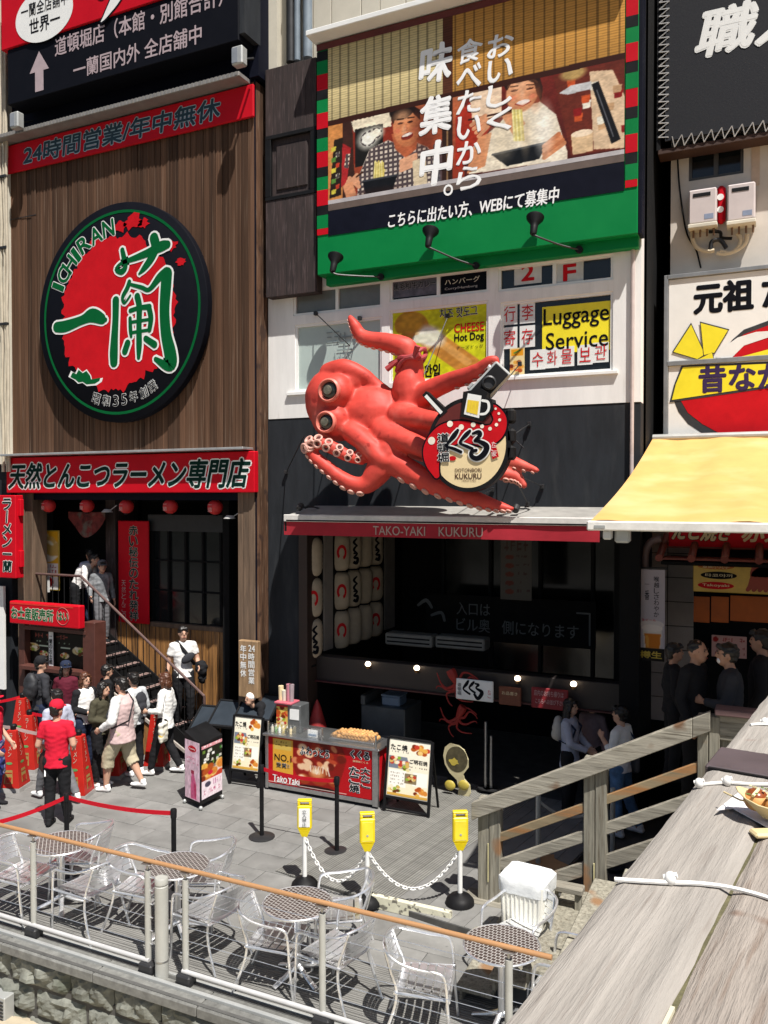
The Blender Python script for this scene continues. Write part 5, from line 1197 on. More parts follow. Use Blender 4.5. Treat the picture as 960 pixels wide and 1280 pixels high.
for ri, z in enumerate(rows):
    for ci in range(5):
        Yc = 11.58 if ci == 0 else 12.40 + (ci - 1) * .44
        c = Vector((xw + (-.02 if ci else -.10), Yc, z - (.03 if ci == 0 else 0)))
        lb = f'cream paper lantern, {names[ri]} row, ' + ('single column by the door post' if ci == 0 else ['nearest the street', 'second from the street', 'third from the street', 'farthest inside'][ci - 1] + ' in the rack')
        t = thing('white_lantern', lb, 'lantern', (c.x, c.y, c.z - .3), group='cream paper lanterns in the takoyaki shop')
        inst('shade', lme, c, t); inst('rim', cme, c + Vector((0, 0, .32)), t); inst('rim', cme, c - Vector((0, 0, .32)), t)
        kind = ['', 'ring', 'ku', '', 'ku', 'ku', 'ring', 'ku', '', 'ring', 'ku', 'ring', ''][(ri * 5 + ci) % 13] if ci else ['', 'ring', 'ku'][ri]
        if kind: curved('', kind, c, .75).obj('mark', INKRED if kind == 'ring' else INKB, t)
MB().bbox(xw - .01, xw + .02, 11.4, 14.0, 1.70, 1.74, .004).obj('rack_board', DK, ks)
# ================================================================ INTERIOR OF THE SHOP
DIMW = mat('dim_print_grey', (.10, .11, .115), .6, var=.2)
t = thing('entrance_notice', 'dark window lettering saying the entrance 入口 is at the side, deep inside the shop', 'sign', (X(570, 14.0), 14.0, Z(650, 800, 14.0)))
a, b = X(571, 14.0), X(613, 14.0); text(t, '入口は', frame(0, 14.0, 0), a, b, Z(650, 773, 14), Z(650, 757, 14), DIMW, bold=.01); text(t, 'ビル奥', frame(0, 14.0, 0), a, b, Z(650, 794, 14), Z(650, 777, 14), DIMW, bold=.01)
text(t, '側になります', frame(0, 14.0, 0), X(628, 14), X(724, 14), Z(650, 794, 14), Z(650, 777, 14), DIMW, bold=.01)
MB().box(a - .6, X(745, 14), 14.02, 14.06, Z(650, 805, 14), Z(650, 748, 14)).obj('board', MATTE, t)
ribbon('arrow', [[(X(722, 14), Z(650, 762, 14), .03), (X(738, 14), Z(650, 762, 14), .03)], [(X(738, 14), Z(650, 762, 14), .03), (X(738, 14), Z(650, 800, 14), .03)]], frame(0, 14, 0), DIMW, t, .006)
ribbon('brush_mark', [[(X(523, 14), Z(650, 764, 14), .05), (X(533, 14), Z(650, 757, 14), .07), (X(540, 14), Z(650, 766, 14), .05)], [(X(540, 14), Z(650, 776, 14), .05), (X(552, 14), Z(650, 772, 14), .06), (X(556, 14), Z(650, 782, 14), .05)]], frame(0, 14, 0), DIMW, t, .006)
x0, x1, z0, z1 = RC(626, 665, 674, 750, 13.6); t = thing('menu_column', 'dim tall menu poster hanging deep inside the takoyaki shop', 'poster', (x0, 13.6, z0))
ik = Ink(30, 60, '5a5652'); ik.fake_text(.1, .04, .9, .2, '4a2a26', 4, 1); [ik.ell(.3, .3 + k * .14, .14, .04, '6a3024') for k in range(5)]; [ik.fake_text(.5, .26 + k * .14, .95, .3 + k * .14, '4a3030', 4, k) for k in range(5)]
ik.sheet('print', frame(x0, 13.6, z0), 0, x1 - x0, 0, z1 - z0, t)
for a_, b_, lb in ((481, 540, 'left'), (544, 606, 'right')):
    x0, x1, z0, z1 = RC(a_, b_, 793 if a_ < 500 else 797, 808 if a_ < 500 else 812, 12.6)
    t = thing('ceiling_unit', f'grey slatted air conditioner cassette, the {lb} one of two inside the dark shop', 'air conditioner', (x0, 12.6, z0), group='air conditioners inside the shop')
    MB().bbox(x0, x1, 12.6, 12.9, z0, z1, .02).obj('casing', mat('dim_appliance_grey', (.22, .21, .19), .5), t)
    for k in range(2): MB().box(x0 + .04, x1 - .04, 12.593, 12.60, z0 + .05 + k * .07, z0 + .075 + k * .07).obj('slot', BLACK, t)
BULB = mat('lit_bulb', (1, .9, .75), .3, var=0, emis='ffe6c4', es=5.0)
for i, (px_, py_) in enumerate(((460, 830), (521, 835), (647, 848), (717, 855))):
    c = at(px_, py_, 11.45); t = thing('beam_bulb', ['lit bulb at the left end of the shop beam', 'second lit bulb from the left, left of the small red octopus cutout', 'third lit bulb from the left, over the brown board', 'rightmost lit bulb, over the red notice board'][i], 'lamp', c, group='lit bulbs along the beam')
    MB().ball(c, (.045, .045, .04), 14, 10).obj('bulb', BULB, t, smooth=True); MB().lathe([(.03, -.07), (.035, -.03)], c, 10).obj('socket', mat('brass_socket', (.25, .13, .04), .4, metal=.5), t)
    MB().tube([c + Vector((0, 0, -.06)), c + Vector((0, .15, -.10))], .012, 5).obj('arm', CHAR, t)
# cut-out octopus on the beam, second one on the doors below
def cutout(cx, cy, Y, s, label, flip=1):
    c = at(cx, cy, Y); t = thing('octopus_cutout', label, 'octopus cutout', c, group='red octopus cutouts')
    f = frame(c.x, Y, c.z); st_ = [[(.0, .0, .10 * s), (flip * -.05 * s, .10 * s, .16 * s), (flip * -.10 * s, .2 * s, .20 * s), (flip * -.14 * s, .27 * s, .18 * s)]]
    for k in range(7):
        a = -PI * .98 + k * PI * .95 / 6 * 1.25; L = .42 * s
        st_.append([(0, 0, .08 * s)] + [(L * q_ * math.cos(a + .5 * math.sin(q_ * 4 + k)), L * q_ * math.sin(a + .5 * math.sin(q_ * 4 + k)), (.075 - .05 * q_) * s) for q_ in (.35, .6, .8, 1.0, 1.1)])
    for j, s_ in enumerate(st_):
        m = MB(); P = spline(s_, 6)
        m.tube([(c.x + p[0], Y + .0 + j * .002, c.z + p[1]) for p in P], [max(p[2], .01) * .5 for p in P], 8); m.obj('head' if j == 0 else 'tentacle', mat('cutout_red', (.30, .018, .012), .6, var=.2), t, smooth=True)
cutout(571, 855, 11.42, .75, 'red octopus cutout with round head above the small white shop sign')
cutout(572, 897, 11.5, .66, 'second red octopus cutout with dangling tentacles below the beam', -1)
x0, x1, z0, z1 = RC(570, 617, 850, 876, 11.38); t = signboard('small_shop_sign', 'small white sign with black brush lettering くくる on the beam', x0, x1, z0, z1, 11.38, .03, WHITE)
w, h_ = x1 - x0, z1 - z0; 
def sg2(px, py, wd): return ((px - 535) / 90 * w * .78 + w * .05, (590 - py) / 60 * h_ + h_ * .05, wd * .0068)
ribbon('brush_lettering', [[(w * (.2 + (x - 559) / 52 * .52), h_ * (.92 - (y - 539) / 37 * .84), wd * .0062) for x, y, wd in s_] for s_ in ([(573, 539, 5), (568, 546, 8), (560, 556, 4), (568, 562, 5), (577, 566, 5)], [(588, 540, 5), (583, 545, 7), (576, 553, 4), (584, 559, 5), (591, 562, 5)], [(592, 543, 4), (601, 545, 6), (594, 552, 4), (609, 559, 9), (606, 568, 9), (598, 574, 8), (590, 566, 6)])], frame(x0, 11.38, z0), INKB, t, .004)
text(t, '道頓堀', frame(x0, 11.38, z0), .03, .09, .06, h_ - .06, INKB, vertical=True); text(t, 'たこ', frame(x0, 11.38, z0), w * .86, w * .95, .06, h_ * .6, INKRED, vertical=True)
x0, x1, z0, z1 = RC(624, 652, 859, 882, 11.42); t = signboard('brown_notice', 'small brown price board on the beam beside the white sign', x0, x1, z0, z1, 11.42, .03, mat('terracotta_board', (.16, .05, .025), .7, var=.3, scale=20), 'sign')
text(t, 'お品書き', frame(x0, 11.42, z0), .05, x1 - x0 - .05, .15, .2, CREAM)
x0, x1, z0, z1 = RC(665, 711, 861, 887, 11.40); t = signboard('red_notice', 'dark red rectangular notice with two lines of white text on the beam', x0, x1, z0, z1, 11.40, .03, mat('dim_red_board', (.22, .01, .016), .6))
text(t, '店内のお持ち帰りは', frame(x0, 11.40, z0), .04, x1 - x0 - .06, .18, .26, mat('pale_pink_ink', (.45, .28, .28)), bold=.01); text(t, 'こちらへお並び下さい', frame(x0, 11.40, z0), .06, x1 - x0 - .04, .07, .14, MATS['pale_pink_ink'], bold=.01)
# gourd shaped menu cut-out
YQ = 11.42
t = thing('gourd_menu_board', 'cream gourd shaped menu board with two yellow balls leaning inside the shop entrance', 'sign', at(570, 998, YQ))
def gq(px, py): p = at(px, py, YQ); return (p.x, p.z)
gp = [gq(*p) for p in ((556, 934), (562, 929), (573, 932), (580, 938), (585, 950), (585, 960), (579, 968), (580, 974), (587, 982), (588, 992), (584, 1000), (572, 1000), (573, 985), (571, 975), (562, 966), (556, 955), (554, 944))]
MB().prism(gp, frame(0, YQ, 0), -.03, 0).obj('board', mat('board_cream', (.50, .45, .27), .6), t)
a, b = gq(571, 949); flat('menu_disc', circ(a, b, .17, .19, 28), frame(0, YQ, 0), mat('olive_print', (.07, .06, .03), .6, var=.5, scale=14), t, .004)
for k, (px, py) in enumerate(((563, 981), (580, 981))):
    a, b = gq(px, py); MB().ball((a, YQ - .02, b), (.085, .03, .075), 18, 10).obj('yellow_ball', mat('yellow_ball_paint', (.45, .36, .06), .5, var=.2), t, smooth=True)
flat('menu_mark', circ(*gq(568, 952), .07, .05, 12, jit=.8, seed=3), frame(0, YQ, 0), mat('yellow_ball_paint', (0, 0, 0)), t, .008)
# kitchen counter, till and griddle inside
kc = at(478, 930, 12.0)
t = thing('kitchen_counter', 'grey steel kitchen counter inside the shop behind the takoyaki cart', 'counter', (kc.x, 12.0, 0))
a, b = X(451, 11.9), X(506, 11.9); zt_ = Z(480, 884, 11.9)
MB().bbox(a, b, 11.9, 12.6, .1, zt_, .015).obj('cabinet', mat('dim_steel', (.15, .16, .165), .4, metal=.5), t); MB().bbox(a, a + .08, 11.88, 12.6, zt_ + .002, zt_ + .16, .01).obj('upstand', mat('dim_steel', (0, 0, 0)), t)
c = at(488, 877, 12.0); u = thing('blue_box', 'pale blue plastic box on the kitchen counter inside the shop', 'box', (c.x, c.y, zt_))
MB().bbox(c.x - .16, c.x + .16, 12.0, 12.3, zt_ + .001, zt_ + .15, .02).obj('tub', mat('pale_blue_plastic', (.20, .27, .38), .5), u); MB().bbox(c.x - .17, c.x + .17, 11.99, 12.31, zt_ + .152, zt_ + .18, .01).obj('lid', mat('pale_blue_plastic', (0, 0, 0)), u)
for k, (px_, hh) in enumerate(((603, 1.0), (611, .8))):
    c = atz(px_, 990, .085); t = thing('steel_post', ['tall slim steel post in the dark shop entrance', 'shorter slim steel post in the dark shop entrance'][k], 'post', (c.x, 11.7, .09)); MB().tube([(c.x, 11.7, .09), (c.x, 11.7, .09 + hh)], .025, 10).obj('shaft', STEEL, t); MB().lathe([(.12, 0), (.12, .02)], (c.x, 11.7, .09), 16).obj('foot', CHAR, t)

# ================================================================ ALLEY AND RIGHT-HAND BUILDING
YR = 12.7; DECKZ = 1.25
rbx = X(836, YR)
rb = thing('right_building', 'cream wall building with heaters and signs behind the yellow awning at the right edge', 'building', (rbx, YR, 0))
zs0 = Z(899, 340, YR)
hole = RC(858, 926, 170, 222, YR)
w_ = MB()
for m in strips(rbx, 4.5, Z(899, 700, YR), 15.5, [hole], YR, YR + .3, '', None, None):
    if m: w_.add(m.v, m.f)
w_.obj('wall', mat('right_wall_cream', (.60, .55, .49), .8, var=.1, scale=2, bump=.1), rb)
wn = MB(); x0, x1, z0, z1 = hole
for a, b, c, d in ((x0, x1, z0, z0 + .05), (x0, x1, z1 - .05, z1), (x0, x0 + .04, z0 + .05, z1 - .05), (x1 - .04, x1, z0 + .05, z1 - .05), ((x0 + x1) / 2 - .03, (x0 + x1) / 2 + .03, z0 + .05, z1 - .05)): wn.box(a, b, YR + .04, YR + .12, c, d)
f = wn.obj('window', mat('bronze_frame', (.10, .09, .08), .4, metal=.4), rb); MB().box(x0 + .04, x1 - .04, YR + .09, YR + .096, z0 + .05, z1 - .05).obj('pane', DGLASS, f)
MB().box(X(926, YR) + .1, X(946, YR), YR - .01, YR - .002, z0 - .2, z1 + .3).obj('pale_panel', mat('peach_panel', (.55, .42, .32), .8), rb)
MB().box(rbx, 4.5, YR + .3, YR + 8, 0, 15.5).obj('core', MATTE, rb)
MB().box(rbx - .02, rbx + .25, YR + .0, YR + .28, 0, Z(899, 705, YR)).obj('corner_pier', MATTE, rb)
al = MB().box(-3.5, rbx + .2, 20.5, 20.8, 0, 15).obj('alley_end_wall', MATTE, None, kind='structure')
# --- upper dark storey + laced banner
YL = 12.35
bx = thing('laced_banner', 'dark navy laced canvas banner with white character 職 at the top right corner', 'banner', (X(826, YL), YL, Z(893, 170, YL)))
x0 = X(828, YL); z0 = Z(893, 166, YL)
MB().bbox(x0, 4.2, YL, YL + .03, z0, 15.2, .005).obj('canvas', mat('navy_canvas', (.007, .008, .013), .85, var=.15, scale=40, bump=.1), bx)
MB().bbox(x0 - .10, 4.2, YL + .04, YL + .34, z0 - .16, z0 - .08, .01).obj('bottom_rail', mat('rusty_rail', (.05, .022, .014), .7), bx); MB().bbox(x0 - .12, x0 - .06, YL + .04, YL + .12, z0 - .1, 15.2, .006).obj('side_rail', BLACK, bx)
ROPE = mat('white_cord', (.6, .6, .6), .7)
rp = MB(); n = 52; zz = z0 + .05
for i in range(n):
    rp.tube([(x0 + .05, YL - .006, zz), (x0 - .09, YL + .03, zz + .035)], .009, 4); rp.tube([(x0 - .09, YL + .03, zz + .035), (x0 + .05, YL - .006, zz + .10)], .009, 4); zz += .1
for i in range(28): xx = x0 + .1 + i * .13; rp.tube([(xx, YL - .006, z0 + .05), (xx + .03, YL + .03, z0 - .09)], .009, 4); rp.tube([(xx + .03, YL + .03, z0 - .09), (xx + .13, YL - .006, z0 + .05)], .009, 4)
rp.obj('lacing', ROPE, bx, kind='stuff')
def rz(px, py): p = at(px, py, YL); return p.x, p.z
a0, b0 = rz(874, 68); a1, b1 = rz(946, 4)
text(bx, '職人', frame(0, YL, 0), a0, a0 + (a1 - a0) * 2.05, b0 - .05, b1 + .05, WHITE, bold=.05, shear=.22, eps=.006)
# --- dark flank piece left of the banner with pale grey upstairs wall
MB().box(X(803, YR), X(836, YR), YR + 1.4, YR + 1.6, Z(815, 96, YR + 1.4), 15.5).obj('alley_upper_wall', mat('alley_violet_grey', (.16, .16, .20), .8), None, label='greyish upper wall glimpsed in the gap between billboard and banner', cat='wall')
# --- water heaters
HTR = mat('heater_enamel', (.60, .53, .52), .4, var=.05)
for k, (a, b, c, d) in enumerate(((858, 893, 236, 279), (906, 941, 229, 275))):
    x0, x1, z0, z1 = RC(a, b, c, d, YR - .25); t = thing('water_heater', ['white wall mounted water heater under the left half of the window', 'white wall mounted water heater, right one beside the red panel'][k], 'water heater', (x0, YR, z0), group='gas water heaters on the right wall')
    MB().bbox(x0, x1, YR - .25, YR - .002, z0, z1, .02).obj('casing', HTR, t); MB().bbox(x0 - .01, x1 + .01, YR - .27, YR - .01, z0 - .06, z0 - .002, .01).obj('base', OFFW, t)
    MB().box(x0 + .06, x1 - .08, YR - .256, YR - .25, z1 - .11, z1 - .06).obj('grille', BLACK, t); MB().box(x1 - .16, x1 - .04, YR - .253, YR - .25, z0 + .05, z0 + .12).obj('label_plate', mat('blue_grey_label', (.25, .30, .42), .5), t)
    for j in range(4):
        xx = x0 + .06 + j * .09; MB().tube([(xx, YR - .14, z0 - .06), (xx, YR - .14, z0 - .16)], .015, 6).obj('fitting', mat('copper_fitting', (.22, .13, .08), .5, metal=.5), t)
x0, x1, z0, z1 = RC(893, 906, 232, 279, YR - .1); t = thing('red_side_panel', 'red round cornered panel with two white dots between the two heaters', 'panel', (x0, YR, z0))
MB().bbox(x0, x1 - .02, YR - .12, YR - .002, z0, z1, .04).obj('panel', REDS, t)
for q_ in (.35, .68): MB().lathe([(.045, 0), (.045, .006)], (x0 + .05, YR - .121, z0 + (z1 - z0) * q_), 14, MX).obj('dot', WHITE, t)
def hose(name, pts, r, m, lb, Y=YR - .1): P = spline([tuple(at(a, b, Y)) for a, b in pts], 6); t = thing(name, lb, 'hose', P[0][:3]); MB().tube(P, r, 8).obj('tube', m, t, smooth=True)
IV = mat('ivory_hose', (.62, .52, .36), .5)
hose('heater_hose', [(865, 285), (866, 300), (872, 310), (884, 314), (893, 313)], .03, IV, 'ivory hose looping down from the left heater'); hose('heater_hose', [(922, 292), (926, 300), (922, 310), (912, 316), (900, 314)], .03, IV, 'ivory hose hooking back beside the right heater'); hose('heater_hose', [(934, 293), (932, 303), (922, 312), (908, 317), (896, 316)], .03, IV, 'outer ivory hose sweeping down from the right heater')
hose('heater_cable', [(847, 200), (850, 240), (858, 290), (870, 312), (876, 335)], .012, BLACK, 'thin black cable hanging down the wall left of the heaters', YR - .05)
hose('black_pipework', [(886, 290), (900, 290), (902, 297), (915, 298)], .022, BLACK, 'black pipework between the two heaters'); hose('black_pipework', [(888, 312), (890, 302), (900, 300), (908, 310)], .03, CHAR, 'lower black pipe junction between the two heaters')
# --- octopus-style illuminated sign 元祖
YO = 12.5
x0 = X(834, YO); z0, z1 = Z(899, 556, YO), Z(899, 343, YO); zb_ = Z(899, 451, YO)
t = thing('ganso_sign', 'big white sign reading 元祖 and 昔ながら with yellow headband and red head drawing', 'sign', (x0, YO, z0))
PLW = mat('sign_plastic_white', (.82, .81, .78), .5, var=.03)
MB().bbox(x0, 4.2, YO, YO + .2, zb_ + .02, z1, .01).obj('upper_panel', PLW, t); MB().bbox(x0, 4.2, YO, YO + .2, z0 - .6, zb_ - .02, .01).obj('lower_panel', PLW, t)
for (c, d) in ((zb_ - .035, zb_ + .035), (z1 - .0, z1 + .06)): MB().bbox(x0 - .02, 4.2, YO - .03, YO + .2, c, d, .006).obj('frame_rail', mat('sign_frame_grey', (.25, .26, .27), .4, metal=.3), t)
MB().bbox(x0 - .06, x0 - .001, YO - .03, YO + .2, z0 - .3, z1 + .06, .006).obj('frame_side', mat('sign_frame_grey', (0, 0, 0)), t)
fo = frame(0, YO, 0)
def oz(px, py): p = at(px, py, YO); return (p.x, p.z)
def OP(*pts): return [oz(*p) for p in pts]
text(t, '元祖', fo, oz(871, 0)[0], oz(944, 0)[0], oz(907, 389)[1], oz(907, 352)[1], INKB, bold=.055)
text(t, 'た', fo, oz(957, 0)[0], oz(995, 0)[0], oz(970, 382)[1], oz(970, 345)[1], INKB, bold=.055)
KR = mat('ink_charcoal', (.03, .03, .033), .5)
# head outline, red, white highlight (upper panel)
flat('head_outline', OP((905, 440), (915, 425), (930, 412), (960, 401), (1010, 396), (1010, 436), (960, 442), (915, 450), (898, 450)), fo, KR, t, .003)
flat('head_red', OP((903, 447), (914, 430), (930, 418), (960, 407), (1010, 402), (1010, 434), (960, 441), (905, 450)), fo, INKRED, t, .006)
flat('highlight', OP((893, 447), (905, 434), (922, 422), (945, 415), (960, 414), (1010, 410), (1010, 418), (960, 422), (930, 432), (914, 448)), fo, WHITE, t, .009)
flat('band_strip', OP((915, 449), (960, 437), (1010, 428), (1010, 440), (960, 447)), fo, YELL, t, .012)
for k, pl in enumerate((((842, 440), (864, 406), (881, 443), (872, 449)), ((876, 404), (910, 413), (893, 441), (880, 444)), ((872, 450), (890, 441), (892, 449), (878, 451)))):
    P = OP(*pl); cx_ = sum(p[0] for p in P) / len(P); cz_ = sum(p[1] for p in P) / len(P)
    flat('knot_outline', [(cx_ + (a - cx_) * 1.09, cz_ + (b - cz_) * 1.09) for a, b in P], fo, KR, t, .012 + k * .002); flat('knot', P, fo, YELL, t, .0135 + k * .002)
flat('lower_outline', OP((842, 500), (848, 515), (860, 530), (880, 543), (905, 552), (930, 556), (1010, 556), (1010, 480)), fo, KR, t, .003)
flat('lower_red', OP((850, 499), (860, 516), (878, 530), (900, 542), (925, 550), (1010, 553), (1010, 478)), fo, INKRED, t, .006)
flat('headband_outline', OP((837, 503), (843, 480), (852, 457), (1010, 450), (1010, 478), (880, 497)), fo, KR, t, .009)
flat('headband', OP((840, 500), (845, 480), (854, 459), (1010, 453), (1010, 475), (880, 494)), fo, YELL, t, .012)
text(t, '昔なが', fo, oz(878, 0)[0], oz(988, 0)[0], oz(930, 488)[1], oz(930, 455)[1], mat('ink_indigo', (.03, .01, .07), .5), bold=.05, eps=.015)
# ================================================================ YELLOW AWNING
YN = mat('yellow_awning_cloth', (.64, .37, .125), .75, var=.08, scale=3, grain=((.68, .45, .20), 1.2, .5), spec=.2)
Yf = 7.85; xa = X(738, Yf, 655); zf = Z(850, 657, Yf); Ybk = 12.3; zbk = Z(890, 551, 12.5)
ya = thing('yellow_awning', 'large pale yellow retractable awning stretching out over the right hand shop', 'awning', (xa, 12.4, zf))
nx, ny = 60, 10; vs = []
for j in range(ny + 1):
    for i in range(nx + 1):
        s, q_ = i / nx, j / ny; vs.append((xa + (3.6 - xa) * s, Yf + (Ybk - Yf) * q_, zf + .03 + (zbk - zf) * q_ - .09 * math.sin(PI * q_) + .012 * math.sin(s * 31 + q_ * 2) + .006 * math.sin(s * 77)))
k_ = len(vs); vs += [(a, b, c - .008) for a, b, c in vs]
fs = [(j * (nx + 1) + i, j * (nx + 1) + i + 1, (j + 1) * (nx + 1) + i + 1, (j + 1) * (nx + 1) + i) for j in range(ny) for i in range(nx)]
MB().add(vs, fs + [tuple(v + k_ for v in f)[::-1] for f in fs]).obj('cloth', YN, ya, smooth=True)
for s_ in range(1, 5): MB().box(xa + s_ * .95, xa + s_ * .95 + .02, Yf, Yf + .012, zf + .0, zf + .034).obj('seam_tab', YN, ya)
MB().bbox(xa - .02, 3.6, Yf - .08, Yf - .002, zf - .055, zf + .035, .012).obj('front_bar', mat('awning_bar_white', (.72, .70, .66), .5), ya); MB().box(xa + .05, xa + .15, Yf - .085, Yf - .08, zf - .03, zf - .005).obj('maker_plate', GREYM, ya)
MB().tube([(xa, Ybk, zbk + .05), (3.6, Ybk, zbk + .05)], .05, 12).obj('roller', GREYM, ya)
MB().bar((xa + .10, Yf + .02, zf - .03), (xa + .35, 10.2, zf + .35), .05, .05).obj('folding_arm', GREYM, ya); MB().bar((xa + .35, 10.2, zf + .35), (xa + .15, Ybk, zbk - .1), .05, .05).obj('folding_arm', GREYM, ya)
MB().bbox(xa + .12, xa + .2, Yf - .04, Yf + .06, zf - .14, zf - .05, .015).obj('arm_joint', mat('arm_joint_white', (.6, .6, .58), .4), ya); MB().bbox(xa + .22, xa + .36, Yf + .0, Yf + .1, zf - .17, zf - .04, .02).obj('arm_joint', GREYM, ya)
# ================================================================ RIGHT-HAND SHOP under the awning
YQ2 = 12.55
fs_ = thing('right_shop_front', 'dim shop front with pale wall tiles and small red tiled canopy under the yellow awning', 'shop front', (rbx, YQ2, DECKZ))
SY = 11.4
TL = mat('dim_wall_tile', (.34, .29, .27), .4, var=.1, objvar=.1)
tx0, tx1 = X(803, YQ2), X(858, YQ2); tzt = Z(830, 700, YQ2)
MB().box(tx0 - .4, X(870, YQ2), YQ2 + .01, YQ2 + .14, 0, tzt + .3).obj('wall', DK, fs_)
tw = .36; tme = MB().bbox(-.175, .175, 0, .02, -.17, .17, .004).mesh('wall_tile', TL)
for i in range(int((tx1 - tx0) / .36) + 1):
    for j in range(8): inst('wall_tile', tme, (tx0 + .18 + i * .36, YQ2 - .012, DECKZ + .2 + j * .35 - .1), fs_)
MB().box(X(857, YQ2), 4, YQ2 + .14, YQ2 + .2, 0, 4.2).obj('back_wall', MATTE, fs_)
# red tiled small canopy
CT = mat('dark_red_roof_tile', (.16, .03, .02), .6, var=.2, objvar=.12)
cx0 = X(828, 11.7); zc = Z(890, 686, 11.5)
MB().bbox(cx0 + .02, 3.5, 11.4, YQ2, zc - .22, zc - .17, .01).obj('canopy_soffit', MATTE, fs_)
for r_ in range(2):
    i = 0; xx = cx0
    while xx < 2.9:
        me = MB().tube([(xx, 11.36 + r_ * .45, zc - .13 + r_ * .13), (xx, 11.36 + r_ * .45 + .47, zc - .0 + r_ * .13)], .05, 8).obj('roof_tile', CT, fs_); MB().box(xx + .03, xx + .36, 11.37 + r_ * .45, 11.83 + r_ * .45, zc - .15 + r_ * .13, zc - .13 + r_ * .13).obj('roof_tile', CT, fs_); xx += .40
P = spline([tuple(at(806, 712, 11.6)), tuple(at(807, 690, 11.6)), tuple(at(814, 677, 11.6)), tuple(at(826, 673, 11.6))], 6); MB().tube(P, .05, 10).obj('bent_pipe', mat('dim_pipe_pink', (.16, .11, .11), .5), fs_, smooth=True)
# red sign strip with cream script
x0 = X(836, 11.9); z1, z0 = Z(898, 655, 11.9), Z(898, 676, 11.9)
t = signboard('red_script_sign', 'red sign strip with cream cursive lettering just under the yellow awning edge', x0, 3.2, z0 - .1, z1 + .15, 11.9, .06, REDS)
text(t, 'たこ焼き', frame(x0, 11.9, z0), .08, .8, .0, .28, CREAM, bold=.04, shear=.3, outline=(INKB, .02)); text(t, '赤鬼', frame(x0, 11.9, z0), .95, 1.5, .0, .28, CREAM, bold=.04, shear=.3)
# yellow takoyaki menu sign
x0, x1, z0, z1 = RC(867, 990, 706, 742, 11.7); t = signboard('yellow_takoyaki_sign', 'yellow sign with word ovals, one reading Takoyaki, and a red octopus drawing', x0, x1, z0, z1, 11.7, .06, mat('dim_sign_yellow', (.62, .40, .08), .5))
w, h_ = x1 - x0, z1 - z0; f = frame(x0, 11.7, z0)
for k, (cy, m_, tx) in enumerate(((.92, mat('ink_orange', (.5, .14, .02)), '章魚小丸子'), (.60, INKB, '타코야끼'), (.24, INKRED, 'Takoyaki'))):
    cx_ = w * (.24 if k != 1 else .27); flat('oval', circ(cx_, h_ * cy if k else h_ * .90, w * .19, h_ * (.13 if k else .09), 26), f, m_, t, .004); text(t, tx, f, cx_ - w * .14, cx_ + w * .14, h_ * (cy if k else .90) - h_ * .055, h_ * (cy if k else .90) + h_ * .055, CREAM, bold=.015, eps=.007)
st2 = [[(w * .72, h_ * .55, .30), (w * .72, h_ * .75, .30)]] + [[(w * (.62 + k * .05), h_ * .5, .08), (w * (.60 + k * .055), h_ * .28, .07), (w * (.57 + k * .06), h_ * .14, .05)] for k in range(5)]
ribbon('octopus_drawing', st2, f, mat('ink_brick', (.30, .05, .03)), t, .004)
# orange curtains
for k, (a, b) in enumerate(((868, 888), (890, 912), (914, 985))):
    x0, x1, z0, z1 = RC(a, b, 746, 778, 12.0); MB().box(x0, x1, 12.0, 12.012, z0, z1).obj('noren_panel', mat('orange_curtain', (.42, .10, .02), .8, var=.15), None, label=['left', 'middle', 'right'][k] + ' short orange cloth panel hanging below the yellow takoyaki sign', cat='curtain', group='orange curtain panels')
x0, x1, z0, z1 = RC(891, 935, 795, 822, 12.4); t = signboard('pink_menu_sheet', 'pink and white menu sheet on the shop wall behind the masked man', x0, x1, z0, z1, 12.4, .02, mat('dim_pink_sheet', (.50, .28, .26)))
ik = Ink(44, 28, 'd8a8a0'); ik.ell(.12, .2, .08, .12, 'b02020'); ik.fake_text(.3, .1, .95, .3, 'b03030', 8, 1); ik.fake_text(.1, .5, .95, .6, 'a04040', 9, 2); ik.fake_text(.1, .75, .95, .85, 'a04040', 9, 3); ik.sheet('print', frame(x0, 12.4, z0), 0, x1 - x0, 0, z1 - z0, t)
# beer banner
YE = 11.45
x0, x1, z0, z1 = RC(796, 832, 712, 826, YE); t = thing('beer_banner', 'tall white hanging banner with a glass of draft beer beside the alley', 'banner', (x0, YE, z0))
w, h_ = x1 - x0, z1 - z0
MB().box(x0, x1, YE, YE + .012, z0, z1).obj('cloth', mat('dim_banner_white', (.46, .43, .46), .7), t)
ik = Ink(44, 140, 'b9b0b8'); ik.rect(0, .86, 1, 1, '14100e'); ik.poly([(.22, .58), (.92, .58), (.84, .86), (.3, .86)], 'e0d4c8'); ik.poly([(.30, .70), (.86, .70), (.82, .855), (.34, .855)], 'c8741c'); ik.poly([(.34, .72), (.44, .72), (.46, .85), (.38, .85)], 'e0a040'); ik.ell(.56, .60, .40, .05, 'd8ccc8'); ik.ell(.56, .64, .36, .04, 'e8dcd4')
ik.sheet('print', frame(x0, YE, z0), 0, w, 0, h_, t)
text(t, '喉越しさわやか', frame(x0, YE, z0), w * .62, w * .80, h_ * .48, h_ * .93, INKB, vertical=True, eps=.007); text(t, '一番', frame(x0, YE, z0), w * .3, w * .46, h_ * .66, h_ * .9, INKB, vertical=True, eps=.007); text(t, '生ビール', frame(x0, YE, z0), w * .2, w * .7, h_ * .435, h_ * .46, INKRED, bold=.02, eps=.007)
text(t, '樽生', frame(x0, YE, z0), w * .15, w * .9, h_ * .03, h_ * .105, mat('ink_gold', (.5, .36, .04)), bold=.04, eps=.007)
MB().tube([(x0 - .03, YE, z1 + .02), (x1 + .03, YE, z1 + .02)], .015, 6).obj('hanging_rod', CHAR, t)
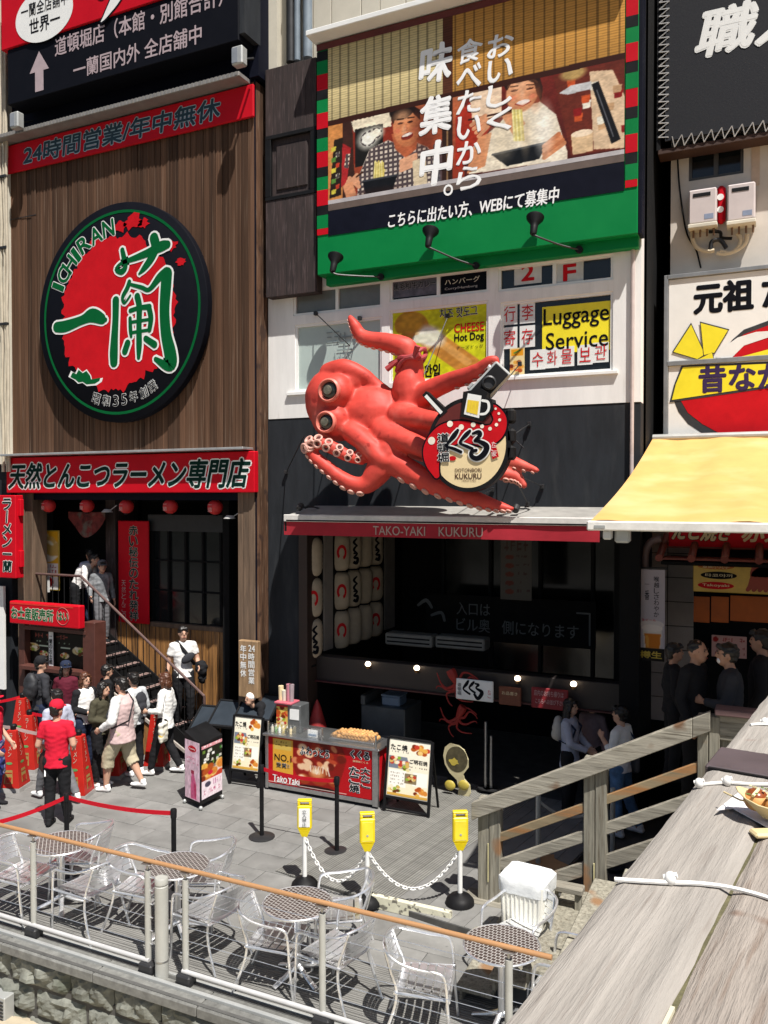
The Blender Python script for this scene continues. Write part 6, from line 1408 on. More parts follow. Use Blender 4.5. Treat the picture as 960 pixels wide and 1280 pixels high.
# ================================================================ RIVERSIDE RAIL
HW = mat('varnished_handrail', (.40, .215, .10), .35, var=.15, scale=5, stretch=(.3, 3, 3)); RG = mat('rail_grey_paint', (.40, .40, .37), .45, var=.08, scale=6); RW = mat('rail_pale_tube', (.55, .55, .55), .35, metal=.2, var=.08)
zr_ = (at(60, 1045, RY).z + at(620, 1181, RY).z) / 2
zr_ = 1.06 if not .9 < zr_ < 1.2 else zr_
rail = thing('riverside_railing', 'low riverside railing with varnished wooden top rail, grey posts and thin wires in front of the tables', 'railing', (X(200, RY, 1200), RY, 0))
rail['label'] = 'riverside railing with varnished wooden top rail, grey posts and thin wires before the tables'
xe = X(690, RY, 1195)
MB().tube([(-13, RY, zr_), (xe, RY, zr_)], .021, 12).obj('handrail', HW, rail, smooth=True)
posts = [X(42, RY, 1110), X(185, RY, 1150), X(232, RY, 1170), X(403, RY, 1200), X(636, RY, 1230)]
posts = [posts[0] - 1.55] + posts
for i, xx in enumerate(posts):
    p = MB().tube([(xx, RY, .0), (xx, RY, zr_ - .09)], .030, 12).obj('post', RG, rail, smooth=True)
    MB().tube([(xx, RY, zr_ - .09), (xx, RY, zr_ - .02)], .012, 8).obj('stem', STEEL, p); MB().bbox(xx - .05, xx + .05, RY - .04, RY + .04, zr_ - .032, zr_ - .022, .003).obj('saddle', STEEL, p)
    MB().lathe([(.05, 0), (.05, .025), (.032, .03)], (xx, RY, 0), 14).obj('foot', CHAR, p)
for i in range(6):
    z = .26 + i * .125
    for a, b in ((posts[0], posts[2]), (posts[3], xe)):
        MB().tube([(a, RY, z), (b, RY, z)], .0028, 5).obj('wire', ALU, rail)
    for xx, d in ((posts[2], 1), (posts[3], -1)): MB().tube([(xx - .02 * d, RY, z), (xx + .06 * d, RY, z)], .006, 6).obj('wire_end', ALU, rail)
for a, b in ((-13, posts[2] + .03), (posts[3] - .02, xe)): MB().tube([(a, RY - .02, .11), (b, RY - .02, .11)], .022, 12).obj('bottom_tube', RW, rail, smooth=True)
for xx in posts: MB().bbox(xx - .06, xx + .10, RY - .08, RY + .04, .0, .10, .015).obj('tube_bracket', CHAR, rail)
MB().bbox(-13, xe, RY - .13, RY - .09, -.005, .030, .006).obj('base_channel', GREYM, rail); MB().bbox(-13, xe, RY + .035, RY + .06, -.01, .012, .004).obj('base_strip', GREYM, rail)
xb = X(205, RY, 1200); bo = thing('thick_bollard', 'stout grey cylindrical post standing in the gap of the riverside railing', 'bollard', (xb, RY - .03, 0))
zb_ = at(205, 1097, RY - .03).z
MB().lathe([(.062, 0), (.062, zb_ - .08), (.056, zb_ - .075), (.056, zb_ - .065), (.062, zb_ - .06), (.062, zb_ - .01), (.055, zb_)], (xb, RY - .03, 0), 22).obj('shaft', RG, bo, smooth=True); MB().lathe([(.066, .16), (.066, .172)], (xb, RY - .03, 0), 22).obj('collar', STEEL, bo)
# ================================================================ CHAIRS AND TABLES
def make_chair():
    t = thing('aluminium_armchair', 'x', 'chair'); r = .0125
    loop = spline([(-.26, -.26, 0), (-.275, -.23, .30), (-.28, -.21, .58), (-.285, -.16, .655), (-.285, .0, .67), (-.27, .16, .70), (-.20, .28, .745), (0, .33, .76), (.20, .28, .745), (.27, .16, .70), (.285, .0, .67), (.285, -.16, .655), (.28, -.21, .58), (.275, -.23, .30), (.26, -.26, 0)], 4)
    MB().tube(loop, r, 8).obj('arm_frame', ALU, t, smooth=True)
    for s in (-1, 1):
        MB().tube(spline([(s * .24, .33, 0), (s * .225, .22, .28), (s * .20, .20, .45), (s * .19, .25, .60), (s * .175, .295, .74)], 4), r, 8).obj('leg', ALU, t, smooth=True)
        MB().tube([(s * .255, -.235, .43), (s * .215, .21, .43)], r * .9, 8).obj('seat_rail', ALU, t, smooth=True)
    MB().tube([(-.265, -.235, .425), (.265, -.235, .425)], r * .9, 8).obj('seat_rail', ALU, t, smooth=True); MB().tube([(-.22, .21, .425), (.22, .21, .425)], r * .9, 8).obj('seat_rail', ALU, t, smooth=True)
    MB().tube([(-.27, -.20, .33), (.27, -.20, .33)], .007, 6).obj('stretcher', ALU, t)
    for k in range(6):
        y = -.222 + k * .073; sg_ = MB(); n = 6; w = .225 - .02 * k / 6; vs = []
        for j in range(n + 1):
            u = -1 + 2 * j / n; z = .448 - .018 * (1 - u * u)
            vs += [(u * w, y, z), (u * w, y + .058, z - .002)]
        m = len(vs); vs += [(a, b, c - .005) for a, b, c in vs]
        fs = [(2 * j, 2 * j + 2, 2 * j + 3, 2 * j + 1) for j in range(n)] + [(m + 2 * j + 1, m + 2 * j + 3, m + 2 * j + 2, m + 2 * j) for j in range(n)] + [(2 * j, m + 2 * j, m + 2 * j + 2, 2 * j + 2) for j in range(n)] + [(2 * j + 1, 2 * j + 3, m + 2 * j + 3, m + 2 * j + 1) for j in range(n)]
        sg_.add(vs, fs).obj('seat_slat', ALU, t)
    for k in range(4):
        z = .50 + k * .058; mb = MB(); n = 6; vs = []
        for j in range(n + 1):
            u = -1 + 2 * j / n; y = .225 + (z - .45) * .27 + .035 * (1 - u * u); vs += [(u * .185, y, z), (u * .185, y + .012, z + .050)]
        m = len(vs); vs += [(a, b + .004, c) for a, b, c in vs]
        fs = [(2 * j, 2 * j + 2, 2 * j + 3, 2 * j + 1) for j in range(n)] + [(m + 2 * j + 1, m + 2 * j + 3, m + 2 * j + 2, m + 2 * j) for j in range(n)] + [(2 * j, m + 2 * j, m + 2 * j + 2, 2 * j + 2) for j in range(n)] + [(2 * j + 1, 2 * j + 3, m + 2 * j + 3, m + 2 * j + 1) for j in range(n)]
        mb.add(vs, fs).obj('back_slat', ALU, t)
    return t
# woven table top
WV = bpy.data.materials.new('woven_table_top'); WV.use_nodes = True; MATS['woven_table_top'] = WV
_n = WV.node_tree.nodes; _l = WV.node_tree.links; _b = _n['Principled BSDF']; _t = _n.new('ShaderNodeTexCoord'); _m = _n.new('ShaderNodeMapping'); _m.inputs['Rotation'].default_value = (0, 0, .785); _c = _n.new('ShaderNodeTexBrick')
_c.inputs['Scale'].default_value = 11; _c.inputs['Color1'].default_value = (.045, .032, .028, 1); _c.inputs['Color2'].default_value = (.07, .05, .045, 1); _c.inputs['Mortar'].default_value = (.42, .40, .38, 1); _c.inputs['Mortar Size'].default_value = .04; _c.inputs['Brick Width'].default_value = .42; _c.inputs['Row Height'].default_value = .42; _c.inputs['Mortar Smooth'].default_value = .3
_l.new(_t.outputs['Object'], _m.inputs[0]); _l.new(_m.outputs[0], _c.inputs['Vector']); _l.new(_c.outputs['Color'], _b.inputs['Base Color']); _b.inputs['Roughness'].default_value = .5
def make_table():
    t = thing('bistro_table', 'x', 'table')
    MB().lathe([(.30, .690), (.312, .692), (.312, .708), (.30, .710)], (0, 0, 0), 40).obj('table_top', WV, t); MB().tube([(.316 * math.cos(2 * PI * i / 40), .316 * math.sin(2 * PI * i / 40), .700) for i in range(40)], .011, 8, closed=True).obj('rim', ALU, t, smooth=True)
    MB().tube([(0, 0, .10), (0, 0, .685)], .030, 14).obj('column', ALU, t, smooth=True); MB().lathe([(.10, .675), (.12, .688)], (0, 0, 0), 16).obj('top_plate', STEEL, t)
    for k in range(4):
        a = PI / 4 + k * PI / 2; c, s = math.cos(a), math.sin(a)
        MB().tube([(c * .02, s * .02, .13), (c * .12, s * .12, .075), (c * .27, s * .27, .022)], [(.022, .024), (.022, .02), (.03, .012)], 8, ref=(0, 0, 1)).obj('foot', ALU, t, smooth=True)
    return t
tab0 = make_table()
TB = [(77, 1054, 'leftmost bistro table, with brown woven round top, behind the railing'), (222, 1082, 'second bistro table from the left, brown woven top beside the stout post'), (372, 1129, 'third bistro table from the left, black and white woven top near the yellow posts'), (627, 1181, 'rightmost bistro table with woven top in front of the white bin')]
TP = []
for i, (px, py, lb) in enumerate(TB):
    p = atz(px, py, .70); TP.append(p); o = tab0 if i == 0 else copy_tree(tab0); o.location = (p.x, p.y, 0); o.rotation_euler.z = .2 * i; o['label'] = lb; o['group'] = 'bistro tables along the railing'
ch0 = make_chair()
# seat-centre pixel, direction the sitter would face (degrees from +X towards +Y)
CH = [(28, 1088, 5, 'leftmost chair, cut by the photo edge, facing the first table'),
      (102, 1066, 200, 'chair behind the leftmost table, its back towards the paving'),
      (112, 1104, 172, 'chair at the front right of the leftmost table by the railing'),
      (178, 1103, 10, 'chair left of the second table, half hidden by the top rail'),
      (255, 1090, 205, 'chair at the back right of the second table'),
      (262, 1135, 170, 'chair at the front right of the second table'),
      (345, 1168, 12, 'chair left of the third table'),
      (425, 1135, 208, 'chair at the back right of the third table, before the middle yellow post'),
      (420, 1185, 168, 'chair at the front right of the third table'),
      (530, 1222, 15, 'foremost chair, standing alone between the third and the rightmost table'),
      (650, 1165, 250, 'chair behind the rightmost table, next to the white bin'),
      (712, 1222, 175, 'chair right of the rightmost table, mostly hidden by the timber parapet')]
for i, (px, py, a, lb) in enumerate(CH):
    p = atz(px, py, .45); o = ch0 if i == 0 else copy_tree(ch0); o.location = (p.x, p.y, 0); o.rotation_euler.z = math.radians(a) + PI / 2; o['label'] = 'aluminium slatted ' + lb; o['group'] = 'aluminium armchairs round the bistro tables'
# ================================================================ BELT STANCHIONS
BELT = mat('red_belt', (.50, .008, .02), .5, var=.06, spec=.2); PBELT = mat('faded_belt', (.50, .36, .34), .6)
def stanchion(px, py, lb, h=.95):
    p = atz(px, py, h); t = thing('belt_stanchion', lb, 'stanchion', (p.x, p.y, 0), group='black belt stanchions')
    MB().lathe([(.17, 0), (.17, .012), (.15, .022), (.04, .03)], (p.x, p.y, 0), 26).obj('base', CHAR, t, smooth=True); MB().tube([(p.x, p.y, .02), (p.x, p.y, h - .09)], .028, 14).obj('post', BLACK, t, smooth=True); MB().lathe([(.034, h - .10), (.036, h - .01), (.03, h)], (p.x, p.y, 0), 16).obj('belt_head', BLACK, t, smooth=True)
    return p
def belt(a, b, lb, sag=.04, w=.05, m=None):
    a, b = Vector(a), Vector(b); n = 12; vs = []
    for i in range(n + 1):
        s = i / n; p = a.lerp(b, s); p.z -= 4 * sag * s * (1 - s); vs += [(p.x, p.y, p.z + w / 2), (p.x, p.y, p.z - w / 2)]
    k = len(vs); vs += [(x_, y_ + .003, z_) for x_, y_, z_ in vs]
    t = MB().add(vs, [(2 * i, 2 * i + 1, 2 * i + 3, 2 * i + 2) for i in range(n)] + [(k + 2 * i, k + 2 * i + 2, k + 2 * i + 3, k + 2 * i + 1) for i in range(n)] + [(2 * i, 2 * i + 2, k + 2 * i + 2, k + 2 * i) for i in range(n)]).obj('barrier_belt', m or BELT); tag(t, lb, 'barrier belt', 'barrier belts')
sA = stanchion(327, 956, 'black belt stanchion in front of the left end of the takoyaki cart'); sB = stanchion(421, 971, 'black belt stanchion in front of the right half of the takoyaki cart')
sC = stanchion(83, 991, 'black belt stanchion by the legs of the staff member in the red shirt'); sD = stanchion(217, 1011, 'black belt stanchion standing behind the second bistro table')
U = lambda p, dz=-.05: (p.x, p.y, p.z + dz)
belt(U(sA), U(sB), 'red barrier belt stretched in front of the takoyaki cart'); belt(U(sC), U(sD), 'red barrier belt running right from the staff member in red'); e_ = atz(-30, 1034, .9); belt(U(sC), (e_.x, e_.y, .9), 'red barrier belt running off the left edge of the photo')
# ---- red queue pylons
PYR = mat('pylon_red', (.42, .018, .012), .45, var=.12, spec=.25); GOLD = mat('pylon_gold', (.50, .40, .14), .5); LEAF = mat('pylon_green', (.10, .26, .08), .5)
def pylon(px, py, lb, rot=.35, h=.98, m=None):
    p = atz(px, py, h); t = thing('queue_pylon', lb, 'pylon', (p.x, p.y, 0), group='red queue pylons')
    b0_, b1_ = .17, .075
    def lv(w, z): return [Vector((p.x, p.y, z)) + Matrix.Rotation(rot, 3, 'Z') @ Vector((sx * w, sy * w, 0)) for sx, sy in ((-1, -1), (1, -1), (1, 1), (-1, 1))]
    MB().add(lv(b0_, .05) + lv(b1_, h - .08), [(0, 3, 2, 1), (4, 5, 6, 7), (0, 1, 5, 4), (1, 2, 6, 5), (2, 3, 7, 6), (3, 0, 4, 7)]).obj('cone', m or PYR, t, bev=.006)
    MB().add(lv(.20, 0) + lv(.185, .05), [(0, 3, 2, 1), (4, 5, 6, 7), (0, 1, 5, 4), (1, 2, 6, 5), (2, 3, 7, 6), (3, 0, 4, 7)]).obj('foot', mat('pylon_grey_foot', (.25, .24, .23), .6), t)
    MB().lathe([(.045, h - .09), (.05, h - .02), (.035, h)], (p.x, p.y, 0), 14).obj('belt_head', BLACK, t)
    for side in (0, 1):
        R_ = Matrix.Rotation(rot + side * PI / 2, 3, 'Z') @ Vector((1, 0, 0)); N_ = Matrix.Rotation(rot + side * PI / 2, 3, 'Z') @ Vector((0, -1, 0)); sl = (b0_ - b1_) / (h - .13); Uv = (Vector((0, 0, 1)) - N_ * sl).normalized()
        fr_ = (Vector((p.x, p.y, .05)) + N_ * b0_, R_, Uv)
        text(t, 'ラーメン', fr_, -.026, .026, .46, .82, mat('pylon_pale_letter', (.5, .36, .28), .6), vertical=True, bold=.01); flat('green_mark', circ(0, .37, .05, .02, 14), fr_, LEAF, t, .004)
        flat('gold_panel', [(-.07, .07), (.07, .07), (.055, .27), (-.055, .27)], fr_, mat('pylon_olive_gold', (.30, .20, .06), .5), t, .003); text(t, '一蘭', fr_, -.05, .05, .07, .28, PYR, vertical=True, bold=.04, eps=.006)
    return p
P1 = pylon(17, 905, 'red queue pylon nearest the left photo edge, front row'); P2 = pylon(37, 887, 'red queue pylon below the man with the black backpack'); P3 = pylon(28, 866, 'rear red queue pylon close to the left post of the booth')
P4 = pylon(98, 912, 'red queue pylon just behind the staff member in the red shirt'); P5 = pylon(141, 893, 'red queue pylon mostly hidden behind the man in beige shorts'); P6 = pylon(196, 884, 'red queue pylon at the foot of the stairs, left of the woman in white')
def pq(p, d=-.06): return (p.x, p.y, p.z + d)
belt(pq(P2), pq(P5), 'red barrier belt behind the staff member, between two queue pylons', .05); e_ = atz(-30, 876, .95); belt(pq(P3), (e_.x, e_.y, .92), 'red barrier belt from the rear pylon to the left photo edge'); belt(pq(P1), pq(P4), 'faded pinkish barrier belt crossing behind the red shirted staff member', .06, .05, PBELT); e_ = atz(-30, 898, .95); belt(pq(P1), (e_.x, e_.y, .92), 'faded pinkish barrier belt leaving the photo on the left', .02, .05, PBELT)
# ================================================================ YELLOW SIGN POSTS WITH CHAIN
YEL = mat('yellow_plastic', (.80, .62, .01), .4, var=.05, spec=.35); WPL2 = mat('white_plastic', (.78, .78, .76), .4, var=.04)
heads = []
for px, py, pb, lb, rz_ in ((381, 1001, 1108, 'yellow headed chain post with a white notice, left one of three', .0), (459, 1014, 1133, 'yellow headed chain post in the middle, behind the aluminium chair', .1), (575, 1028, 1139, 'yellow headed chain post with black dome base beside the timber newel', .05)):
    b = atz(px, pb, .0); h = 1.0; zz = .085 if px > 500 else .0 if px < 400 else .03
    t = thing('chain_post', lb, 'post', (b.x, b.y, zz), group='yellow headed chain posts'); M_ = Matrix.Translation((b.x, b.y, zz)) @ Matrix.Rotation(YAW + rz_, 4, 'Z')
    MB().lathe([(.155, 0), (.15, .04), (.11, .085), (.05, .105), (.035, .12)], (b.x, b.y, zz), 26).obj('base', BLACK, t, smooth=True); MB().tube([(b.x, b.y, zz + .10), (b.x, b.y, zz + h - .40)], .026, 14).obj('pole', WPL2, t, smooth=True)
    MB().add([M_ @ Vector(v) for v in ((-.03, -.025, h - .42), (.03, -.025, h - .42), (.03, .025, h - .42), (-.03, .025, h - .42), (-.07, -.04, h - .33), (.07, -.04, h - .33), (.07, .04, h - .33), (-.07, .04, h - .33))], [(0, 3, 2, 1), (4, 5, 6, 7), (0, 1, 5, 4), (1, 2, 6, 5), (2, 3, 7, 6), (3, 0, 4, 7)]).obj('neck', YEL, t)
    hd = MB(); hd.bbox(-.082, .082, -.042, .042, h - .33, h - .06, .012, M_); hd.bbox(-.08, -.05, -.035, .035, h - .062, h - .02, .006, M_); hd.bbox(.05, .08, -.035, .035, h - .062, h - .02, .006, M_); hd.bbox(-.08, .08, -.035, .035, h - .022, h, .006, M_); hd.obj('head', YEL, t)
    MB().bbox(-.062, .062, -.047, -.043, h - .30, h - .09, .004, M_).obj('recess_plate', WPL2 if px < 400 else mat('yellow_plastic_light', (.84, .68, .04), .4), t)
    if px < 400: text(t, '立入禁止', (M_ @ Vector((0, -.048, 0)), M_.to_3x3() @ Vector((1, 0, 0)), Vector((0, 0, 1))), -.025, .025, h - .29, h - .1, INKB, vertical=True)
    else: setmw(MB().lathe([(.012, 0), (.012, .006)], (0, 0, 0), 10, MX).obj('screw', GREYM, t), M_ @ Matrix.Translation((0, -.045, h - .24)))
    heads.append(Vector((b.x, b.y, zz + h - .42)))
lk = MB().tube([(.030 * math.cos(2 * PI * i / 12), 0, .017 * math.sin(2 * PI * i / 12)) for i in range(12)], .0065, 6, closed=True).mesh('link', WPL2); lk.shade_smooth()
for a, b, lb in ((heads[0], heads[1], 'white plastic chain hanging between the left and middle yellow posts'), (heads[1], heads[2], 'white plastic chain hanging between the middle and right yellow posts')):
    t = thing('plastic_chain', lb, 'chain', tuple(a), group='white plastic chains'); L = (b - a).length; sag = .40 if L > 1.1 else .42; pts = []
    for i in range(201): s = i / 200; p = a.lerp(b, s); p.z -= 4 * sag * s * (1 - s); pts.append(p)
    acc = 0; k = 0; nxt = .02
    for i in range(200):
        acc += (pts[i + 1] - pts[i]).length
        if acc >= nxt:
            tg = (pts[i + 1] - pts[i]).normalized(); q_ = tg.to_track_quat('X', 'Z'); e = (q_.to_matrix() @ Matrix.Rotation(PI / 2 * (k % 2) + .4, 3, 'X')).to_euler(); inst('link', lk, pts[i], t, rot=e); k += 1; nxt += .043
# ================================================================ TAKOYAKI CART
b0_ = atz(333, 986); b1_ = atz(471, 1013); YC0 = (b0_.y + b1_.y) / 2; cx0, cx1 = b0_.x, b1_.x; CD = .62; CH_ = .83
ct_ = thing('takoyaki_cart', 'steel framed takoyaki counter cart with a red poster front reading TakoYaki', 'cart', (cx0, YC0, 0))
MB().box(cx0 + .03, cx1 - .03, YC0 + .03, YC0 + CD - .03, .04, CH_ - .03).obj('core', MATTE, ct_)
for (a, b, c, d, e, f_) in ((cx0, cx0 + .05, YC0, YC0 + .05, 0, CH_), (cx1 - .09, cx1, YC0, YC0 + .06, 0, CH_), (cx0, cx0 + .05, YC0 + CD - .05, YC0 + CD, 0, CH_), (cx1 - .06, cx1, YC0 + CD - .05, YC0 + CD, 0, CH_)): MB().bbox(a, b, c, d, e + .03, f_ - .004, .004).obj('corner_post', STEEL, ct_)
MB().bbox(cx0 + .051, cx1 - .091, YC0 + .005, YC0 + .05, .05, .11, .004).obj('bottom_rail', STEEL, ct_)
MB().bbox(cx0 - .03, cx1 + .03, YC0 - .03, YC0 + CD + .03, CH_, CH_ + .035, .008).obj('worktop', STEEL, ct_)
for xx in (cx0 + .1, cx1 - .1): MB().tube([(xx, YC0 + .1, 0), (xx, YC0 + .1, .04)], .04, 10).obj('castor', BLACK, ct_)
MB().box(cx0 + .05, cx1 - .09, YC0 + .022, YC0 + .028, .11, CH_).obj('front_panel', INKRED, ct_); MB().box(cx1 - .028, cx1 - .022, YC0 + .06, YC0 + CD - .05, .08, CH_).obj('side_panel', INKRED, ct_)
w, h_ = cx1 - .09 - cx0 - .05, CH_ - .13; f = frame(cx0 + .05, YC0 + .02, .12)
ik = Ink(170, 84, 'b8141c'); ik.rect(.045, .03, .245, .80, 'e0a83c'); ik.rect(.06, .05, .23, .26, 'd8b85a'); ik.fake_text(.07, .08, .22, .12, '5a3a10', 6, 1); ik.fake_text(.07, .15, .22, .19, '5a3a10', 6, 2)
ik.poly([(.25, 0), (.72, 0), (.76, .3), (.70, .75), (.62, .98), (.34, .98), (.25, .6)], '8a1a14')
rnd = random.Random(5)
for k in range(38): a = rnd.uniform(.26, .74); b = rnd.uniform(.02, .55); ik.ell(a, b, rnd.uniform(.02, .05), rnd.uniform(.04, .09), rnd.choice(['d8865a', 'b8472a', 'f0c8a0', 'a03018', 'e8a878', '6e1c12']), rnd.uniform(-1, 1), .4)
for cx_, cy_, r in ((.50, .70, .19), (.36, .80, .11), (.64, .78, .10)): ik.ell(cx_, cy_, r * .52, r, '9a3a1c', soft=.15); ik.ell(cx_ - .02, cy_ - r * .3, r * .35, r * .55, 'd88c58', soft=.7); ik.ell(cx_ - .03, cy_ - r * .45, r * .22, r * .25, 'f6d8b8', soft=.9)
for k in range(9): a = .42 + k * .02; ik.line([(a, .50), (a + .02 * math.sin(k), .62 + .02 * (k % 3))], .02, ['f4e4d0', 'e8c8a0'][k % 2])
ik.ell(.48, .97, .2, .06, '2a0e0c'); ik.rect(.0, .965, .76, .98, 'e8c8c0'); ik.rect(.76, .02, 1, .05, 'd86a60', .5)
ik.sheet('poster_print', f, 0, w, 0, h_, ct_, .003)
text(ct_, 'NO.1', f, w * .062, w * .23, h_ * .50, h_ * .64, INKB, bold=.02, eps=.006); text(ct_, '受賞!!', f, w * .08, w * .21, h_ * .36, h_ * .46, INKB, bold=.01, eps=.006, outline=(WHITE, .01))
text(ct_, 'TakoYaki', f, w * .045, w * .31, h_ * .03, h_ * .19, WHITE, bold=.04, eps=.008, wob=.02); text(ct_, 'ふわっとろ', f, w * .32, w * .60, h_ * .72, h_ * .88, INKB, bold=.03, eps=.006, outline=(WHITE, .04), wob=.02)
text(ct_, 'たこ焼', f, w * .79, w * .88, h_ * .08, h_ * .62, INKB, vertical=True, bold=.04, eps=.006, outline=(WHITE, .05), wob=.01); text(ct_, '大たこ', f, w * .895, w * .975, h_ * .22, h_ * .64, INKB, vertical=True, bold=.03, eps=.006, outline=(WHITE, .05), wob=.01)
text(ct_, 'くくる', f, w * .80, w * .97, h_ * .80, h_ * .96, INKB, bold=.05, eps=.006, outline=(WHITE, .06), wob=.01); text(ct_, '道頓堀くくる', f, w * .82, w * .96, h_ * .72, h_ * .76, CREAM, eps=.006)
# glass guard and food on top
GL = mat('clear_guard', (.75, .8, .8), .05, var=0, trans=.9, alpha=.25); top = CH_ + .036
for a, b in ((cx0 + .05, cx0 + .95), (cx0 + 1.0, cx1 - .05)): MB().box(a, b, YC0 + .02, YC0 + .026, top, top + .16).obj('glass_guard', GL, ct_)
for xx in (cx0 + .04, cx0 + .97, cx1 - .04): MB().bbox(xx - .012, xx + .012, YC0 + .012, YC0 + .034, top, top + .18, .003).obj('guard_post', STEEL, ct_)
tr = thing('takoyaki_tray', 'heaped tray of golden takoyaki balls at the right end of the cart', 'food tray', (cx1 - .5, YC0 + .3, top))
MB().bbox(cx1 - .86, cx1 - .12, YC0 + .12, YC0 + .46, top + .002, top + .03, .01).obj('dish', STEEL, tr)
tb = MB().ball((0, 0, 0), .032, 12, 8).mesh('takoyaki_ball', mat('takoyaki_crust', (.52, .27, .09), .6, var=.45, scale=20, objvar=.2)); tb.shade_smooth()
for lay in range(2):
    for i in range(-6 + lay, 7 - lay):
        for j in range(-2, 3):
            if (i / (6.5 - lay)) ** 2 + (j / 2.6) ** 2 < 1.1: inst('takoyaki_ball', tb, (cx1 - .49 + i * .056 + lay * .02, YC0 + .29 + j * .058, top + .052 + lay * .04), tr)
rc = thing('red_warming_cone', 'small red cone shaped cover standing in the dark behind the cart counter', 'cone', (X(392, 11.3), 11.35, .9)); MB().lathe([(.16, .75), (.05, 1.12), (.01, 1.2)], (X(392, 11.3), 11.4, 0), 18).obj('cover', mat('dim_red_cover', (.30, .02, .02), .5), rc, smooth=True); MB().lathe([(.05, 0), (.05, .75)], (X(392, 11.3), 11.4, 0), 12).obj('stand', CHAR, rc)
# condiment tower
mx0 = X(351, YC0 + .3, 900); mt = thing('condiment_rack', 'small steel rack with snack poster, cups and notice on the left end of the cart', 'rack', (mx0, YC0 + .3, top))
MB().bbox(mx0, mx0 + .42, YC0 + .18, YC0 + .45, top, top + .42, .01).obj('cabinet', mat('dim_steel', (0, 0, 0)), mt)
f = frame(mx0, YC0 + .18, top); ik = Ink(26, 50, 'e0c060'); ik.food(.5, .3, .3, 'tako', 9); ik.food(.5, .7, .2, 'ramen', 2); ik.rect(0, 0, 1, .08, 'c02030'); ik.sheet('snack_print', f, .0, .20, .04, .40, mt); MB().box(mx0 + .24, mx0 + .40, YC0 + .172, YC0 + .178, top + .20, top + .36).obj('paper_notice', WHITE, mt)
MB().bbox(mx0 - .02, mx0 + .28, YC0 + .14, YC0 + .40, top + .422, top + .45, .006).obj('pink_tray', mat('pink_tray', (.55, .12, .16), .5), mt)
for k, (dx, hh, m_) in enumerate(((.03, .22, CREAM), (.09, .16, OFFW), (.17, .26, mat('pink_straws', (.5, .2, .25), .5)), (.22, .26, mat('clear_tub', (.35, .28, .30), .3)))): MB().lathe([(.035, 0), (.042, hh)], (mx0 + dx, YC0 + .26, top + .452), 10).obj('cup', m_, mt)
for k in range(6):
    xx = mx0 - .02 + k * .065; t = thing('sauce_bottle', ['small white topped sauce bottle at the far left of the cart', 'green sauce bottle second from the left on the cart', 'white capped bottle third along the cart front', 'yellow sauce bottle before the condiment rack', 'dark sauce bottle beside the rack', 'pale squeeze bottle right of the sauce row'][k], 'bottle', (xx, YC0 + .10, top), group='sauce bottles on the cart')
    MB().lathe([(.02, 0), (.022, .07), (.01, .09)], (xx, YC0 + .10, top), 10).obj('bottle_body', [OFFW, LEAF, WHITE, GOLD, CHAR, CREAM][k], t, smooth=True); MB().lathe([(.011, .088), (.009, .11)], (xx, YC0 + .10, top), 8).obj('cap', WHITE, t)
nc = thing('price_card', 'small white and blue price card standing on the cart', 'card', (X(386, YC0), YC0 + .12, top)); MB().bbox(X(380, YC0), X(392, YC0), YC0 + .1, YC0 + .11, top, top + .11, .003).obj('card', WHITE, nc); MB().box(X(381, YC0), X(391, YC0), YC0 + .095, YC0 + .0995, top + .02, top + .05).obj('blue_strip', mat('pale_blue_plastic', (0, 0, 0)), nc)
# ================================================================ MENU BOARDS
def menu_ink(seed=0):
    ik = Ink(84, 124, 'f8f2de'); ik.grad(0, 0, 1, 1, 'faf4e2', 'f6eac8'); ik.food(.76, .13, .13, 'tako', 1 + seed); ik.poly([(.0, .30), (.45, .30), (.56, .52), (.0, .52)], '7a8290'); ik.food(.2, .38, .10, 'ramen', 2 + seed); ik.food(.42, .46, .10, 'ramen', 3)
    ik.rect(.02, .54, .45, .84, 'fbf8ee'); ik.rect(.62, .54, .98, .78, 'fbf8ee'); ik.rect(.42, .58, .72, .76, '8a7a5c'); ik.food(.57, .66, .08, 'ramen', 6); ik.food(.82, .88, .10, 'tako', 5); ik.food(.18, .88, .09, 'ramen', 4); ik.rect(0, .955, 1, 1, 'd8a84a')
    for k in range(4): ik.fake_text(.05, .58 + k * .06, .4, .61 + k * .06, '8a7a68', 7, k)
    ik.fake_text(.5, .44, .96, .47, '7a7068', 9, 8); ik.fake_text(.06, .2, .5, .23, '6a6058', 7, 3); return ik
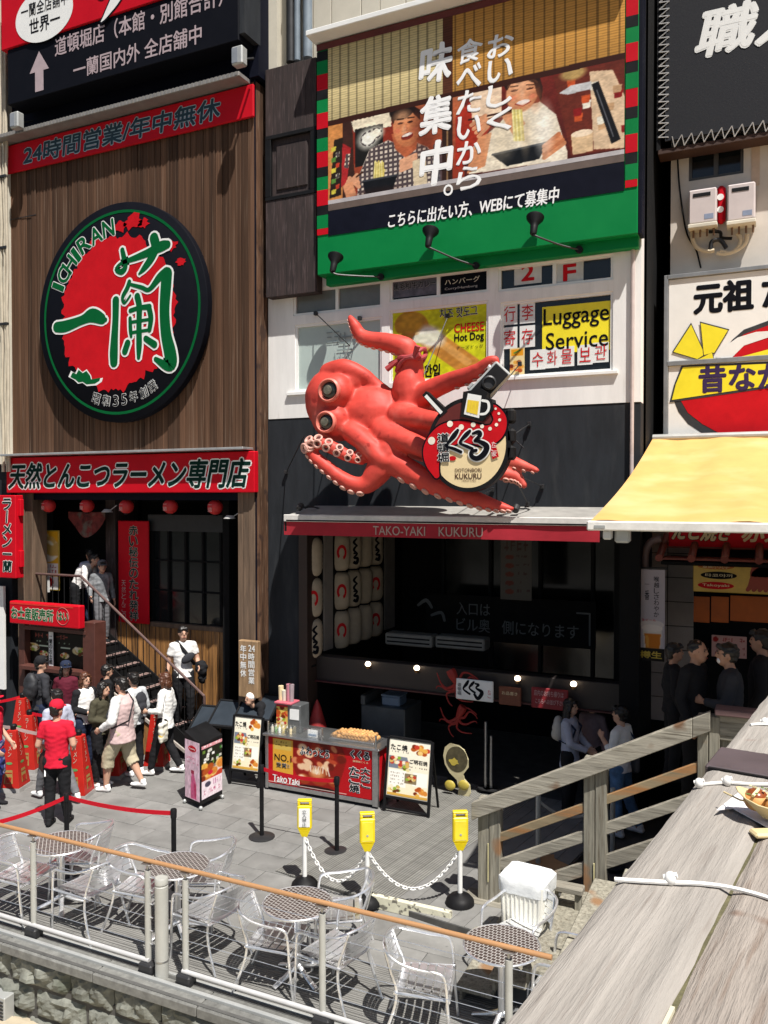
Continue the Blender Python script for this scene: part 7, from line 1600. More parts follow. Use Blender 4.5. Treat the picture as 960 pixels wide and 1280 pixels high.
def easel(lb, x0, x1, Yb, z0, z1, yaw, lean, seed):
    c = Vector(((x0 + x1) / 2, Yb, 0)); W = x1 - x0; t = thing('menu_board', lb, 'menu board', c); fr_ = fr_rot((c.x, c.y, 0), yaw=yaw, tilt=-lean); M_ = M4(fr_)
    for s in (-1, 1):
        MB().bbox(s * W / 2 - .018, s * W / 2 + .018, -.02, .02, 0, z1, .004, M_).obj('side_bar', BLACK, t)
        MB().bar(M_ @ Vector((s * W / 2, .0, z1 - .1)), M_ @ Vector((s * (W / 2 - .02), .0, 0)) + Matrix.Rotation(yaw, 3, 'Z') @ Vector((0, .42, 0)), .028, .028).obj('rear_leg', BLACK, t)
    for z in (z0 - .02, z1 - .02): MB().bbox(-W / 2 + .019, W / 2 - .019, -.02, .02, z, z + .036, .004, M_).obj('cross_bar', BLACK, t)
    MB().bbox(-W / 2 + .02, W / 2 - .02, -.018, .018, .05, .08, .003, M_).obj('cross_bar', BLACK, t); MB().box(-W / 2 + .019, W / 2 - .019, -.005, .012, z0 + .018, z1 - .022, M_).obj('panel', OFFW, t)
    menu_ink(seed).sheet('menu_print', fr_, -W / 2 + .03, W / 2 - .03, z0 + .03, z1 - .03, t, .008); text(t, 'たこ焼', fr_, -W * .43, -W * .05, z1 - .17, z1 - .09, INKB, bold=.03, eps=.012); text(t, 'ご明石焼', fr_, W * .02, W * .42, z0 + (z1 - z0) * .60, z0 + (z1 - z0) * .67, INKB, bold=.03, eps=.012); return t
p0 = atz(478, 1016); p1 = atz(535, 1023); easel('black framed easel board with takoyaki menu, right of the cart', p0.x, p1.x + .02, (p0.y + p1.y) / 2, .22, 1.04, -.02, .16, 0)
p0 = atz(277, 984); p1 = atz(330, 980); easel('black framed menu board with pale food menu, left of the cart', p0.x + .02, p1.x + .02, (p0.y + p1.y) / 2, .22, 1.05, .06, .14, 4)
MB().box(0, 0, 0, 0, 0, 0)
# pink drinks tower on castors
pa = atz(231, 1004); pb2 = atz(251, 1013); pc = atz(279, 998)
dv = (pb2 - pa); dv.z = 0; yw = math.atan2(dv.y, dv.x); w1 = dv.length; w2 = max((pc - pb2).length, .45)
tw = thing('drinks_stand', 'narrow wheeled drinks stand with pink and white printed sides and slanted top', 'display stand', (pa.x, pa.y, 0)); MT = Matrix.Translation((pa.x, pa.y, 0)) @ Matrix.Rotation(yw, 4, 'Z'); 
dn = pc - pb2; dn.z = 0; ang = max(math.atan2(dn.y, dn.x) - yw, .3)
w2 = min(max(dn.length, .36), .5); ang = max(ang, .8); MT2 = Matrix.Translation(MT @ Vector((w1, 0, 0))) @ Matrix.Rotation(yw + max(ang, .9), 4, 'Z')
Lc = max(ang, .9)
ex = Vector((w1 + w2 * math.cos(Lc), w2 * math.sin(Lc), 0)); e0 = Vector((w2 * math.cos(Lc), w2 * math.sin(Lc), 0)); base = [Vector((0, 0, 0)), Vector((w1, 0, 0)), ex, e0]; zt1 = [1.06, .93, .96, 1.08]
vs = [MT @ (v + Vector((0, 0, .07))) for v in base] + [MT @ (v + Vector((0, 0, z))) for v, z in zip(base, zt1)]
MB().add(vs, [(0, 3, 2, 1), (4, 5, 6, 7), (0, 1, 5, 4), (1, 2, 6, 5), (2, 3, 7, 6), (3, 0, 4, 7)]).obj('cabinet', BLACK, tw, bev=.006)
for v in base: q_ = MT @ v; MB().ball((q_.x, q_.y, .032), .03, 10, 6).obj('castor', GREYM, tw)
fr1 = (MT.translation.copy(), (MT.to_3x3() @ Vector((1, 0, 0))), Vector((0, 0, 1))); fr2 = (MT @ Vector((w1, 0, 0)), MT.to_3x3() @ Vector((math.cos(Lc), math.sin(Lc), 0)), Vector((0, 0, 1)))
ik = Ink(34, 110, 'e9c6d4'); ik.mottle(.1, 10); ik.ell(.5, .14, .26, .055, 'd0182c'); ik.fake_text(.1, .28, .9, .33, 'd05a80', 6, 1); ik.fake_text(.1, .36, .9, .39, 'd888a0', 7, 2); ik.rect(.42, .50, .62, .56, 'a02848'); ik.poly([(.44, .56), (.6, .56), (.76, .72), (.78, .98), (.38, .98), (.40, .70)], 'cf5c88'); ik.poly([(.6, .7), (.74, .74), (.75, .95), (.66, .95)], 'c02a5c'); ik.mottle(.12, 30)
ik.sheet('side_print', fr1, .02, w1 - .015, .11, .95, tw, .006); text(tw, 'Yummy', fr1, w1 * .32, w1 * .7, .82, .85, WHITE, bold=.02, eps=.01)
ik = Ink(50, 110, 'f0dfe4'); ik.rect(0, .06, 1, .42, '20261c'); rnd = random.Random(3)
for k in range(26): a, b = rnd.random(), .1 + .3 * rnd.random(); ik.rect(a, b, a + .12, b + .05, rnd.choice(['e8e8e0', '3a7a30', 'd8d8cc', '6a8a3a', '101010', 'f4f4f0']))
ik.rect(0, 0, 1, .06, 'e8a0a8'); ik.fake_text(.1, .01, .9, .05, 'ffffff', 6, 3); ik.rect(0, .42, 1, .47, '8a7a78'); ik.food(.5, .56, .28, 'tako', 4); ik.food(.3, .54, .2, 'tako', 8); ik.ell(.42, .55, .12, .04, 'd02040'); ik.rect(0, .66, 1, 1, 'f2e2ea'); ik.ell(.3, .75, .14, .05, '4a4458'); ik.fake_text(.55, .70, .95, .8, 'c890b0', 5, 7); ik.fake_text(.1, .85, .9, .93, 'c86a90', 7, 9); ik.mottle(.08, 30)
ik.sheet('front_print', fr2, .015, w2 - .015, .14, .90, tw, .006)

# black slanted display panels behind
for k, (xa_, ya_, xb_, yb_, lb) in enumerate(((246, 893, 268, 905, 'left black slanted display panel behind the pink drinks stand'), (270, 885, 300, 900, 'middle black slanted display panel below the wooden plaque'), (303, 876, 342, 892, 'right black slanted display panel beside the corner post'))):
    c = at((xa_ + xb_) / 2, (ya_ + yb_) / 2, 11.0 - .1 * (2 - k)); t = thing('slanted_panel', lb, 'display panel', (c.x, c.y, 0), group='black slanted panels by the corner'); hw = (X(xb_, c.y) - X(xa_, c.y)) / 2
    M_ = Matrix.Translation(c) @ Matrix.Rotation(.12, 4, 'Z') @ Matrix.Rotation(-.95, 4, 'X')
    MB().bbox(-hw, hw, -.02, .02, -.24, .24, .006, M_).obj('panel', mat('slate_blue_board', (.022, .030, .040), .5, spec=.3), t)
    for a, b, c_, d in ((-hw - .02, hw + .02, .24, .275), (-hw - .02, hw + .02, -.275, -.24), (-hw - .03, -hw, -.24, .24), (hw, hw + .03, -.24, .24)): MB().bbox(a, b, -.03, .03, c_, d, .004, M_).obj('frame_bar', BLACK, t)
    for s in (-1, 1): MB().bar((c.x + s * hw * .8, c.y + .1, 0), (c.x + s * hw * .8, c.y + .1, c.z), .03, .03).obj('leg', BLACK, t)
    MB().box(c.x - hw * .85, c.x + hw * .85, c.y + .14, c.y + .16, .05, c.z - .05).obj('back_board', MATTE, t)
# white bin
b = atz(655, 1205); bn_ = thing('waste_bin', 'white ribbed waste bin with pale plastic liner beside the timber steps', 'bin', (b.x, b.y + .1, 0)); bx_, by_ = b.x, b.y + .12
M_ = Matrix.Translation((bx_, by_, 0)) @ Matrix.Rotation(-.1, 4, 'Z')
def lv(w, d, z): return [M_ @ Vector((sx * w, sy * d, z)) for sx, sy in ((-1, -1), (1, -1), (1, 1), (-1, 1))]
MB().add(lv(.185, .155, .0) + lv(.222, .185, .80), [(0, 3, 2, 1), (4, 5, 6, 7), (0, 1, 5, 4), (1, 2, 6, 5), (2, 3, 7, 6), (3, 0, 4, 7)]).obj('body', mat('bin_white', (.74, .73, .66), .5, var=.06), bn_, bev=.015)
for k in range(9):
    xx = -.16 + k * .04; MB().bar(M_ @ Vector((xx, -.160, .05)), M_ @ Vector((xx * 1.15, -.184, .70)), .014, .01).obj('rib', mat('bin_white', (0, 0, 0)), bn_)
for k in range(6): MB().bar(M_ @ Vector((.190, -.12 + k * .045, .05)), M_ @ Vector((.220, -.14 + k * .052, .70)), .01, .014).obj('rib', mat('bin_white', (0, 0, 0)), bn_)
lm_ = MB(); n = 28; vs = []
for j, (s, z) in enumerate(((1.03, .68), (1.05, .75), (1.05, .81), (.98, .83), (.7, .82), (.0, .80))):
    for i in range(n):
        a = 2 * PI * i / n; c, s2 = math.cos(a), math.sin(a); q_ = 1 / max(abs(c), abs(s2)); vs.append(M_ @ Vector((.224 * s * c * min(q_, 1.35), .187 * s * s2 * min(q_, 1.35), z + .010 * noise.noise(Vector((c * 3, s2 * 3, j * 1.3))) * (2 if j == 0 else 1))))
lm_.add(vs, [(j * n + i, j * n + (i + 1) % n, (j + 1) * n + (i + 1) % n, (j + 1) * n + i) for j in range(5) for i in range(n)]); lm_.obj('liner', mat('bin_liner', (.72, .74, .74), .3, var=.08, bump=.3, scale=12), bn_, smooth=True)
# ================================================================ TIMBER STAIR WITH RAILS (right)
YN_ = 8.43
def sx(px): return X(px, YN_)
nx_ = sx(611); sr = thing('timber_stair_rail', 'silvered timber stair rail with square posts rising to the right', 'railing', (nx_, YN_, 0))
tz0 = Z(600, 1001, YN_); tz1 = Z(905, 882, YN_); xr0, xr1 = sx(595), sx(868)
slope = (Z(868, 893, YN_) - Z(600, 998, YN_)) / (xr1 - xr0)
def board(x0, x1, zt0, h, th, Y, name='rail_board', m=None, parent=None, over=0):
    "sloping board: top edge z = zt0 at xr0, rising with the stair"
    zf_ = lambda x: zt0 + (x - xr0) * slope
    mb = MB().add([(x0, Y, zf_(x0) - h), (x1, Y, zf_(x1) - h), (x1, Y + th, zf_(x1) - h), (x0, Y + th, zf_(x0) - h), (x0, Y, zf_(x0)), (x1, Y, zf_(x1)), (x1, Y + th, zf_(x1)), (x0, Y + th, zf_(x0))], [(0, 3, 2, 1), (4, 5, 6, 7), (0, 1, 5, 4), (1, 2, 6, 5), (2, 3, 7, 6), (3, 0, 4, 7)])
    return mb.obj(name, m or WGREY, parent or sr, bev=.006)
ztop_ = Z(600, 1001, YN_)
board(xr0 - .02, xr1, ztop_, .19, .075, YN_ - .075, 'top_rail')
board(xr1 + .002, xr1 + .16, ztop_, .19, .075, YN_ - .07, 'top_rail')
WG2 = mat('stained_timber', (.22, .17, .10), .85, var=.4, scale=6, stretch=(.14, 1.6, 1.6), bump=.35, grain=((.33, .15, .05), 7, .50))
PX = [(598, 626), (731, 760), (874, 902)]
def zt(x): return ztop_ + (x - xr0) * slope
for k, (a, b) in enumerate(PX):
    xa_, xb_ = sx(a), sx(b)
    MB().bbox(xa_, (xa_ + xb_) / 2 - .002, YN_ + .002, YN_ + .12, -.02, zt((xa_ + xb_) / 2) - .05, .008).obj('post', WGREYV, sr); MB().bbox((xa_ + xb_) / 2 + .002, xb_, YN_ - .004, YN_ + .12, -.02, zt((xa_ + xb_) / 2) - .05, .008).obj('post', WGREYV, sr)
    MB().bbox((xa_ + xb_) / 2 - .012, (xa_ + xb_) / 2 + .002, YN_ - .012, YN_ - .001, .30, .72, .003).obj('yellow_strip', mat('pale_inlay', (.55, .50, .28), .6), sr)
for seg, (a, b) in enumerate(((PX[0][1], PX[1][0]), (PX[1][1], PX[2][0]))):
    for k, (pz, hh, m_) in enumerate(((1042, .10, WG2), (1075, .125, WGREY), (1113, .15, WGREY))):
        z_ = Z(627, pz, YN_); board(sx(a) - .02, sx(b) + .02, z_ - (sx(627) - xr0) * slope, hh, .05, YN_ + .02, 'rail_board', m_)
MB().bbox(nx_ - .28, nx_ + .32, YN_ - .10, YN_ + .22, -.02, .10, .012).obj('foot_block', WGREY, sr)
# upper level rail continuing right, awning shade put into the cap rail's plum colour
ur = thing('upper_deck_rail', 'level dark timber rail at the stair top running out of the right side', 'railing', (xr1 + .2, YN_, DECKZ))
zu = zt(xr1 + .16)
MB().bbox(xr1 + .20, 3.5, YN_ - .07, YN_ + .14, zu - .03, zu + .03, .008).obj('cap_rail', mat('awning_shade_timber', (.13, .075, .075), .8, var=.3, scale=8, stretch=(.2, 2, 2)), ur); MB().bbox(xr1 + .20, 3.5, YN_ + .01, YN_ + .06, zu - .28, zu - .035, .006).obj('fascia_board', WGREY, ur)
for xx in (xr1 + .24, xr1 + 1.6, 2.9): MB().bbox(xx, xx + .12, YN_ + .065, YN_ + .16, 0, zu - .035, .008).obj('post', WGREYV, ur)
# upper deck slab behind the stair top (where the customers stand)
dk = MB().bbox(-.78, 4.4, YN_ + .25, 12.5, DECKZ - .12, DECKZ, .01).obj('upper_deck', mat('deck_dark_timber', (.10, .09, .08), .85, var=.3, scale=5), kind='structure')
MB().box(-.70, 4.4, YN_ + .3, 12.5, -.02, DECKZ - .12).obj('deck_support', MATTE, None, kind='structure')
for i in range(8): MB().bbox(-.8, 4.4, YN_ + .24 + i * .16, YN_ + .395 + i * .16, DECKZ + .001, DECKZ + .02, .004).obj('deck_board', mat('deck_dark_timber', (0, 0, 0)), dk)
# steps between this rail and the near parapet
stp = thing('timber_steps', 'weathered timber steps climbing to the right behind the near parapet', 'steps', (nx_ + .3, YN_, 0)); nst = 8
rx_ = nx_ + .25
for i in range(nst):
    xx = rx_ + i * .30; zz = (i + 1) * .155
    MB().bbox(xx, xx + .33, 6.75, YN_ - .11, zz - .05, zz, .008).obj('tread', WGREYV, stp); MB().box(xx + .02, xx + .045, 6.8, YN_ - .13, zz - .155, zz - .055).obj('riser', WGREY, stp)
MB().bbox(rx_ + .1, rx_ + nst * .3, YN_ - .105, YN_ - .085, 0, .3, .005).obj('stringer', WGREY, stp)
wb = atz(709, 1128, .5); sm_ = thing('low_timber_trestle', 'small weathered timber trestle standing among the steps behind the middle rail post', 'trestle', (wb.x, wb.y, .3))
MB().bbox(wb.x - .16, wb.x + .16, wb.y - .08, wb.y + .06, .62, .68, .01).obj('top_board', WGREY, sm_); MB().bbox(wb.x - .15, wb.x - .09, wb.y - .05, wb.y + .03, .3, .618, .006).obj('leg', WGREYV, sm_); MB().bbox(wb.x + .08, wb.x + .14, wb.y - .05, wb.y + .03, .3, .618, .006).obj('leg', WGREYV, sm_)
for k, (px, py, r_) in enumerate(((672, 1078, .3), (690, 1085, -.5), (650, 1090, .9))):
    c = atz(px, py, .1); t = thing('cardboard_piece', ['larger folded brown cardboard lying in the dark behind the stair rail', 'smaller brown cardboard scrap behind the stair rail, to the right', 'grey board offcut lying behind the stair rail, to the left'][k], 'cardboard', c); M_ = Matrix.Translation((c.x, c.y, .10)) @ Matrix.Rotation(r_, 4, 'Z') @ Matrix.Rotation(.25, 4, 'X'); MB().bbox(-.2, .2, -.14, .14, 0, .02, .004, M_).obj('sheet', mat('cardboard_brown', (.38, .22, .11), .8) if k < 2 else WGREY, t)
# rope barrier posts seen through the rail
for k, (px, py) in enumerate(((673, 990), (766, 985))):
    c = atz(px, py, .95); t = thing('rope_post', ['grey rope post seen through the stair rail, left one', 'grey rope post seen through the stair rail, right one'][k], 'post', (c.x, c.y, .0), group='rope posts in the alley'); MB().tube([(c.x, c.y, 0), (c.x, c.y, .95)], .03, 10).obj('shaft', GREYM, t, smooth=True); MB().lathe([(.15, 0), (.15, .02)], (c.x, c.y, 0), 16).obj('foot', CHAR, t)
    if k == 0: ca0 = Vector((c.x, c.y, .85))
    else: cb0 = Vector((c.x, c.y, .85))
t = thing('alley_chain', 'grey chain sagging between the two rope posts in the alley', 'chain', tuple(ca0)); MB().tube([tuple(ca0.lerp(cb0, s / 14) - Vector((0, 0, .9 * (s / 14) * (1 - s / 14)))) for s in range(15)], .018, 6).obj('chain', GREYM, t)
pl = thing('white_pole', 'thin pale pole leaning in the dark alley above the stair rail', 'pole', tuple(at(838, 856, 10.8))); MB().tube([tuple(at(828, 852, 10.8)), tuple(at(858, 905, 10.6))], .012, 6).obj('pole', GREYM, pl)

# ================================================================ FOREGROUND PARAPET under the camera
PZ = H - .50
FW = mat('foreground_timber', (.315, .290, .262), .92, var=.17, scale=36, stretch=(1.3, .08, 1.3), bump=.5, grain=((.245, .215, .19), 90, .57), spots=((.27, .20, .175), 7, .69), spec=.12)
FW2 = mat('foreground_timber_worn', (.305, .268, .235), .92, var=.22, scale=30, stretch=(1.4, .10, 1.4), bump=.7, grain=((.21, .165, .135), 75, .56), spots=((.15, .08, .05), 9, .66), spec=.12)
e1 = atz(880, 965, PZ); e2 = atz(625, 1280, PZ); dirp = (e1 - e2); dirp.z = 0; dirp.normalize(); yawp = math.atan2(dirp.y, dirp.x) - PI / 2
MP = Matrix.Translation(Vector((e2.x, e2.y, PZ))) @ Matrix.Rotation(yawp, 4, 'Z')        # local y runs away along the parapet, x to the right
pa_ = thing('timber_parapet', 'close weathered grey timber parapet top filling the lower right corner', 'parapet', (e2.x, e2.y, PZ))
Lp = (e1 - e2).length
s1 = (MP.inverted() @ atz(868, 1200, PZ)).x
def plank(x0, x1, y0, y1, th, m, name='plank', z=0., seed=0, wob=.0015):
    mb = MB(); nx, ny = 12, 70; vs = []
    for j in range(ny + 1):
        for i in range(nx + 1):
            a, b = i / nx, j / ny; x = x0 + (x1 - x0) * a; y = y0 + (y1 - y0) * b; e = min(a, 1 - a) * (x1 - x0)
            x += (wob * 2.0 * noise.noise(Vector((y * 12, seed, 0))) if i in (0, nx) else 0)
            vs.append((x, y, z - .006 * max(0, 1 - e / .006) ** 2 + wob * noise.noise(Vector((x * 60, y * 7, seed)))))
    mb.add([MP @ Vector(v) for v in vs], [(j * (nx + 1) + i, j * (nx + 1) + i + 1, (j + 1) * (nx + 1) + i + 1, (j + 1) * (nx + 1) + i) for j in range(ny) for i in range(nx)])
    mb.box(x0, x1, y0, y1, z - th, z - .008, MP)
    o = mb.obj(name, m, pa_, smooth=True); return o
# texture coordinates follow the board: build in local space
def local_plank(*a, **k):
    o = plank(*a, **k); inv = MP.inverted(); 
    for v in o.data.vertices: v.co = inv @ v.co
    setmw(o, MP); return o
local_plank(0, s1 - .0015, -.9, Lp + .02, .045, FW, seed=1); local_plank(s1 + .0025, s1 + .17, -.9, Lp + .02, .045, FW2, seed=2); local_plank(s1 + .176, s1 + .34, -.9, Lp + .02, .045, FW, seed=3)
MB().box(s1 - .003, s1 + .004, -.9, Lp, -.03, -.007, MP).obj('mossy_joint', mat('joint_moss', (.11, .10, .05), .95, var=.4, scale=30, bump=.5), pa_)
MB().box(s1 - .001, s1 + .003, .02, .12, -.006, -.001, MP).obj('pale_filler', mat('pale_filler', (.6, .56, .42), .8), pa_)
MB().bbox(-.005, s1 + .34, Lp + .03, Lp + .165, -.02, .004, .003, MP).obj('cap_plate', mat('dark_cap_plate', (.075, .055, .06), .6, var=.2, scale=8), pa_)
MB().box(.002, s1 + .34, Lp + .022, Lp + .029, -.04, .003, MP).obj('cap_plate_edge', BLACK, pa_)
local_plank(0.0, s1 - .003, Lp + .175, Lp + 1.15, .045, FW, seed=4); local_plank(s1 + .004, s1 + .34, Lp + .2, Lp + 1.15, .045, FW, seed=5)
for y_ in (-.6, .35, Lp + .9): MB().bbox(.02, .13, y_, y_ + .09, -PZ + .02, -.047, .006, MP).obj('post', WGREYV, pa_)
# white zip cords across the parapet
CORD = mat('white_zip_cord', (.78, .77, .74), .45, var=.05)
def cord(pts, knots, lb):
    P = [atz(a, b, PZ + .004) for a, b in pts]; t = thing('zip_cord', lb, 'cord', P[0]); S = spline([tuple(p) for p in P], 6); MB().tube(S, .0030, 6).obj('cord', CORD, t, smooth=True)
    for a, b in knots: c = atz(a, b, PZ + .008); MB().ball(c, (.008, .008, .009), 12, 8).obj('knot', CORD, t, smooth=True); MB().tube([c + Vector((-.008, 0, .0)), c + Vector((.008, 0, .006))], .004, 6).obj('knot_tail', CORD, t)
cord([(768, 1099), (800, 1101), (838, 1103), (870, 1104), (905, 1108), (940, 1116), (985, 1130)], [(838, 1098)], 'nearest white cord tied across the timber parapet')
cord([(872, 981), (890, 979), (912, 978), (940, 980), (985, 980)], [(874, 979), (909, 976)], 'middle white cord with two knots tied across the timber parapet')
cord([(938, 906), (950, 905), (985, 906)], [(956, 902)], 'farthest white cord tied across the timber parapet beyond the dark plate')
# takoyaki boat with napkin
c = atz(990, 1034, PZ); BT = Matrix.Translation(c) @ Matrix.Scale(.9, 4) @ Matrix.Rotation(YAW - .45, 4, 'Z')
nap = thing('paper_napkin', 'white paper napkin sticking out from under the takoyaki boat', 'napkin', (c.x, c.y, PZ)); 
def nv(px, py, z): return atz(px, py, PZ + z)
mb = MB(); top_ = [nv(896, 1012, .012), nv(916, 1010, .006), nv(960, 1034, .004), nv(1010, 1050, .004), nv(1000, 1000, .003), nv(930, 985, .003)]; mb.add(top_ + [p - Vector((0, 0, .0015)) for p in top_], [(0, 1, 2, 3, 4, 5), (11, 10, 9, 8, 7, 6)] + [(i, (i + 1) % 6 + 0, (i + 1) % 6 + 6, i + 6) for i in range(6)]); mb.obj('sheet', mat('napkin_white', (.75, .73, .76), .8), nap)
bt = thing('takoyaki_boat', 'pale wooden boat tray of sauced takoyaki at the right edge on the parapet', 'food tray', (c.x, c.y, PZ)); WB = mat('thin_wood_boat', (.62, .50, .27), .6, var=.15, scale=10, stretch=(.3, 2, 2))
mb = MB(); vs = []; nu, nv_ = 20, 8
for j in range(nv_ + 1):
    t_ = j / nv_; rim = .55 + .45 * t_
    for i in range(nu): a = 2 * PI * i / nu; lx = .088 * math.cos(a) * rim; ly = .045 * math.sin(a) * rim; lift = .012 + .026 * t_ + .016 * abs(math.cos(a)) ** 4 * t_; vs.append(BT @ Vector((lx, ly, lift)))
k = len(vs); vs.append(BT @ Vector((0, 0, .012)))
mb.add(vs, [(j * nu + i, j * nu + (i + 1) % nu, (j + 1) * nu + (i + 1) % nu, (j + 1) * nu + i) for j in range(nv_) for i in range(nu)] + [((i + 1) % nu, i, k) for i in range(nu)]); o = mb.obj('boat', WB, bt, smooth=True); sd2 = o.modifiers.new('solid', 'SOLIDIFY'); sd2.thickness = .002
SAUCE = mat('brown_sauce', (.20, .05, .015), .2, var=.3); MAYO = mat('mayonnaise', (.75, .68, .40), .35); AONORI = mat('green_flakes', (.10, .18, .03), .8); CRUST = mat('takoyaki_crust', (0, 0, 0))
for k, (a, b) in enumerate(((-.055, .008), (-.02, -.012), (-.02, .02), (.015, -.004), (.05, .0))):
    q_ = BT @ Vector((a, b, .034)); s_ = MB().ball(q_, (.019, .019, .016), 14, 10).obj('takoyaki_ball', CRUST, bt, smooth=True); MB().ball(q_ + Vector((0, 0, .006)), (.0165, .0165, .0125), 14, 8).obj('sauce_glaze', SAUCE, s_, smooth=True)
for k in range(6): a = -.06 + k * .022; MB().tube([BT @ Vector((a, -.02, .050)), BT @ Vector((a + .008, 0, .056)), BT @ Vector((a, .025, .050))], .0025, 6).obj('mayonnaise_stripe', MAYO, bt, smooth=True)
for k in range(26): q_ = BT @ Vector((random.uniform(-.07, .06), random.uniform(-.025, .03), random.uniform(.050, .056))); MB().bbox(q_.x - .002, q_.x + .002, q_.y - .002, q_.y + .002, q_.z, q_.z + .001, .0004).obj('seaweed_flake', AONORI if k % 3 else MAYO, bt)
MB().tube([nv(905, 990, .03), nv(925, 1000, .03), nv(960, 1006, .03)], .0016, 6).obj('skewer', WB, bt)
t = thing('wooden_pick_wrap', 'small folded pale wood wrapper below the takoyaki boat', 'wrapper', nv(955, 1046, 0)); MB().bbox(-.018, .03, -.012, .012, 0, .008, .003, Matrix.Translation(nv(955, 1045, 0)) @ Matrix.Rotation(.5, 4, 'Z')).obj('wrapper', WB, t)
# ================================================================ PEOPLE
SKIN = mat('skin_light', (.56, .33, .23), .5, var=.06, spec=.3); SKIN2 = mat('skin_tan', (.44, .24, .16), .5, var=.06, spec=.3)
HAIR = mat('black_hair', (.010, .008, .007), .45, var=.3, scale=30, stretch=(3, 3, .4)); HAIRB = mat('brown_hair', (.085, .03, .014), .45, var=.35, scale=30, stretch=(3, 3, .4))
def cloth(n, c, r=.85, **k): return mat(n, c, r, var=.10, scale=7, bump=.12, spec=.2, **k)
CW = cloth('white_cotton', (.78, .77, .75)); CB = cloth('black_cotton', (.014, .014, .016)); CP = cloth('pale_pink_cotton', (.60, .44, .43)); CR = cloth('staff_red_cotton', (.58, .012, .035)); CDK = cloth('charcoal_nylon', (.035, .036, .042))
CM = cloth('maroon_cotton', (.10, .012, .025)); CO = cloth('olive_cotton', (.065, .060, .038)); CBG = cloth('beige_cotton', (.45, .40, .28)); CN = cloth('navy_denim', (.018, .026, .055)); CLB = cloth('pale_blue_cotton', (.42, .44, .54)); CG = mat('grey_camo_cloth', (.16, .17, .18), .85, var=.15, scale=7, grain=((.36, .37, .38), 7, .5)); CJ = mat('washed_denim', (.08, .17, .32), .85, var=.5, scale=6); CPL = cloth('pale_grey_trousers', (.14, .14, .15)); WHS = cloth('white_sneaker', (.80, .80, .80), .6); EYEM = mat('eye_dark', (.015, .01, .01), .3); LIP = mat('lip_tone', (.35, .09, .07), .5)
V = Vector
def person(label, pos, yaw, Ht=1.68, top=CW, legs=CB, shoes=WHS, skin=SKIN, hair=HAIR, hairkind='short', sleeves='long', shorts=False, fat=1., pose=None, hem=.86, group=None, lod=.012, female=False, cap=None, turn=0., sleeve_m=None):
    k = Ht / 1.7; P = dict(pel=(0, 0, .93), ch=(0, 0, 1.28), nk=(0, .01, 1.455), hd=(0, -.015, 1.60), lh=(.09, 0, .90), lk=(.10, -.01, .49), la=(.10, .03, .085), rh=(-.09, 0, .90), rk=(-.10, -.01, .49), ra=(-.10, .03, .085),
        ls=(.170, .01, 1.395), le=(.235, .04, 1.13), lw=(.245, -.06, .89), rs=(-.170, .01, 1.395), re=(-.235, .04, 1.13), rw=(-.245, -.06, .89))
    if female: P.update(ls=(.150, .01, 1.385), rs=(-.150, .01, 1.385), le=(.21, .03, 1.13), re=(-.21, .03, 1.13), lw=(.22, -.05, .90), rw=(-.22, -.05, .90))
    if pose: P.update(pose)
    P = {a: V(b) for a, b in P.items()}
    t = thing('person', label, 'person', (0, 0, 0), group)
    tw = 1.0 if not female else .9
    def torso(mb, g, z0=None):
        up = (P['nk'] - P['ch']).normalized(); pts = [P['pel'] + V((0, 0, -.03)), P['pel'].lerp(P['ch'], .35), P['ch'] - up * .03, P['ch'].lerp(P['nk'], .45), P['ch'].lerp(P['nk'], .78)]
        rad = [(.160 * fat * tw + g, .115 * fat + g), (.138 * fat * tw + g, .105 * fat + g), (.160 * fat * tw + g, .115 * fat + g), (.165 * tw * (1 + (fat - 1) * .5) + g, .10 * fat + g), (.115 + g, .075 + g)]
        if z0 is not None and z0 < P['pel'].z - .03: pts = [V((P['pel'].x, P['pel'].y, z0))] + pts; rad = [(.175 * fat * tw + g, .135 * fat + g)] + rad
        mb.tube(pts, [(a, b) for a, b in rad], 20, ref=(0, 1, 0))
        for s in 'lr': mb.tube([P['nk'].lerp(P['ch'], .35), P[s + 's']], [.070 + g, .050 + g], 12); mb.ball(P[s + 's'] + V((0, 0, -.006)), .054 + g, 12, 8)
    def arm(mb, s, a, b, g, seg=12):
        S, E, W = P[s + 's'], P[s + 'e'], P[s + 'w']; f = 1 + (fat - 1) * .5
        if a == 0: mb.tube([S, E] if b > 1 else [S, S.lerp(E, b)], [.052 * f + g, (.043 * f if b > 1 else .050 * f) + g], seg)
        if b > 1: mb.ball(E, .043 * f + g, seg, 8); mb.tube([E, E.lerp(W, min(b - 1, 1))], [.042 * f + g, .030 + g], seg)
    def leg(mb, s, z, g, foot=False):
        Hh, K, A = P[s + 'h'], P[s + 'k'], P[s + 'a']; f = 1 + (fat - 1) * .6
        mb.tube([Hh, K], [.088 * f + g, .058 * f + g], 14); mb.ball(Hh, .088 * f + g, 14, 8); mb.ball(K, .058 * f + g, 14, 8)
        if z > 1: m_ = K.lerp(A, .35); q_ = K.lerp(A, min(z - 1, 1)); mb.tube([K, m_, q_], [.055 * f + g, .056 * f + g, .036 + g * (1.6 if z >= 2 else 1)], 14)
    hc = P['hd']; HM = Matrix.Rotation(turn, 3, 'Z')
    def hp(x, y, z): return hc + HM @ V((x, y, z))
    b = MB()                                            # one continuous body: head, neck, arms, hands, legs
    b.tube([P['nk'] - V((0, 0, .05)), hc + V((0, .015, -.06))], [.056, .050], 14); b.ball(hc + V((0, .012, .01)), (.076, .094, .105), 18, 12, HM); b.ball(hp(0, -.028, -.055), (.056, .058, .062), 14, 10); b.ball(hp(0, -.09, -.012), (.013, .022, .020), 8, 6)
    b.tube([hp(0, -.083, .03), hp(0, -.098, -.018)], [.008, .013], 8)
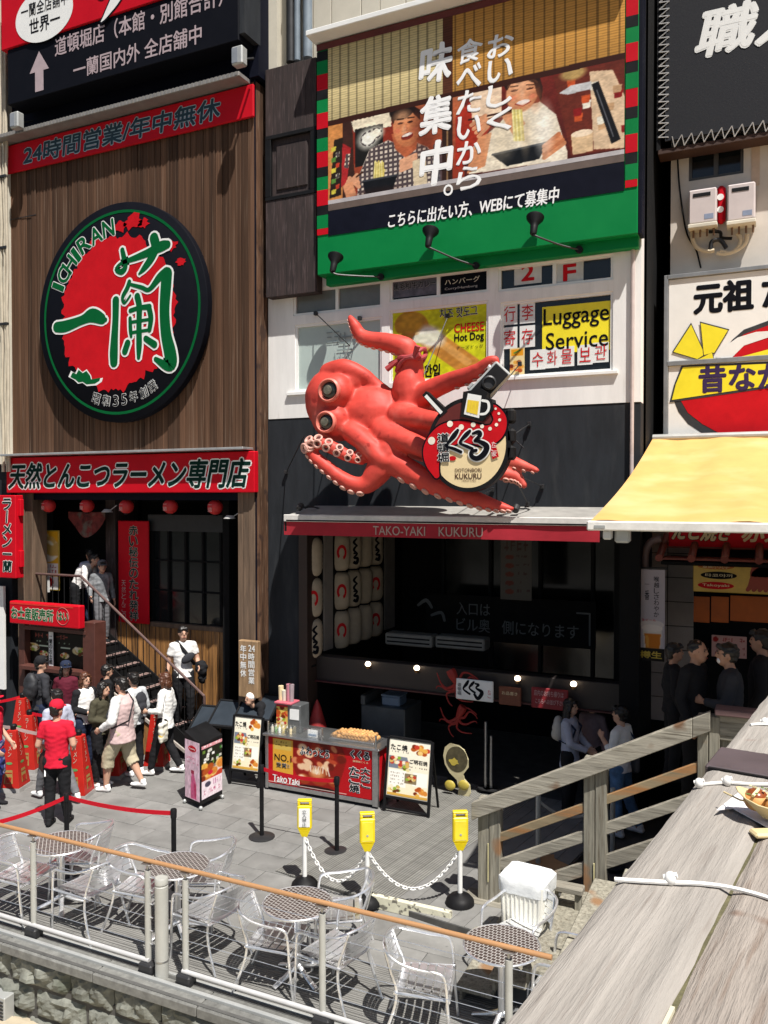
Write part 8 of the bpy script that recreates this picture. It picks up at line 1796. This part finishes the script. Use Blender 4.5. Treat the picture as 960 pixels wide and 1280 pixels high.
    for s in (-1, 1): b.ball(hp(s * .077, .01, -.005), (.012, .020, .030), 8, 6)
    torso(b, 0)
    for s, sg_ in (('l', 1), ('r', -1)):
        arm(b, s, 0, 2, 0); leg(b, s, 2, 0); E, W = P[s + 'e'], P[s + 'w']; d = (W - E).normalized(); inn = V((-sg_, 0, 0)); inn = (inn - d * inn.dot(d)).normalized(); sd_ = d.cross(inn)
        b.tube([W, W + d * .045, W + d * .085], [(.026, .020), (.040, .017), (.038, .015)], 10, ref=tuple(inn))
        for j in range(4):
            o_ = sd_ * ((j - 1.5) * .020); L_ = (.062, .072, .068, .052)[j]; p0 = W + d * .085 + o_; p1 = p0 + d * L_ * .5 + inn * .008; p2 = p1 + d * L_ * .4 + inn * .024; b.tube([p0, p1, p2], [.0105, .010, .0085], 8); b.ball(p2, .0085, 8, 5)
        th = sd_ * (-1 if P[s + 'w'].y < .1 else -1); b.tube([W + d * .02 + th * .022, W + d * .05 + th * .048 + inn * .012, W + d * .08 + th * .052 + inn * .022], [.014, .012, .010], 8)
        A = P[s + 'a']; b.tube([A, A + V((0, -.02, -.045)), A + V((0, -.14, -.06))], [.036, .04, .03], 10)
    bd = fuse(b, 'body', skin, voxel=lod, smooth=2, parent=t)
    for s in (-1, 1): MB().ball(hp(s * .032, -.080, .012), (.011, .006, .006), 10, 6, HM).obj('eye', EYEM, t, smooth=True); MB().tube([hp(s * .018, -.090, .030), hp(s * .046, -.082, .032)], .0042, 6).obj('eyebrow', hair, t)
    MB().tube([hp(-.020, -.086, -.056), hp(0, -.093, -.058), hp(.020, -.086, -.056)], [.003, .006, .003], 6).obj('mouth', LIP, t)
    c = MB(); torso(c, .014, hem)                        # top
    if hem < P['pel'].z: pass
    for s in 'lr': arm(c, s, 0, {'long': 1.93, 'short': .62, 'none': .12, 'mid': 1.5}[sleeves], .014)
    sm_ = sleeve_m
    fuse(c, 'top', top, voxel=lod * 1.15, smooth=2, parent=t, wrinkle=.007, wscale=15)
    if sm_:
        for s in 'lr': c = MB(); arm(c, s, 0, 1.93, .020); c.ball(P[s + 's'], .078, 12, 8); fuse(c, 'sleeve', sm_, voxel=lod * 1.1, smooth=2, parent=t, wrinkle=.006, wscale=17)
    c = MB(); c.tube([P['pel'] + V((0, 0, .07)), P['pel'] - V((0, 0, .06))], [(.150 * fat * tw + .008, .108 * fat + .008), (.160 * fat * tw + .008, .118 * fat + .008)], 18, ref=(0, 1, 0))
    for s in 'lr': leg(c, s, 1.15 if shorts else 1.97, .018 if not shorts else .03)
    fuse(c, 'shorts' if shorts else 'trousers', legs, voxel=lod * 1.1, smooth=2, parent=t, wrinkle=.007, wscale=13)
    for s in 'lr':
        A = P[s + 'a']; c = MB(); c.tube([A + V((0, .045, -.05)), A + V((0, -.03, -.045)), A + V((0, -.13, -.058)), A + V((0, -.19, -.062))], [(.036, .040), (.042, .042), (.046, .030), (.030, .020)], 12, ref=(0, 0, 1)); c.ball(A + V((0, .045, -.045)), (.038, .035, .040), 10, 8); c.tube([A + V((0, .02, -.02)), A + V((0, .02, .03))], [.046, .042], 12)
        fuse(c, 'shoe', shoes, voxel=.011, smooth=2, parent=t)
    if hairkind != 'bald':
        h = MB(); h.ball(hc + HM @ V((0, .026, .030)), (.086, .098, .100), 18, 12, HM)
        if hairkind in ('short',): h.ball(hc + HM @ V((0, .055, -.02)), (.072, .058, .07), 14, 10, HM); h.tube([hp(-.06, -.065, .085), hp(.055, -.07, .088)], [.026, .030], 10)
        if hairkind in ('long', 'bob'):
            zl = -.34 if hairkind == 'long' else -.14
            h.tube([hp(0, .05, .0), hp(0, .075, zl * .5), hp(0, .085, zl)], [(.088, .062), (.098, .052), (.075, .035)], 16, ref=(0, 1, 0))
            for s in (-1, 1): h.tube([hp(s * .07, -.02, .05), hp(s * .088, .0, -.05), hp(s * .085, .01, max(zl, -.18))], [.030, .030, .020], 10)
            h.tube([hp(-.05, -.062, .085), hp(.05, -.065, .085)], [.022, .022], 10)
        if hairkind == 'buzz': h = MB(); h.ball(hc + HM @ V((0, .024, .026)), (.082, .092, .094), 18, 12, HM)
        fuse(h, 'hair', hair, voxel=.010, smooth=1, parent=t, wrinkle=.012, wscale=26)
    if cap:
        h = MB(); h.lathe([(.094, .02), (.100, .04), (.092, .09), (.065, .125), (.02, .137)], hc + V((0, .015, .015)), 20); h.obj('cap', cap, t, smooth=True)
        cb_ = MB(); n = 10; pts = [hp(.085 * math.cos(a), -.07 + .075 * math.sin(a), .045) for a in [PI + PI * i / n for i in range(n + 1)]]; q_ = [hp(.07 * math.cos(a), -.05 + .02 * math.sin(a), .052) for a in [PI + PI * i / n for i in range(n + 1)]]
        m = pts + q_; cb_.add(m + [p - V((0, 0, .006)) for p in m], [(i, i + 1, n + 2 + i, n + 1 + i) for i in range(n)] + [(2 * n + 2 + i, 3 * n + 3 + i, 3 * n + 4 + i, 2 * n + 3 + i) for i in range(n)] + [(i, 2 * n + 2 + i, 2 * n + 3 + i, i + 1) for i in range(n)]); cb_.obj('cap_brim', cap, t, smooth=True)
    t.scale = (k, k, k); t.location = pos; t.rotation_euler.z = yaw; t['_P'] = 0; del t['_P']
    return t, P, k
def facing(deg): return math.radians(deg) + PI / 2      # direction faced, degrees from +X towards +Y
def gp(px, py, z=0.): p = atz(px, py, z); return (p.x, p.y, z)
def backpack(t, P, m, strap, sc=1.):
    # built in the wearer's local space
    loc, rot, scl = t.location.copy(), t.rotation_euler.z, t.scale[0]; t.location = (0, 0, 0)
    c = P['ch'] + V((0, .175, -.02)); b = MB(); b.ball(c, (.145 * sc, .085 * sc, .20 * sc), 18, 12); b.ball(c + V((0, .05, -.08)), (.11 * sc, .05 * sc, .09 * sc), 14, 10); o = fuse(b, 'backpack', m, voxel=.014, smooth=3, parent=t, wrinkle=.01)
    for s in (-1, 1): MB().tube([V((s * .10, .10, P['nk'].z - .08)), V((s * .115, -.0, P['nk'].z - .03)), V((s * .125, -.13, P['ch'].z + .03)), V((s * .15, -.05, P['ch'].z - .20)), V((s * .12, .12, P['ch'].z - .16))], [(.022, .008)] * 5, 8).obj('strap', strap, t, smooth=True)
    t.location = loc
def local(t, fn):
    loc = t.location.copy(); t.location = (0, 0, 0); fn(); t.location = loc
W1 = dict(lk=(.10, -.12, .52), la=(.11, -.22, .10), rk=(-.10, .02, .50), ra=(-.10, .22, .12))        # walking stride
# -- man in white T-shirt coming down the stairs
t, P, k = person('man in a white T-shirt with black sling bag and carried jacket on the stairs', (X(228, 11.4), 11.4, .44), facing(-40), 1.74, CW, CB, CB, sleeves='short', pose=dict(lk=(.10, -.10, .53), la=(.10, -.06, .13), rw=(-.28, -.05, .92), le=(.24, -.0, 1.14), lw=(.22, -.2, 1.05)))
def f():
    MB().tube([V((-.11, .0, 1.47)), V((-.02, -.135, 1.34)), V((.10, -.15, 1.18)), V((.19, -.03, 1.06)), V((.08, .13, 1.12)), V((-.10, .12, 1.38)), V((-.11, .0, 1.47))], [(.03, .01)] * 7, 8).obj('bag_strap', CB, t, smooth=True)
    b = MB(); b.ball((.05, -.155, 1.20), (.13, .045, .075), 14, 10, Matrix.Rotation(-.6, 3, 'Y')); fuse(b, 'sling_bag', CDK, .012, 2, t)
    b = MB(); b.ball((.27, -.16, 1.02), (.10, .12, .13), 14, 10); b.ball((.29, -.14, .88), (.07, .10, .13), 14, 10); fuse(b, 'carried_jacket', CB, .014, 2, t, wrinkle=.03, wscale=12)
local(t, f)
# -- woman in white with tote
t, P, k = person('woman with reddish brown hair in a white top and black trousers, carrying a tote bag', gp(207, 968), facing(195), 1.62, CW, CB, WHS, hair=HAIRB, hairkind='bob', sleeves='long', female=True, pose=dict(W1, le=(.22, .0, 1.12), lw=(.20, -.22, 1.10), re=(-.22, .05, 1.13), rw=(-.25, -.02, .90)), hem=.80)
def f():
    b = MB(); b.bbox(.13, .36, .03, .12, .62, .95, .03); o = fuse(b, 'tote_bag', mat('cream_tote', (.72, .70, .60), .8, var=.05, spots=((.65, .42, .05), 7, .60)), .014, 2, t, wrinkle=.02); MB().tube([V((.2, .07, .94)), V((.20, .04, 1.2)), V((.17, .02, 1.44)), V((.23, .10, 1.2)), V((.28, .08, .94))], .009, 6).obj('tote_strap', WHS, t)
    MB().bbox(.18, .23, -.31, -.30, 1.08, 1.20, .004).obj('phone', BLACK, t)
local(t, f)
# -- big man in pink and white with shorts
t, P, k = person('stout man in a pale pink and white jumper and beige shorts striding left', gp(153, 988), facing(190), 1.70, CP, CBG, WHS, shorts=True, fat=1.32, pose=dict(lk=(.12, -.16, .52), la=(.12, -.20, .09), rk=(-.12, .05, .51), ra=(-.12, .26, .13), le=(.30, .02, 1.12), lw=(.26, -.20, .98), re=(-.31, .05, 1.12), rw=(-.31, -.02, .86)), hem=.76, sleeve_m=CW)
def f(): MB().tube([V((-.12, .02, 1.48)), V((-.02, -.16, 1.36)), V((.14, -.17, 1.15)), V((.24, -.02, 1.0)), V((.10, .18, 1.1)), V((-.08, .15, 1.36)), V((-.12, .02, 1.48))], [(.022, .008)] * 7, 8).obj('bag_strap', CDK, t, smooth=True)
local(t, f)
# -- staff in red, back to the camera
t, P, k = person('staff member in a red T-shirt and red cap, black trousers, seen from behind', gp(72, 1031), facing(118), 1.66, CR, CB, CB, hair=HAIR, cap=CR, turn=-.3, sleeves='short', pose=dict(lw=(.20, -.20, 1.02), le=(.25, .02, 1.12), rw=(-.16, -.22, 1.02), ra=(-.12, -.06, .09)), hem=.82)
def f():
    MB().bbox(-.06, .10, -.31, -.29, 1.00, 1.22, .004).obj('clipboard', CDK, t); b = MB(); b.ball((.20, -.12, .84), (.10, .05, .17), 12, 10); fuse(b, 'hip_bag', mat('dark_brown_leather', (.05, .015, .012), .5), .012, 2, t); MB().tube([V((.16, .0, .86)), V((.12, .13, .72))], [(.012, .006)] * 2, 6).obj('white_strap', CW, t)
local(t, f)
# -- staff at the left edge
t, P, k = person('staff member in a red shirt and blue patterned apron cut by the left edge', gp(-8, 1008), facing(20), 1.64, CR, mat('indigo_print_cloth', (.02, .03, .16), .8, var=.2, grain=((.6, .6, .65), 9, .56)), CB, cap=CR, sleeves='short', pose=dict(lw=(.2, -.16, .92), rw=(-.2, -.16, .92)))
def f():
    b = MB(); b.tube([V((0, 0, .98)), V((0, 0, .75)), V((0, 0, .48))], [(.17, .135), (.19, .15), (.20, .16)], 20, ref=(0, 1, 0)); fuse(b, 'apron', MATS['indigo_print_cloth'], .014, 2, t, wrinkle=.02)
local(t, f)
# -- walker behind the staff member (legs and white shoes show)
person('person in dark trousers and white shoes walking behind the red shirted staff member', gp(72, 1001), facing(170), 1.62, CLB, CPL, WHS, pose=dict(lk=(.10, -.2, .54), la=(.11, -.32, .12), rk=(-.10, .08, .50), ra=(-.10, .34, .14)))
# -- queue at the booth
t, P, k = person('man in a black jacket and black cap with a large black backpack facing the booth', gp(52, 950), facing(75), 1.72, CDK, CN, CB, cap=CB, turn=-.5); backpack(t, P, mat('black_backpack', (.022, .023, .027), .6, var=.3, scale=12), CB, 1.15)
person('woman in a maroon top and navy cap standing in the queue', gp(83, 945), facing(-60), 1.60, CM, CB, CB, hairkind='long', female=True, cap=CN, turn=.6)
person('woman in a white quilted vest with black sleeves in the queue', gp(107, 966), facing(-10), 1.60, CW, CN, CB, hair=HAIRB, hairkind='bob', female=True, sleeve_m=CB, pose=dict(lw=(.05, -.20, 1.10), rw=(-.08, -.22, 1.08)))
person('woman in an olive jacket and black trousers looking down, white shoes', gp(126, 982), facing(10), 1.60, CO, CB, WHS, hairkind='bob', female=True, pose=dict(hd=(0, -.07, 1.585), nk=(0, -.02, 1.45), lw=(.05, -.22, 1.08), rw=(-.08, -.22, 1.08)))
t, P, k = person('dark haired person in a pale grey shirt with a backpack behind the stout man', gp(168, 968), facing(170), 1.62, cloth('pale_grey_cotton', (.50, .52, .54)), CB, WHS); backpack(t, P, CDK, CDK, .8)
person('black clothed person standing in the queue behind the olive jacket woman', gp(134, 948), facing(60), 1.58, CB, CB, CB, hairkind='short')
# -- on the stair head
t, P, k = person('boy in a grey patterned sweatshirt and cap coming down the stair head holding the rail', (X(126, 11.5), 11.5, 1.75), facing(-25), 1.50, CG, CPL, CB, cap=CPL, turn=-.1, pose=dict(hd=(0, -.06, 1.59), rk=(-.1, -.1, .52), rw=(-.30, -.20, .98)))
t, P, k = person('person in a white shirt bending forward at the top of the stairs', (X(96, 11.45), 11.45, 1.93), facing(20), 1.58, CW, CB, CB, pose=dict(ch=(0, -.14, 1.22), nk=(0, -.28, 1.34), hd=(0, -.36, 1.44), ls=(.18, -.25, 1.30), rs=(-.18, -.25, 1.30), le=(.24, -.26, 1.05), re=(-.24, -.26, 1.05), lw=(.2, -.36, .86), rw=(-.2, -.36, .86)))
person('person in a pale blue shirt half hidden behind the bending one at the stair top', (X(112, 11.75), 11.75, 1.93), facing(160), 1.50, CLB, CN, CB)
# -- helper stooping behind the left menu board
t, P, k = person('worker with a white head cloth stooping between the left menu board and the cart', (X(331, 11.15), 11.15, 0), facing(-110), 1.50, CB, CB, CB, hairkind='bald', pose=dict(ch=(0, -.12, 1.20), nk=(0, -.26, 1.30), hd=(0, -.34, 1.40), ls=(.17, -.22, 1.26), rs=(-.17, -.22, 1.26), le=(.24, -.28, 1.03), re=(-.24, -.28, 1.03), lw=(.16, -.40, .9), rw=(-.16, -.40, .9)))
def f(): b = MB(); b.ball((0, -.31, 1.44), (.095, .105, .085), 16, 10); fuse(b, 'head_cloth', CW, .012, 2, t)
local(t, f)
# -- group at the right, shop entrance
t, P, k = person('long haired woman in a pale blue shirt with a white backpack at the shop entrance', gp(712, 1020, .0), facing(-8), 1.62, CLB, CB, WHS, hair=HAIR, hairkind='long', female=True, hem=.72, pose=dict(lw=(.06, -.30, 1.02), rw=(-.06, -.30, 1.02), le=(.2, -.08, 1.12), re=(-.2, -.08, 1.12))); backpack(t, P, mat('cream_backpack', (.50, .47, .42), .8, var=.1), CN, .95)
person('woman with long brown hair facing the camera between two friends in the shop entrance', gp(740, 1010), facing(-105), 1.60, cloth('mauve_cotton', (.22, .16, .17)), CB, CB, hair=HAIR, hairkind='long', female=True)
t, P, k = person('person in a white shirt and blue jeans with a dark shoulder bag, half in sunlight', gp(775, 1043), facing(165), 1.68, CW, CJ, WHS, hair=HAIR, hairkind='short', pose=dict(le=(.24, -.02, 1.14), lw=(.12, -.20, 1.28), ra=(-.14, .20, .12), rk=(-.12, .05, .5)), sleeves='mid')
def f():
    b = MB(); b.bbox(-.30, -.20, -.10, .16, .78, 1.02, .03); fuse(b, 'shoulder_bag', mat('grey_leather', (.10, .10, .11), .4), .012, 2, t); MB().tube([V((-.25, .0, 1.0)), V((-.16, -.08, 1.30)), V((-.10, .0, 1.46)), V((-.16, .12, 1.28)), V((-.25, .1, 1.0))], [(.02, .007)] * 5, 8).obj('bag_strap', CN, t)
local(t, f)
DD = cloth('dark_patterned_cloth', (.020, .016, .022)); 
person('dark dressed person at the back of the alley with only the face catching light', gp(789, 985), facing(-70), 1.66, DD, CB, CB, skin=SKIN2); person('man in a dark patterned shirt facing the camera in the alley', gp(808, 982), facing(-100), 1.72, DD, CB, CB, skin=SKIN2)
# -- customers on the upper deck under the yellow awning
def up(px, Y): return (X(px, Y, 850), Y, DECKZ + .02)
person('balding man in a black jacket on the upper deck looking right', up(868, 9.0), facing(-20), 1.70, CB, CB, CB, skin=SKIN2, hairkind='buzz', pose=dict(hd=(0, -.04, 1.59)))
t, P, k = person('man in a dark suit with a white chin mask on the upper deck', up(913, 8.92), facing(185), 1.70, CDK, CB, CB, skin=SKIN2, pose=dict(hd=(0, -.04, 1.59), le=(.22, -.05, 1.12), lw=(.08, -.25, 1.12)))
def f(): b = MB(); b.ball((0, -.10, 1.53), (.045, .030, .038), 12, 8); b.obj('face_mask', CW, t, smooth=True)
local(t, f)
person('man in black standing at the right edge before the shop under the yellow awning', up(952, 9.5), facing(170), 1.76, CB, CB, CB, skin=SKIN2)
person('dark clothed person with a big dark bag behind the balding man on the upper deck', up(842, 9.7), facing(20), 1.52, CB, CB, CB, skin=SKIN2)
